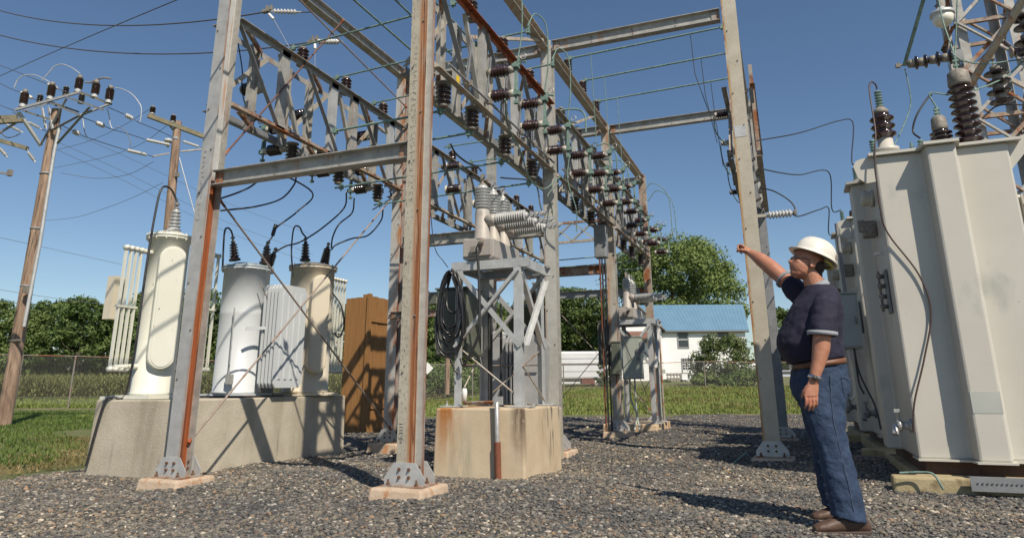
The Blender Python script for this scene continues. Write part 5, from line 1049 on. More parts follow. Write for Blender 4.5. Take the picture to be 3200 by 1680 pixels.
def cabinet(x0,x1,y0,y1,z0,z1,mat,lab,door=True):
    t = thing('control_cabinet', lab, 'cabinet', ((x0+x1)/2,(y0+y1)/2,z0)); MB().bb((x0,y0,z0),(x1,y1,z1)).build('housing', mat, t, bevel=.012)
    MB().bb((x0-.012,y0-.02,z1),(x1+.012,y1+.01,z1+.018)).build('roof_plate', mat, t)
    if door:
        d = MB().bb((x0+.02,y0-.014,z0+.02),(x1-.02,y0-.001,z1-.02)).build('door', mat, t, bevel=.004); MB().box((x1-.05,y0-.03,(z0+z1)/2),(.02,.03,.09)).build('handle', cap_metal, d)
        m = MB()
        for z in (z0+.12, z1-.12): m.tube([(x0+.012,y0-.018,z-.04),(x0+.012,y0-.018,z+.04)], .008, 6)
        m.build('hinge', cap_metal, d)
    return t
cabinet(-3.70,-3.30,7.05,7.45,1.20,1.95,cabd,'green cabinet coloured dark for shade, behind the hanging cable coil')  # stands in shade; the shade is put into its dark colour
cabinet(-3.75,-3.47,14.62,15.0,1.30,2.2,cabd,'dark olive cabinet behind the farther cable coil')
cabinet(-3.17,-2.78,14.30,14.55,.99,1.83,cabm,'pale grey green control cabinet right of the middle row column')
tag(MB().box((-2.82,14.27,1.55),(.07,.05,.10)).box((-2.84,14.26,1.40),(.04,.05,.06)).box((-2.74,14.30,1.62),(.10,.05,.22)).build('meter_box', steel_dark, loc=(-2.8,14.3,1.55)), 'small dark fittings on the corner of the grey green cabinet', 'fitting')
cabinet(-3.03,-2.86,12.72,12.85,1.05,1.64,cabd,'narrow dark green box strapped to the middle row column')
for i, (x, y, z) in enumerate(((-2.95,14.4,.99),(-3.05,14.4,.99))): pipe('conduit_pipe', spline([(x,y,z),(x,y,.6),(x+.10*i+.03,y-.1,.3),(x+.14,y-.45,.02)], 5), .018, cabm, '%s conduit curving down from the grey green cabinet' % ordn(i), 'conduit')
# three dark conduits down the nearer stand and on the far columns
for i, x in enumerate((-3.20,-3.27,-3.16)): pipe('conduit_pipe', [(x,7.5+.1*i,.66),(x,7.5+.1*i,1.9)], .016, cable, '%s dark conduit standing on the streaked block inside the stand' % ordn(i), 'conduit', 7)
for i, (x, y, zt) in enumerate(((-3.14,12.8,5.0),(-3.19,12.82,4.3),(-3.09,12.84,3.6))): pipe('conduit_pipe', [(x,y,0),(x,y,zt)], .016, sleeve_m if i == 1 else cable, '%s long conduit running up the middle row column' % ordn(i), 'conduit', 7)
pipe('conduit_pipe', [(-2.78,16.7,0),(-2.78,16.72,2.4)], .022, steel_rusty, 'conduit beside the farthest middle row column', 'conduit', 7)
pipe('guard_rail', [(-4.05,18.4,0),(-4.05,18.4,1.0),(-4.35,18.4,1.0),(-4.35,18.4,.0)], .025, steel_dark, 'low dark pipe rail behind the grey column', 'pipe rail', 7)
# finned transformer behind the stand
def finned():
    t = thing('finned_transformer', 'grey transformer with tall cooling fins behind the nearer stand', 'transformer', (-3.35,8.5,.6)); z0, z1 = .64, 1.48
    MB().bb((-3.70,8.28,z0),(-3.34,8.80,z1+.02)).build('tank', fin_m, t, bevel=.03)
    m = MB()
    for i in range(5):
        x = -3.30+.05*i; P = [(8.22,z0+.02),(8.26,z0),(8.72,z0),(8.76,z0+.05),(8.76,z1-.08),(8.68,z1),(8.30,z1),(8.22,z1-.07)]; m.prism(P, 0, x-.012, x+.012)
    m.build('cooling_fin', fin_m, t)
    m = MB()
    for i in range(4):
        x = -2.92+.0*i; y = 8.28+.12*i; P = [(-3.08,z0+.02),(-2.90,z0),(-2.86,z1-.12),(-2.93,z1),(-3.08,z1-.02)]; m.prism(P, 1, y-.016, y+.016)
    m.build('cooling_fin', fin_m, t)
    MB().tube([(-3.9,8.2,1.12),(-2.85,8.2,1.12)], .012, 6).build('fin_strap', cap_metal, t)
    MB().lathe((-3.55,8.55,1.5),(-3.55,8.55,3), [(0,.12),(.05,.12),(.08,.05)], 14).build('lid_hatch', fin_m, t)
finned()
def tank_far(cx, cy, z0, z1, r, lab):
    t = thing('tank_regulator', lab, 'regulator', (cx,cy,z0)); MB().lathe((cx,cy,z0),(cx,cy,z1+1), [(0,r),(z1-z0-.03,r),(z1-z0-.03,r+.03),(z1-z0,r+.03),(z1-z0+.05,r*.5)], 30).build('tank', cabd, t)  # shade behind the coil put into the tank's dark colour
    return t
t4 = tank_far(-3.62, 9.9, .1, 2.02, .30, 'dark shaded regulator tank behind the cable coil'); bushing(t4, (-3.78,9.85,2.05), .22, .06, 6, porc_dark); bushing(t4, (-3.5,9.85,2.05), .20, .06, 6, porc_dark)

# pale pot head and box on the bracket left of the coil
t = thing('pot_head', 'small pale pot head with a dark box on the bracket beam beside the front column', 'fitting', (-4.95,9.1,1.98)); MB().lathe((-5.0,9.1,1.98),(-5.0,9.1,3), [(0,.10),(.25,.11),(.30,.07),(.5,.07),(.52,.02)], 14).build('pot', cream, t); MB().bb((-4.86,9.0,2.05),(-4.7,9.15,2.22)).build('box', cabd, t); MB().tube([(-5.05,9.1,2.3),(-4.75,9.1,2.12)], .03, 8).build('arm', cream, t)
jump([tuple(onY(1343,640,9.0)), tuple(onY(1358,770,9.0)), tuple(onY(1385,815,9.0)), tuple(onY(1400,835,9.3))], 'thin black wire falling behind the front column to a dark bushing', .006)
jump([(-3.78,9.85,2.42),(-3.74,9.85,2.52),(-3.66,9.85,2.50),(-3.55,9.85,2.44)], 'thin lead bridging the dark shaded tank bushings', .006)
# grey tall box hung on the back of the middle row, dark box up on the third column
tag(MB().bb((-3.16,12.3,3.17),(-2.93,12.5,3.80)).build('hanging_box', steel_dark, loc=(-3.05,12.4,3.17), bevel=.02), 'dark tall box hung under the middle truss by the third column', 'box')
tag(MB().chan((-3.95,8.0,2.1),(-3.95,8.0,3.4), .22, .06, .008, up=(0,1,0)).build('channel_post', steel_dark, loc=(-3.95,8.0,2.1)), 'short wide steel channel standing behind the recloser box', 'channel') if False else None

# ================================================================ large transformers on the right
def big_tr(dy, lab, first):
    t = thing('power_transformer', lab, 'transformer', (1.65,8.3+dy,.2)); x0, x1, y0, y1, z0, z1 = 1.0, 2.12, 7.3+dy, 9.3+dy, .225, 3.04
    rb = [(1.42,1.66)]; pr = .17
    out = [(x0,y0),(1.40,y0),(1.425,y0-pr),(1.665,y0-pr),(1.69,y0),(x1,y0),(x1,y1),(x0,y1),(x0,y0+1.35),(x0-.13,y0+1.32),(x0-.13,y0+1.02),(x0,y0+.99)]
    m = MB(); m.prism(out, 2, z0, z1-.0); m.build('tank', tpaint, t, bevel=.02)
    e = .05; fl = [(x0-e,y0-e),(1.37,y0-e),(1.40,y0-pr-e),(1.69,y0-pr-e),(1.72,y0-e),(x1+.10,y0-e),(x1+.10,y1+e),(x0-e,y1+e),(x0-e,y0+1.40),(x0-.18,y0+1.36),(x0-.18,y0+.98),(x0-e,y0+.94)]
    MB().prism(fl, 2, z1-.0, z1+.028).build('top_flange', tpaint, t)
    bt = [(x0-.01,y0-.05),(1.38,y0-.05),(1.40,y0-pr-.04),(1.69,y0-pr-.04),(1.71,y0-.05),(x1,y0-.05),(x1,y0+.3),(x0-.01,y0+.3)]
    MB().prism(bt, 2, z0-.012, z0+.004).build('bottom_flange', tpaint, t)
    MB().bb((x0+.05,y0+.02,.10),(x1,y0+.12,z0-.012)).bb((x0+.05,y0+.12,.10),(x0+.17,y1,z0-.012)).build('skid_rail', tdark, t)
    # lifting lugs
    P = [(x0-.16,z1-.02),(x0-.19,z1-.07),(x0-.16,z1-.20),(x0-.09,z1-.26),(x0-.0,z1-.25),(x0-.0,z1-.001),(x0-.10,z1-.001)]; MB().prism(P, 1, y0+.02, y0+.045).build('lifting_lug', tpaint, t)
    P = [(x1+.0,z1-.25),(x1+.06,z1-.16),(x1+.16,z1-.05),(x1+.17,z1+.06),(x1+.23,z1+.0),(x1+.24,z1-.1),(x1+.26,z1+.03),(x1+.22,z1+.11),(x1+.11,z1+.07),(x1+.0,z1+.03)]; MB().prism([(x1,z1-.26),(x1+.12,z1-.12),(x1+.20,z1-.10),(x1+.24,z1+.02),(x1+.20,z1+.09),(x1,z1+.0)], 1, y0+.03, y0+.055).build('lifting_lug', tpaint, t)
    # side radiator to the right of the tank
    m = MB()
    for i in range(7): m.box((x1+.34,y0+.35+.09*i,1.55),(.34,.03,2.2))
    for z in (.5, 2.62): m.tube([(x1,y0+.6,z),(x1+.5,y0+.6,z)], .045, 10)
    m.build('radiator', tpaint, t)
    # bushings
    def tallb(x, y, z, h, r, n, mat, can, canr, canh, stud, nm='bushing'):
        b = MB().lathe((x,y,z),(x,y,z+1), [(0,r*1.05),(.04,r*1.05),(.04,r*.75),(.06,r*.75)]+[(.06+a,q) for a, q in sheds(h, r, n, .62)]+[(h+.08,r*.6)], 24).build(nm, mat, t)
        MB().lathe((x,y,z+h+.07),(x,y,z+9), [(0,canr*.9),(.02,canr),(canh,canr*.92),(canh+.03,canr*.6),(canh+.04,.02)], 20).build('top_can', can, b)
        s = MB().tube([(x,y,z+h+canh+.08),(x,y,z+h+canh+.08+stud)], .016, 8); zz = z+h+canh+.10
        for k in range(3): s.box((x,y,zz+k*stud*.3),(.05,.035,.018)); 
        s.build('terminal', patina, b); return Vector((x,y,z+h+canh+.09+stud))
    T = {}
    T['big'] = tallb(1.955,7.8+dy,z1+.03,.70,.125,9,porc,cap_metal,.105,.15,.18)
    T['mid'] = tallb(1.70,7.75+dy,z1+.03,.23,.105,5,porc_dark,cap_metal,.074,.13,.12)
    # left bushing: cream neck, flange ring, three deep sheds and a stack of small ones
    x, y, z = 1.18, 7.68+dy, z1+.03
    b = MB().lathe((x,y,z),(x,y,z+1), [(0,.085),(.10,.085),(.11,.12),(.15,.12),(.16,.075),(.26,.072)], 24).build('bushing', tpaint, t)
    MB().lathe((x,y,z+.26),(x,y,z+1), [(0,.07)]+[(.0+a,q) for a, q in sheds(.26,.118,3,.66)]+[(.27,.07)], 24).build('sheds', porc, b)
    MB().lathe((x,y,z+.53),(x,y,z+1), [(0,.075),(.04,.075),(.09,.03)], 20).build('top_can', cap_metal, b); MB().lathe((x,y,z+.61),(x,y,z+1), sheds(.19,.038,6,.5), 12).build('terminal', patina, b)
    T['left'] = Vector((x,y,z+.82))
    # small side bushing near the rear of the lid
    x, y = 1.20, 8.70+dy; b = MB().lathe((x,y,z),(x,y,z+1), [(0,.09)]+[(.02+a,q) for a, q in sheds(.30,.115,5,.6)]+[(.33,.075),(.39,.07),(.42,.03)], 20).build('bushing', porc_dark, t); MB().lathe((x,y,z+.42),(x,y,z+1), sheds(.17,.036,5,.5), 12).build('terminal', patina, b); T['side'] = Vector((x,y,z+.60))
    x, y = 1.48, 7.6+dy; b = MB().lathe((x,y,z),(x,y,z+1), [(0,.06),(.03,.06),(.05,.03)]+[(.05+a,q) for a, q in sheds(.13,.032,4,.5)], 12).build('small_bushing', patina, t); T['small'] = Vector((x,y,z+.2))
    # fittings on the shaded side
    f = MB(); f.box((.96,y0+.42,2.14),(.05,.05,.022)); f.build('bracket', whitem, t)
    f = MB(); f.box((.985,y0+.30,1.74),(.015,.17,.42)); f.build('gauge_plate', steel_dark, t)
    f = MB()
    for k in range(4): f.lathe((.98,y0+.33+.04*(k%2),1.60+.1*k),(.90,y0+.33,1.60+.1*k), [(0,.022),(.03,.022),(.05,.034),(.07,.02)], 8)
    f.tube([(.93,y0+.34,1.55),(.93,y0+.34,1.95)], .012, 6); f.build('gauge', cap_metal, t)
    f = MB(); f.lathe((1.0,y0+.14,.50),(.84,y0+.14,.50), [(0,.06),(.02,.06),(.02,.035),(.08,.035),(.08,.055),(.12,.055)], 12).tube([(.90,y0+.14,.50),(.89,y0+.12,.62)], .015, 8).box((.89,y0+.11,.63),(.05,.06,.03)).tube([(.87,y0+.14,.5),(.85,y0+.09,.42)], .03, 8); f.build('drain_valve', alu if first else steel_dark, t)
    f = MB(); f.lathe((1.0,y0+.45,2.72),(.86,y0+.45,2.74), [(0,.09),(.03,.09),(.03,.07),(.08,.085),(.11,.08)], 16); f.build('manhole_cover', tpaint, t)
    f = MB().box((.93,y0+.55,2.42),(.12,.14,.16)).box((.86,y0+.50,2.45),(.06,.05,.12)); f.build('relay_box', cap_metal, t)
    if first: MB().bb((1.435,y0-pr-.0025,.62),(1.655,y0-pr+.001,.80)).build('repaint_patch', mk('repaint_grey', (.40,.42,.38), (.46,.47,.43), 2, .45), t)
    return T
TA = big_tr(0, 'large pale grey power transformer nearest the camera at the right edge', True)
TB = big_tr(2.85, 'second large transformer, half hidden behind the nearest one', False)
TC = big_tr(5.6, 'third and farthest large transformer, seen just over the man', False)
jump([tuple(TA['left']), (1.17,7.66,3.94), (1.12,7.60,3.95), (1.08,7.5,3.8), (1.05,7.3,3.3), (1.0,7.24,3.0), (.98,7.23,2.5), (1.02,7.26,2.25), (1.22,7.27,1.85), (1.27,7.27,1.5), (1.16,7.26,1.1), (1.02,7.24,.7), (.98,7.23,.45)], 'brown cable running down the corner of the nearest large transformer', .0085, mk('brown_cable', (.07,.045,.04), None, 4, .5))
jump([(.80,9.75,1.35),(.80,9.72,.9),(.84,9.7,.75)], 'black cable below the pale instrument box', .012); jump([(.80,9.75,1.35),(.82,9.72,1.0),(.93,9.6,.62),(.95,9.5,.35)], 'longer black cable below the pale instrument box', .012)
cabinet(.60,.90,9.62,10.15,1.30,1.97,mk('pale_blue_box_paint', (.34,.39,.40), (.38,.43,.44), 3, .45),'pale blue grey instrument box on the side of the second transformer')
pipe('conduit_pipe', [(.78,9.7,1.97),(.78,9.7,2.9)], .022, steel_dark, 'conduit rising from the instrument box', 'conduit')
pipe('conduit_pipe', [(.62,11.5,.02),(.62,11.5,2.4)], .045, steel_dark, 'thick grey conduit standing just behind the man', 'conduit')
cabinet(.50,.80,11.7,12.1,1.2,2.0,steel_dark,'dark box behind the man at the second transformer corner')
def timber_pad(x0,x1,y0,y1,lab): return tag(MB().bb((x0+.2,y0+.18,-.12),(x1,y1,.10)).bb((x0,y0,-.12),(x1,y0+.175,.095)).build('timber_base', timber, loc=((x0+x1)/2,(y0+y1)/2,-.1), bevel=.02), lab, 'timber base')
timber_pad(.75,2.6,7.12,9.6,'weathered timber base under the nearest large transformer'); timber_pad(.75,2.6,9.9,12.5,'weathered timber base under the second large transformer'); timber_pad(.75,2.6,12.7,15.2,'weathered timber base under the third large transformer')
m = MB().chan((1.31,7.02,.065),(2.6,7.02,.065),.11,.05,.007,up=(0,1,0)); tag(m.build('steel_channel', steel_dark, loc=(1.31,7.02,.02)), 'pale perforated steel channel lying before the timber base', 'channel')
m = MB(); [m.box((1.36+.034*k,7.0145,.072),(.013,.002,.010)) for k in range(10)]; ch = m.build('slot', darkm, bpy.data.objects['steel_channel'])
jump([(.80,7.05,.13),(.95,7.06,.14),(1.05,7.02,.13),(1.10,6.98,.02)], 'thin green ground wire looped at the foot of the nearest transformer', .009, patina)
jump([(-.55,8.95,.10),(-.62,8.9,.05),(-.72,8.85,-.03)], 'short green ground strap at the foot of the right hand column', .010, patina)
# leads from the right hand column to the transformers
jump([tuple(onY(2365,440,9.3)), tuple(onY(2500,415,10)), tuple(onY(2620,378,11.3)), tuple(onY(2665,383,11.6)), tuple(TB['left']+Vector((-.02,0,.12))), tuple(TB['left'])], 'upper dark lead arching from the right hand column to the second transformer', .009)
jump([tuple(onY(2378,527,9.4)), tuple(onY(2440,540,10.5)), tuple(onY(2500,546,11.5)), tuple(onY(2590,538,13)), tuple(TC['left']+Vector((-.15,0,.03))), tuple(TC['left'])], 'middle dark lead running level to the third transformer', .010)
jump([tuple(onY(2375,586,9.4)), tuple(onY(2420,598,9.35)), tuple(onY(2465,625,9.3)), tuple(onY(2484,650,9.25)), tuple(onY(2478,668,9.2))], 'curved dark lead from the column to the tip of the pale standoff', .010)
jump([tuple(onY(2478,670,9.2)), tuple(onY(2500,675,9.8)), tuple(onY(2560,655,11.5)), tuple(onY(2590,652,13)), tuple(TC['side']+Vector((-.2,0,.0))), tuple(TC['side'])], 'lower dark lead from the pale standoff to the third transformer', .010)
t = thing('standoff_insulator', 'pale ribbed standoff insulator on the right side of the right hand column', 'insulator', (-.19,9.2,2.965))
MB().bb((-.19,9.12,2.93),(-.183,9.26,3.02)).bb((-.183,9.15,2.95),(-.05,9.20,2.99)).build('bracket', steel_tan, t); MB().lathe((-.05,9.17,2.97),(1,9.17,2.98), [(0,.03)]+[(a+.01,b) for a, b in sheds(.28,.055,7,.55)]+[(.30,.02)], 16).build('sheds', porc_pale, t); MB().tube([(.24,9.17,2.975),(.30,9.17,2.98)], .018, 8).box((.29,9.17,2.98),(.03,.05,.06)).build('end_fitting', cap_metal, t)
# insulators on the left of the right hand truss
for i, (y, z, mm) in enumerate(((10.3,4.87,0),(11.3,4.75,1),(12.3,4.68,0),(12.6,4.24,0))):
    lb = '%s sideways insulator from the top, left of the right hand column' % ordn(i)
    t = put(insulator_proto('post_insulator', .25, .062, 5, porc_grey if mm else porc_dark, cap_white, cap_white if i < 2 else cap_metal, .045), (R3-.12, y, z), (0,-math.pi/2,0), lb, GI)
for i, (y, z) in enumerate(((11.3,4.55),(12.3,4.42))): tag(MB().bb((R3-.28,y-.04,z-.05),(R3-.14,y+.06,z+.06)).box((R3-.25,y,z-.09),(.05,.05,.08)).build('fuse_clip', cap_metal, loc=(R3-.2,y,z)), '%s dark clip under an insulator left of the right hand column' % ordn(i), 'clip')
jump([(R3-.38,10.3,4.85),(R3-.36,10.4,4.6),(R3-.2,10.8,4.5),(R3-.15,11.2,4.7)], 'upper green lead curling under the right truss insulators', .010, patina); jump([(R3-.38,11.3,4.72),(R3-.36,11.4,4.45),(R3-.30,11.8,4.35),(R3-.3,12.2,4.6)], 'middle green lead curling under the right truss insulators', .010, patina); jump([(R3-.36,12.3,4.62),(R3-.34,12.35,4.3),(R3-.25,12.5,4.05),(R3-.1,12.7,4.0)], 'lower green lead curling under the right truss insulators', .010, patina)
tag(MB().chan((-.075,9.6,4.0),(-.075,9.6,5.3),.05,.05,.008,up=(0,1,0)).build('side_channel', steel_rusty, loc=(-.075,9.6,4.0)), 'rusty channel hung on the far side of the right hand truss', 'channel')
# ================================================================ lattice tower at the top right
def tower():
    t = thing('lattice_tower', 'rusting steel lattice tower rising behind the nearest transformer', 'tower', (3.6,12.5,0)); x0, x1, y0, y1, zt = 3.12, 3.95, 12.0, 12.9, 10.5
    for x, sx in ((x0,1),(x1,-1)):
        for y, sy in ((y0,1),(y1,-1)):
            m = MB(); m.bb((min(x,x+.13*sx),min(y,y+.012*sy),0),(max(x,x+.13*sx),max(y,y+.012*sy),zt)).bb((min(x,x+.012*sx),min(y+.012*sy,y+.13*sy),0),(max(x,x+.012*sx),max(y+.012*sy,y+.13*sy),zt)); m.build('leg', steel, t)
    h = .82; k = 0; z = 2.4
    while z < zt-h:
        a = 1 if k % 2 else 0
        for (p, q) in (((x0,y0-.01),(x1,y0-.01)),((x0,y1+.01),(x1,y1+.01)),((x0-.01,y0),(x0-.01,y1)),((x1+.01,y0),(x1+.01,y1))):
            MB().ang((*(q if a else p),z),(*(p if a else q),z+h),.06,.006).build('diagonal', steel_rusty, t)
            if k % 2 == 0: MB().ang((*p,z+h),(*q,z+h),.06,.006).build('strut', steel_rusty, t)
        MB().ang((*(((x0,y0-.03)) if a else (x1,y0-.03)),z),(*((x1,y0-.03) if a else (x0,y0-.03)),z+h),.05,.006).build('diagonal', steel, t)
        z += h; k += 1
    return t
tower()
def disc_string(p, d, n, r, label, mats=(porc_dark, cap_metal), gap=.20):
    p, d = Vector(p), Vector(d).normalized(); t = thing('disc_insulator', label, 'insulator', tuple(p), 'dark disc insulators by the lattice tower')
    for i in range(n):
        q = p+d*(gap*i); b = MB().lathe(q, q+d, [(0,.045),(.05,.05),(.055,.07),(.062,r),(.078,r*1.02),(.085,r*.8),(.075,r*.55),(.09,r*.4),(.10,.03)], 22).build('disc', mats[0], t)
        MB().lathe(q-d*.0, q+d, [(-.03,.02),(-.02,.05),(.05,.056),(.055,.03)], 14).tube([q+d*.09, q+d*gap*.9], .012, 6).build('cap', mats[1], b)
    MB().tube([p-d*.12, p], .012, 6).box(p-d*.13, (.05,.05,.05)).build('end_fitting', cap_metal, t); return t
A = onY(2838,200,9.0); B = onY(2990,176,9.0); d = (B-A)
disc_string(onY(2843,200,9.0), d, 2, .085, 'horizontal pair of dark discs nearest the sky, left of the tower', gap=.10); disc_string(onY(2910,188,9.0), d, 2, .092, 'horizontal pair of dark discs touching the tower leg', gap=.13)
tag(MB().box(B,(.12,.08,.14)).build('anchor_plate', steel_dark, loc=tuple(B)), 'dark anchor plate on the tower leg', 'plate')
disc_string(onY(3108,212,9.0), (.05,0,-1), 2, .125, 'upper hanging pair of dark discs right of the big bushing', gap=.12); disc_string(onY(3118,270,9.0), (.06,0,-1), 2, .125, 'lower hanging pair of dark discs right of the big bushing', gap=.12)
disc_string(onY(3195,40,9.0), (.05,0,-1), 2, .13, 'pair of dark discs at the upper right corner of the view', gap=.12); disc_string(onY(3205,115,9.0), (.05,0,-1), 2, .13, 'pair of dark discs at the right edge below the corner', gap=.12)
put(insulator_proto('post_insulator', .34, .08, 7, porc, steel_rusty, steel_rusty, .03), tuple(onY(3158,165,9.6)), (0,rad(88),0), 'dark red ribbed insulator lying level at the right edge by the tower', GI)
bus([tuple(onY(2826,205,9.0)), tuple(onY(2892,-20,8.2))], 'thick grey green bus rising to the top edge left of the tower', .022, 'bus pipes near the tower', clamps=False)
bus([tuple(onY(3035,262,9.4)), tuple(onY(3215,-30,8.0))], 'thick pale steel tube crossing the tower diagonally', .045, 'bus pipes near the tower', steel_tan, clamps=False)
jump([tuple(onY(2828,215,9.0)), tuple(onY(2842,280,9.0)), tuple(onY(2845,330,9.0)), tuple(onY(2825,390,8.9)), tuple(onY(2792,458,8.6))], 'thin green lead falling from the discs to the transformer lid', .007, patina)
jump([tuple(TA['small']), tuple(onY(2853,410,7.7)), tuple(onY(2865,360,7.7)), tuple(onY(2900,305,7.75)), tuple(onY(2912,297,7.75))], 'dark lead looping between the two left bushings of the nearest transformer', .010)
jump([tuple(TA['mid']), tuple(onY(2905,292,7.75)), tuple(onY(2965,297,7.8))], 'short green lead from the middle bushing behind the big bushing', .008, patina)
jump([tuple(TA['big']), tuple(onY(2975,150,8.2)), tuple(onY(2945,60,8.6)), tuple(onY(2930,-20,8.8))], 'thin green lead rising from the big bushing past the lamp', .008, patina)
jump([tuple(TA['big']), tuple(onY(2985,160,8.2)), tuple(onY(2992,-10,8.2))], 'second thin green lead rising from the big bushing', .008, patina)
jump([tuple(TA['big']), tuple(onY(3010,190,8.4)), tuple(onY(3080,200,8.8)), tuple(onY(3210,183,9.2))], 'green lead drooping right from the big bushing to the edge', .009, patina)
jump([tuple(onY(3045,282,8.6)), tuple(onY(3100,262,8.8)), tuple(onY(3150,235,9)), tuple(onY(3210,180,9.2))], 'dark green lead crossing between the hanging discs', .010, patina)
jump([tuple(onY(3070,370,9.4)), tuple(onY(3120,330,9.0)), tuple(onY(3215,328,9.2))], 'thin lead from the lower discs toward the right edge', .009)
single('tie_bar', MB().ang(onY(3130,238,11.8), onY(3215,280,11.8), .06, .006), steel_tan, tuple(onY(3130,238,11.8)), 'pale tie angle leaving the tower to the right', 'brace')
p = onY(2942,36,11.0); t = thing('yard_lamp', 'white bell shaped yard lamp hung beside the tower top', 'lamp', tuple(p))
MB().lathe(p+Vector((0,0,.06)), p-Vector((0,0,1)), [(0,.05),(.06,.07),(.08,.16),(.13,.17),(.14,.155)], 22).build('shade', steel_clean, t); MB().lathe(p-Vector((0,0,.07)), p-Vector((0,0,1)), [(0,.15),(.10,.135),(.16,.09),(.165,.01)], 22).build('globe', mk('lamp_globe', (.75,.73,.62), None, 3, .3), t); MB().tube([p+Vector((0,0,.05)), p+Vector((-.02,0,.30)), p+Vector((.3,.3,.5))], .035, 8).build('bracket', cap_metal, t)

# ================================================================ wooden poles and their lines
def taper(m, a, b, ra, rb, n=14): 
    a, b = Vector(a), Vector(b); return m.tube([a, a.lerp(b,.5), b], [ra, (ra+rb)/2, rb], n)
D1 = 18.5
def Q(x, y, d=D1): return onD(x/3.073, 180+y/3.073, d)
t = thing('utility_pole', 'tall brown wooden utility pole at the left edge carrying a steel platform', 'utility pole', tuple(onD(12,1322,D1))); taper(MB(), onD(8,1345,D1), Q(545,500), .175, .125).build('pole', polem, t)
m = MB()
for z in (-.0, .12, .25): pp = Q(420,1080)+Vector((0,0,z*0)); 
def cbar(p, q, w_, mat=steel_dark, nm='platform_arm'): MB().chan(p, q, w_, w_*.45, .01, up=(0,0,1)).build(nm, mat, t)
cbar(Q(150,512,17.6), Q(760,345,18.6), .13); cbar(Q(230,520,18.6), Q(455,595,18.0), .10, armm); cbar(Q(750,335,18.9), Q(1055,452,18.2), .12, armm); cbar(Q(655,395,18.3), Q(975,505,17.6), .12); cbar(Q(480,445,18.6), Q(775,565,17.9), .12); cbar(Q(775,560,17.9), Q(1050,455,18.2), .09); cbar(Q(450,420,18.9), Q(740,525,18.3), .10, armm); cbar(Q(240,515,18.4), Q(480,440,18.9), .08)
for a, b, mm in (((175,525,17.7),(392,850,18.4),steel_clean),((650,400,18.3),(400,845,18.4),steel_dark),((870,485,17.8),(520,878,18.3),steel_dark),((770,565,17.9),(515,700,18.3),steel_dark),((390,480,18.6),(425,680,18.3),steel_clean),((455,480,18.5),(490,690,18.2),steel_clean)): MB().ang(Q(*a), Q(*b), .075, .008).build('platform_brace', mm, t)
MB().tube([Q(575,660,18.2), Q(525,880,18.2), Q(485,1130,18.2), onD(125,760,18.2), onD(75,1020,18.2)], .045, 8).build('riser_conduit', steel_clean, t)
MB().tube([Q(560,690,18.3), Q(530,760,18.3), Q(505,880,18.2), Q(475,1180,18.2)], .018, 6).build('riser_wire', cable, t)
for tt in (.42, .60, .78): q = onD(8,1345,D1).lerp(Q(545,500), tt); MB().lathe(q-Vector((0,0,.03)), q+Vector((0,0,1)), [(0,.158),(.05,.158)], 14).build('steel_band', steel_dark, t)
MB().box(onD(84,905,18.2),(.12,.12,.16)).box(onD(50,1062,18.3),(.5,.05,.05)).build('conduit_clamp', cap_metal, t)
pin = insulator_proto('pole_arrester', .66, .135, 9, porc, steel_clean, cap_metal, .15, neck=.90)
tip = []
for i, (x, y, d) in enumerate(((215,478,17.9),(478,405,18.5),(745,335,18.8),(905,385,18.5),(1040,440,18.2))): put(pin, tuple(Q(x,y,d)), (0,0,0), '%s dark arrester from the left on the pole platform' % ordn(i), 'dark arresters on the pole platform', .84 if i else .82)
for i, (x, y, d) in enumerate(((375,445,18.8),(625,365,18.9),(775,440,18.4))): put(insd, tuple(Q(x,y,d)), (0,0,0), '%s smaller dark insulator from the left between the tall arresters of the platform' % ordn(i), 'dark arresters on the pole platform', 1.1)
GO = 'overhead lines around the left poles'
def oline(pts, label, r=.012, mat=wire_m): return wire('overhead_line', spline(pts, 6), r, mat, label, 'overhead line', GO, 5)
def sins(p, q, label, n=8, mat=porc_pale, r=.055): 
    p, q = Vector(p), Vector(q); L_ = (q-p).length; return strain(p, q-p, n, r, mat, label, max(.1, L_-.14), group='pale strain insulators around the left poles')
oline([Q(-40,60,26), Q(0,75,25), Q(345,210,20), Q(470,262,19)], 'upper line arriving at the platform from the top left'); sins(Q(455,255,19), Q(560,300,18.8), 'upper pale strain insulator left of the platform', 10); oline([Q(570,305,18.8), Q(700,358,18.7)], 'short lead across the platform top')
oline([Q(-40,225,25), Q(90,295,20.5), Q(200,335,19)], 'middle line arriving at the platform from the left'); sins(Q(200,335,19), Q(310,390,18.5), 'middle pale strain insulator left of the platform', 10); oline([Q(310,390,18.5), Q(400,435,18.4)], 'short middle lead across the platform')
oline([Q(-40,440,24), Q(80,490,21), Q(165,512,19)], 'lower line arriving at the platform from the left')
oline([Q(1040,478,18.2), Q(1190,542,19)], 'upper right line leaving the platform'); sins(Q(1190,542,19), Q(1290,595,19.3), 'pale strain insulator on the upper right line', 6, r=.07); oline([Q(1290,595,19.3), Q(1345,628,19.5), Q(1500,690,21), Q(1660,765,22.5)], 'upper right line running on to the second pole')
oline([Q(790,575,17.9), Q(915,620,18.4)], 'middle right line leaving the platform'); sins(Q(915,620,18.4), Q(1015,665,18.8), 'pale strain insulator on the middle right line', 6, r=.07); oline([Q(1015,665,18.8), Q(1080,690,19), Q(1250,738,20.5), Q(1390,785,22)], 'middle right line running toward the second pole')
sins(Q(1395,787,22), Q(1640,840,23), 'long pale strain insulator at the second pole, middle line', 12, r=.06)
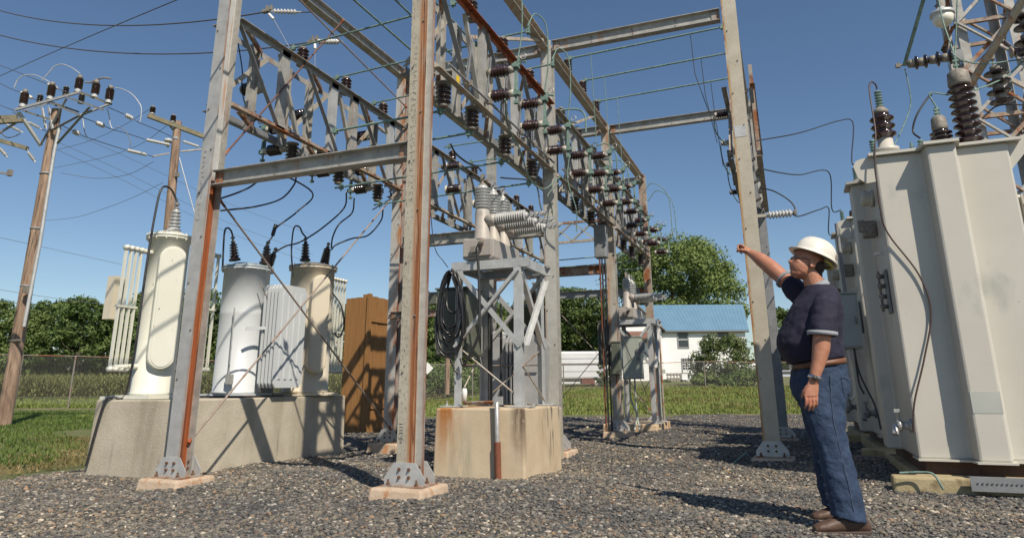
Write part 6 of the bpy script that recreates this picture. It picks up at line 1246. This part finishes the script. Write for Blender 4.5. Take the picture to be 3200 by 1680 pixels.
oline([Q(600,655,18.1), Q(690,698,18.3)], 'lower right line leaving the platform'); sins(Q(690,698,18.3), Q(780,745,18.6), 'pale strain insulator on the lower right line', 6, r=.07); oline([Q(780,745,18.6), Q(850,772,18.8), Q(1050,838,20.5), Q(1210,888,21.5)], 'lower right line running toward the second pole')
sins(Q(1215,888,21.5), Q(1420,935,22.5), 'long pale strain insulator at the second pole, lower line', 11, r=.06); oline([Q(1420,935,22.5), Q(1480,952,23)], 'short lead ending on the lower arm of the second pole')
oline([Q(0,560,15), Q(60,600,16)], 'stub line at the far left edge'); sins(Q(265,615,18), Q(405,690,18.2), 'lower pale strain insulator left of the pole', 9, r=.05); oline([Q(120,520,18), Q(265,612,18)], 'lead to the lower left strain insulator'); oline([Q(405,690,18.2), Q(440,705,18.3)], 'short stub tying the lower left strain insulator to the pole')
def loop(pts, label, mat=steel_clean, r=.014): return wire('jumper_wire', spline(pts, 6), r, mat, label, 'wire', 'pale jumper loops on the pole platform', 6)
loop([Q(400,222), Q(465,150), Q(520,88), Q(600,66), Q(690,100), Q(770,155)], 'tall pale jumper loop over the platform'); loop([Q(135,290), Q(170,215), Q(230,172), Q(330,168), Q(410,200), Q(490,245)], 'low pale jumper loop left of the platform'); loop([Q(1105,290), Q(1180,305), Q(1270,355), Q(1345,450), Q(1358,520), Q(1345,622)], 'pale jumper loop right of the last arrester')
loop([Q(1030,490), Q(1052,580), Q(1058,640), Q(1080,685)], 'pale drop jumper under the right arm'); loop([Q(795,588), Q(808,680), Q(818,730), Q(840,768)], 'pale drop jumper under the middle arm'); loop([Q(1110,665), Q(1190,690), Q(1235,760), Q(1252,810), Q(1245,868)], 'thin pale jumper hanging between the right lines', wire_far, .012)
loop([Q(820,235), Q(870,240), Q(920,215), Q(1000,195), Q(1065,205)], 'bare lead linking the two tall arresters', cap_metal, .025)
# second pole
D2 = 24
def Q2(x, y, d=D2): return onD(x/3.073, 180+y/3.073, d)
t = thing('utility_pole', 'brown wooden utility pole with a sloping crossarm behind the nearest cream tank', 'utility pole', tuple(onD(480,1250,D2))); taper(MB(), onD(478,1260,D2), Q2(1708,615), .20, .135).build('pole', polem, t)
m = MB(); a, b = Q2(1420,555,23.2), Q2(1960,758,24.6); x, y, d_ = frame(b-a); m.ext([(-.06,-.08),(.06,-.08),(.06,.08),(-.06,.08)], a, b); m.build('crossarm', armm, t)
MB().chan(Q2(1465,955,23.4), Q2(1625,925,23.8), .09, .05, .01).build('steel_arm', steel, t); MB().chan(Q2(1735,908,24.1), Q2(1950,885,24.6), .09, .05, .01).build('steel_arm', steel, t)
MB().ang(Q2(1610,640,23.8), Q2(1680,730,23.9), .05, .008).build('arm_brace', armm, t); MB().lathe(Q2(1690,785)-Vector((0,0,.06)), Q2(1690,785)+Vector((0,0,1)), [(0,.15),(.12,.15)], 12).build('steel_band', steel_dark, t)
m = MB().lathe(Q2(1610,860,23.7), Q2(1610,860,23.7)+Vector((0,0,1)), [(0,.05),(.2,.05),(.2,.14),(.3,.14),(.32,.02)], 12); m.build('line_support', porc_pale, t); MB().box(Q2(1700,1125,23.9),(.16,.1,.16)).build('step_bolt', cap_metal, t)
for i, (x_, y_, d_) in enumerate(((1460,545,23.3),(1658,625,23.8))): put(pin, tuple(Q2(x_,y_,d_)), None, '%s small dark pin insulator from the left on the second pole crossarm' % ordn(i), 'pin insulators of the second pole', (.75,.75,.5))
wire('guy_wire', [Q2(1722,960), Q2(1760,1100), onD(612,680,23), onD(600,700,22.5)][:3], .018, steel_clean, 'pale guy strap leaving the second pole downward', 'guy wire')
sins(Q2(1745,800,24), Q2(1925,860,24.5), 'pale strain insulator right of the second pole', 9, r=.06); oline([Q2(1925,860,24.5), Q2(1960,872,24.6)], 'short lead right of the second pole')
# faint far lines
FL = 'thin distant overhead lines'
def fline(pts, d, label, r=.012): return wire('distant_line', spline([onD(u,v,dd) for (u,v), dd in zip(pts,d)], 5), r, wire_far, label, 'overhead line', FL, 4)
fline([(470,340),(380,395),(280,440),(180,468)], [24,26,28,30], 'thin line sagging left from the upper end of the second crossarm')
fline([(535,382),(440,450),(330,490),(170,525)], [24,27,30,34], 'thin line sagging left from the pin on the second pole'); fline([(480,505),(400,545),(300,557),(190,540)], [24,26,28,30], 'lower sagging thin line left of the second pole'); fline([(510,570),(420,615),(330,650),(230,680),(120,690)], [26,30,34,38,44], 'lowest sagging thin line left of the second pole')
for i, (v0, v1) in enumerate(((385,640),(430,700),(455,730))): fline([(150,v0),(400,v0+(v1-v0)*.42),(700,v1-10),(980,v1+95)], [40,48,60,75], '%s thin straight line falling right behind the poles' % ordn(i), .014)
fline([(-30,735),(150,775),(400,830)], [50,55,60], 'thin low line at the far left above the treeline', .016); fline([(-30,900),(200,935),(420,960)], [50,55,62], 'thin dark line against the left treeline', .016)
wire('overhead_line', sag(onD(-30,252,26), onD(590,-15,14), -.05, 12), .013, wire_m, 'dark line crossing the upper left sky diagonally', 'overhead line')
# fragments of a third pole beyond the left edge
t = thing('utility_pole', 'crossarms of a third pole reaching in at the left edge', 'utility pole', tuple(onD(-160,1330,15))); taper(MB(), onD(-170,1350,15), onD(-95,330,15), .17, .13).build('pole', polem, t)
def carm(p, q, w_=.09, mm=armm): MB().ext([(-w_/2,-w_/2),(w_/2,-w_/2),(w_/2,w_/2),(-w_/2,w_/2)], p, q).build('crossarm', mm, t)
carm(Q(-330,590,15), Q(165,573,15.2)); carm(Q(-330,640,14.8), Q(220,603,15.0)); carm(Q(-330,700,15), Q(262,872,15)); MB().ang(Q(-60,760,15), Q(150,630,15), .04, .006).build('arm_brace', steel_dark, t); MB().ang(Q(-300,1060,15), Q(85,1128,15), .05, .008, fl=1).build('arm_brace', steel_dark, t); MB().box(Q(95,1108,15),(.1,.08,.14)).build('end_fitting', cap_metal, t)
MB().tube([Q(262,872,15), Q(270,905,15)], .012, 5).build('shackle', cap_metal, t)
sins(Q(60,640,15.4), Q(225,722,15.6), 'pale strain insulator at the far left edge, upper', 9, r=.04); sins(Q(265,900,15), Q(345,1008,15), 'short curled string of dark and pale discs at the left edge', 7, r=.04); sins(Q(-10,860,15), Q(78,962,15), 'short string of discs leaving the left edge', 6, r=.04)
oline([Q(0,715,15), Q(60,765,15), Q(130,760,15), Q(195,730,15.5)], 'wire loop under the far left arms', .012)
# ================================================================ the man
skin = mk('skin', (.36,.155,.09), (.45,.21,.13), 18, .5, 0, [((.42,.14,.09), (9,9,9), .52, .75)], bump=.15, bs=160, bdist=.004)
shirt_m = mk('navy_cotton', (.011,.010,.027), (.016,.015,.036), 6, .85, 0, bump=.5, bs=9, bdist=.03)
trim_m = mk('grey_knit_trim', (.20,.22,.25), (.32,.33,.36), 120, .9)
jeans_m = mk('denim', (.014,.030,.070), (.025,.049,.098), 7, .85, 0, [((.045,.08,.14), (3.5,3.5,5), .56, .76), ((.016,.03,.065), (5,5,9), .56, .72)], bump=.6, bs=11, bdist=.03, sscale=(1.5,1.5,1.5))
seam_m = mk('denim_stitching', (.06,.085,.13), None, 3, .9)
boot_m = mk('brown_boot_leather', (.075,.042,.028), (.11,.065,.045), 20, .55, bump=.3, bs=60)
sole_m = mk('boot_sole_rubber', (.06,.04,.032), None, 20, .7)
hat_m = mk('scuffed_white_plastic', (.72,.70,.63), (.66,.63,.55), 5, .35, 0, [((.30,.29,.26), (16,16,16), .62, .70)], obj=True)
hair_m = mk('dark_brown_hair', (.022,.014,.010), (.04,.026,.018), 60, .7, bump=.6, bs=200)
leather_m = mk('brown_belt_leather', (.17,.07,.03), (.12,.05,.025), 30, .5)
liner_m = mk('yellow_hat_liner', (.40,.36,.08), None, 3, .6)
metal_m = mk('polished_metal', (.6,.6,.6), None, 3, .2, 1)
lens_m = mk('spectacle_lens', (.10,.11,.12), None, 3, .05)
def rings(m, rs, n=28, e=2.3, cap=True):                        # (x, depth, z, half x, half depth), horizontal super-ellipse rings
    vs = []
    for r in rs:
        x, d, z, hx_, hd = r[:5]; tilt = r[5] if len(r) > 5 else 0
        for k in range(n):
            a = 2*math.pi*k/n; c, s = math.cos(a), math.sin(a); px = hx_*math.copysign(abs(c)**(2/e), c); pd = hd*math.copysign(abs(s)**(2/e), s)
            vs.append(W(x+px, d+pd, z+px*tilt))
    q = len(rs); fs = [(i*n+k, i*n+(k+1)%n, (i+1)*n+(k+1)%n, (i+1)*n+k) for i in range(q-1) for k in range(n)]
    if cap: fs += [tuple(range(n-1,-1,-1)), tuple(range((q-1)*n, q*n))]
    return m.add(vs, fs, True)
def limb(m, pts, n=14):                                          # (x, depth, z, radius)
    P = [W(*p[:3]) for p in pts]; m.tube(P, [p[3] for p in pts], n)
    for p in (pts[0], pts[-1]): m.ball(W(*p[:3]), p[3]*.985, n, 8)
    return m
def ell(m, x, d, z, rx, rd, rz, ang=0., n=20):                   # ellipsoid, tilted about the depth axis
    R_ = Matrix.Rotation(AZ, 3, 'Z') @ Matrix.Rotation(ang, 3, 'Y'); b = MB().ball((0,0,0), 1, n, 14); c = W(x, d, z)
    return m.add([c+R_@Vector((v[0]*rx, v[1]*rd, v[2]*rz)) for v in b.v], b.f, True)
def soft(o, vox, it=6):
    r = o.modifiers.new('remesh', 'REMESH'); r.mode = 'VOXEL'; r.voxel_size = vox; r.use_smooth_shade = True
    s = o.modifiers.new('smooth', 'SMOOTH'); s.iterations = it; s.factor = .5; return o
man = thing('person', 'man in white hard hat, navy polo and jeans raising one arm toward the equipment', 'person', tuple(W(2.04,4.67,0)))
hc = (2.030, 4.67, 1.672); th = rad(-20)                         # head centre; negative tilts the face up
def H(f, l, u):                                                  # head-space: f forward, l toward the far side, u up
    c, s = math.cos(th), math.sin(th)
    return (hc[0]-f*c-u*s, hc[1]+l, hc[2]-f*s+u*c)
b = MB()
ell(b, *H(-.01,0,.03), .098, .078, .100, th); ell(b, *H(.026,0,-.035), .080, .066, .088, th); ell(b, *H(.066,0,-.090), .026, .032, .024, th); ell(b, *H(.030,0,-.075), .055, .054, .042, th)   # skull, face, chin
ell(b, *H(.075,0,.028), .022, .058, .014, th); ell(b, *H(.068,0,-.060), .026, .030, .022, th)                                                   # brow, mouth area
limb(b, [(*H(.088,0,.012), .010), (*H(.103,0,-.012), .012), (*H(.110,0,-.026), .014)], 8)                                                        # nose
for s in (-1, 1): ell(b, *H(.100,s*.013,-.030), .011, .009, .009, th, 10)
for s in (-1, 1): ell(b, *H(.070,s*.036,-.018), .022, .022, .020, th, 12); ell(b, *H(.030,s*.046,-.058), .032, .016, .034, th, 12)                    # cheeks, jowls
ell(b, *H(.092,0,-.052), .010, .022, .006, th, 12); ell(b, *H(.089,0,-.066), .010, .020, .007, th, 12)                                           # lips
for s in (-1, 1):
    ell(b, *H(-.012,s*.078,-.008), .018, .009, .032, th, 14); ell(b, *H(-.006,s*.080,-.030), .010, .008, .012, th, 10)                            # ears
limb(b, [(2.085,4.67,1.46,.075), (2.068,4.67,1.53,.066), (2.05,4.67,1.60,.062)], 18)               # neck, double chin
# torso core under the shirt keeps the body one piece
rings(b, [(2.03,4.67,.95,.13,.14),(2.01,4.67,1.1,.16,.16),(2.04,4.67,1.3,.15,.17),(2.06,4.67,1.42,.12,.17),(2.075,4.67,1.50,.06,.09)], 20)
# near arm, hanging
limb(b, [(2.05,4.52,1.40,.040), (1.99,4.43,1.28,.040), (1.964,4.42,1.16,.055), (1.945,4.415,1.08,.053), (1.918,4.41,1.00,.043), (1.885,4.405,.925,.033), (1.872,4.405,.888,.029)], 18)
rings(b, [(1.872,4.405,.895,.030,.022),(1.862,4.403,.865,.036,.019),(1.850,4.400,.830,.044,.017),(1.840,4.398,.797,.045,.015)], 18)
fx = [(1.806,.760,.735,.008),(1.828,.750,.722,.0086),(1.851,.752,.724,.0086),(1.873,.760,.740,.0076)]
for i, (x, z1, z2, r) in enumerate(fx): limb(b, [(x+.004,4.398,.803,r*1.12), (x,4.392,.775,r*1.05), (x-.002,4.397,z1-.012,r), (x-.004,4.412,z2-.008,r*.86)], 10)
limb(b, [(1.828,4.408,.852,.013), (1.808,4.418,.822,.0115), (1.800,4.428,.792,.0095)], 10)
# far arm, raised; fist with the fingers folded and the thumb across
limb(b, [(2.08,4.82,1.42,.040), (2.0,4.945,1.58,.054), (1.935,5.03,1.69,.058), (1.91,5.07,1.735,.055), (1.88,5.12,1.785,.050), (1.852,5.19,1.835,.034), (1.838,5.215,1.853,.028)], 18)
fd = (Vector((1.767,5.28,1.905))-Vector((1.852,5.19,1.835))).normalized(); fu = Vector((.35,.15,.92)); fu = (fu-fd*fu.dot(fd)).normalized(); fs_ = fd.cross(fu)
def Fh(a, s, u): v = Vector((1.838,5.215,1.855))+fd*a+fs_*s+fu*u; return (v.x, v.y, v.z)
limb(b, [(*Fh(0,0,0),.027), (*Fh(.035,0,.004),.029), (*Fh(.062,0,.006),.028)], 14)
for s in (-.030,-.010,.010,.030):
    k = 1.0 if abs(s) < .02 else .92
    limb(b, [(*Fh(.050,s,.016),.0105*k), (*Fh(.088*k,s,.022),.0105*k), (*Fh(.108*k,s,.004),.0098*k), (*Fh(.096*k,s,-.018),.0092*k), (*Fh(.072,s,-.022),.0085*k)], 10)
limb(b, [(*Fh(.012,-.028,-.006),.014), (*Fh(.045,-.042,-.020),.012), (*Fh(.075,-.030,-.034),.0105), (*Fh(.088,-.012,-.036),.009)], 10)
soft(b.build('body', skin, man), .0042, 2)
# hair, glasses, hard hat
h = MB(); ell(h, *H(-.062,0,-.002), .056, .078, .062, th); ell(h, *H(-.078,0,-.05), .034, .060, .050, th)
soft(h.build('hair', hair_m, man), .006, 3)
g = MB()
for s in (-1, 1):
    g.tube([W(*H(.094+.006*math.cos(a)*0, s*(.034+.024*math.cos(a)), .004+.018*math.sin(a))) for a in np.linspace(0, 6.2832, 17)], .0022, 6, cap=False)
    g.tube([W(*H(.094,s*.058,.010)), W(*H(.05,s*.074,.010)), W(*H(-.01,s*.082,.004))], .0022, 6)
g.tube([W(*H(.094,-.01,.008)), W(*H(.094,.01,.008))], .002, 6); gl = g.build('glasses', darkm, man)
l = MB()
for s in (-1, 1): l.add([W(*H(.0945, s*(.034+.022*math.cos(a)), .004+.016*math.sin(a))) for a in np.linspace(0, 5.9, 12)], [tuple(range(12))])
l.build('lens', lens_m, gl)
for s in (-1, 1): pass
ta = rad(-25.5); bc = (2.082, 4.67, 1.706)
def Bh(f, l, u): c, s = math.cos(ta), math.sin(ta); return W(bc[0]-f*c-u*s, bc[1]+l, bc[2]-f*s+u*c)
def hat():
    m = MB(); n = 48; rows = []
    for t_ in np.linspace(0, 1, 12):
        a = t_*math.pi/2; k = math.cos(a)**.80 if t_ < 1 else .001; u = .138*math.sin(a)**.95; rows.append([(.142*k*math.cos(q)-.004, .122*k*math.sin(q), u+.010+(.006*math.exp(-(math.sin(q)*k*.122/.020)**2) if t_ > .2 else 0)) for q in np.linspace(0, math.tau, n, endpoint=False)])
    br = []
    for off, u in ((.010,.006),(.020,.002)):
        br.append([((.142+off+(.020 if off > .015 else .004)*max(0, math.cos(q))**3)*math.cos(q)-.004, (.122+off)*math.sin(q), u+.006*max(0, math.cos(q))**2) for q in np.linspace(0, math.tau, n, endpoint=False)])
    ins_ = [[(p[0]*.965, p[1]*.965, p[2]-.004) for p in row] for row in ([br[1]]+[br[0]]+rows)]
    allr = [br[1], br[0]]+rows; allr = [r_ for r_ in reversed(ins_)]+allr
    vs = [Bh(*p) for r_ in allr for p in r_]; q = len(allr)
    m.add(vs, [(i*n+k, i*n+(k+1)%n, (i+1)*n+(k+1)%n, (i+1)*n+k) for i in range(q-1) for k in range(n)]+[tuple(range((q-1)*n, q*n))], True)
    return m
ht_ = hat().build('hard_hat', hat_m, man)
m = MB()
pp = [(.142*k_*math.cos(q)-.0055, .1235*k_*math.sin(q), u) for q, k_, u in ((-2.62,1.0,.026),(-2.36,1.0,.026),(-2.36,.955,.062),(-2.62,.955,.062))]
m.add([Bh(p[0]*1.012, p[1]*1.012, p[2]+.010) for p in pp], [(0,1,2,3)]); m.build('sticker', mk('faded_sticker', (.30,.10,.10), (.40,.38,.38), 90, .5), ht_)
m = MB(); m.tube([Bh(.118*math.cos(q)-.012, .098*math.sin(q), -.012) for q in np.linspace(1.9, 4.4, 18)], .011, 8); m.build('liner', liner_m, ht_)
# polo shirt
s = MB(); D = 4.67
rings(s, [(2.020,D,1.012,.150,.160,.12),(2.012,D,1.020,.178,.180,.12),(2.00,D,1.06,.196,.186,.08),(1.988,D,1.126,.208,.190),(1.998,D,1.20,.203,.192),(2.022,D,1.28,.190,.196),(2.050,D,1.36,.168,.198),(2.070,D,1.42,.143,.192),(2.084,D,1.462,.118,.170),(2.090,D,1.494,.096,.130),(2.088,D,1.518,.080,.100)], 32, 2.25)
limb(s, [(2.072,4.515,1.405,.074), (2.03,4.46,1.35,.080), (1.998,4.435,1.27,.082)], 18); rings(s, [(1.998,4.432,1.29,.084,.080,.0),(1.978,4.425,1.22,.082,.078,-.05),(1.966,4.42,1.170,.079,.074,-.10)], 20)
limb(s, [(2.075,4.84,1.425,.080), (2.035,4.90,1.51,.080), (2.010,4.935,1.565,.076)], 18)
sh = soft(s.build('polo_shirt', shirt_m, man), .0085, 8)
tx = bpy.data.textures.new('folds', 'CLOUDS'); tx.noise_scale = .13
for o_, st in ((sh, .030),):
    dmod = o_.modifiers.new('folds', 'DISPLACE'); dmod.texture = tx; dmod.strength = st; dmod.mid_level = .6
def ering(m, x, d, z, hx_, hd, r, tilt=0., n=36, a0=0, a1=math.tau): return m.tube([W(x+hx_*math.cos(a), d+hd*math.sin(a), z+hx_*math.cos(a)*tilt) for a in np.linspace(a0, a1, n)], r, 8, cap=False)
c = MB(); rings(c, [(2.080,D,1.492,.086,.092,.50),(2.074,D,1.514,.078,.080,.50),(2.068,D,1.536,.069,.071,.45)], 30, 2.1, False); c2 = c.build('collar', trim_m, man); so = c2.modifiers.new('thick', 'SOLIDIFY'); so.thickness = .009
c = MB(); rings(c, [(1.971,4.422,1.192,.084,.080,-.10),(1.966,4.42,1.166,.083,.079,-.10)], 26, 2.1, False); c2 = c.build('sleeve_cuff', trim_m, man); so = c2.modifiers.new('thick', 'SOLIDIFY'); so.thickness = .007
e_ = Vector((1.935,5.03,1.69))-Vector((2.002,4.945,1.585)); e_.normalize(); q0 = Vector((2.002,4.945,1.585))
c = MB(); c.lathe(W(*(q0+e_*.030)), W(*(q0+e_*1)), [(0,.0755),(.014,.0755)], 22); c.build('sleeve_cuff', trim_m, man)
# jeans, one surface
j = MB(); rings(j, [(2.022,D,1.012,.160,.170,.12),(2.026,D,.95,.172,.180),(2.024,D,.88,.182,.188),(2.020,D,.81,.172,.188),(2.018,D,.77,.15,.17)], 30, 2.3)
rings(j, [(2.01,4.585,.86,.150,.105),(1.995,4.575,.78,.148,.105),(1.980,4.56,.70,.128,.098),(1.985,4.545,.60,.114,.090),(1.992,4.53,.50,.101,.084),(2.002,4.515,.42,.100,.082),(2.010,4.50,.30,.101,.082),(2.018,4.49,.19,.103,.083),(2.020,4.483,.115,.106,.085,-.10),(2.022,4.48,.080,.108,.087,-.18)], 24, 2.1)
rings(j, [(2.035,4.755,.86,.145,.105),(2.045,4.765,.78,.145,.105),(2.05,4.78,.70,.125,.098),(2.06,4.80,.60,.110,.090),(2.075,4.82,.50,.098,.084),(2.085,4.83,.42,.096,.082),(2.10,4.845,.30,.097,.082),(2.115,4.855,.19,.10,.083),(2.13,4.86,.115,.104,.085,-.10),(2.13,4.86,.080,.106,.087,-.18)], 24, 2.1)
jo = soft(j.build('jeans', jeans_m, man), .008, 5); dm = jo.modifiers.new('folds', 'DISPLACE'); tx2 = bpy.data.textures.new('denim_folds', 'CLOUDS'); tx2.noise_scale = .085; dm.texture = tx2; dm.strength = .026; dm.mid_level = .6
# seam, pocket, belt, watch
m = MB(); m.tube([W(2.02,4.480,.94), W(2.00,4.476,.80), W(1.99,4.460,.66), W(2.0,4.445,.5), W(2.01,4.418,.34), W(2.02,4.402,.14)], .0022, 5); m.build('seam', seam_m, jo)
m = MB()
pk = [(2.085,.912),(2.182,.900),(2.176,.80),(2.14,.775),(2.098,.79)]; m.tube([W(x,4.487+.9*max(0,x-2.08)**1.25*1.0,z) for x, z in pk+[pk[0]]], .0022, 5); m.build('pocket_stitching', seam_m, jo)
m = MB(); rings(m, [(2.020,D,.985,.176,.184,.12),(2.018,D,1.018,.172,.181,.12)], 40, 2.3, False); bl = m.build('belt', leather_m, man); bl.modifiers.new('thick', 'SOLIDIFY').thickness = .006
m = MB(); m.box(W(1.842,4.66,.978),(.012,.045,.034),Matrix.Rotation(AZ,3,'Z')); m.build('buckle', metal_m, bl)
m = MB(); m.lathe(W(1.884,4.405,.918), W(1.866,4.405,.870), [(0,.039),(.003,.041),(.018,.041),(.021,.038)], 24); wt = m.build('watch', metal_m, man); m = MB(); m.lathe(W(1.868,4.372,.907), W(1.868,4.36,.907), [(0,.017),(.008,.016)], 16); m.build('watch_face', darkm, wt)
def boot(x, d, lab):
    b_ = MB(); st = [(x+.165,.030,.070),(x+.13,.042,.105),(x+.06,.046,.115),(x+.0,.046,.105),(x-.05,.047,.082),(x-.10,.048,.066),(x-.145,.042,.052),(x-.172,.026,.040)]
    vs = []; n = 16
    for sx, hw, ht0 in st:
        for k in range(n):
            a = 2*math.pi*k/n; c_, s_ = math.cos(a), math.sin(a); vs.append(W(sx, d+hw*math.copysign(abs(c_)**.8, c_), max(.012, ht0/2+.010+ht0/2*s_)))
    q = len(st); b_.add(vs, [(i*n+k, i*n+(k+1)%n, (i+1)*n+(k+1)%n, (i+1)*n+k) for i in range(q-1) for k in range(n)]+[tuple(range(n-1,-1,-1)), tuple(range((q-1)*n, q*n))], True)
    limb(b_, [(x+.09,d,.09,.045), (x+.085,d,.15,.045)], 14); o_ = soft(b_.build('boot', boot_m, man), .006, 4)
    s_ = MB(); out_ = [(x+.172,.0),(x+.162,.032),(x+.12,.046),(x+.05,.045),(x-.03,.046),(x-.10,.052),(x-.150,.044),(x-.178,.020),(x-.180,0)]
    P = [(a, b2) for a, b2 in out_]+[(a, -b2) for a, b2 in reversed(out_[1:-1])]; n = len(P); vs = [W(a, d+b2, z) for z, kk in ((-.012,0),(.022,0)) for a, b2 in P]
    s_.add(vs, [(i,(i+1)%n,n+(i+1)%n,n+i) for i in range(n)]+[tuple(range(n-1,-1,-1)), tuple(range(n,2*n))]); s_.build('sole', sole_m, o_, bevel=.006)
    l_ = MB()
    for i in range(3): l_.tube([W(x-.015+.02*i,d-.028,.092+.010*i), W(x-.005+.02*i,d,.108+.010*i), W(x-.02+.02*i,d+.026,.092+.010*i)], .0028, 5)
    l_.build('lace', hair_m, o_)
boot(1.972, 4.48, ''); boot(2.125, 4.86, '')
for o in bpy.data.objects:
    for k in ('_w', '_used'):
        if k in o: del o[k]
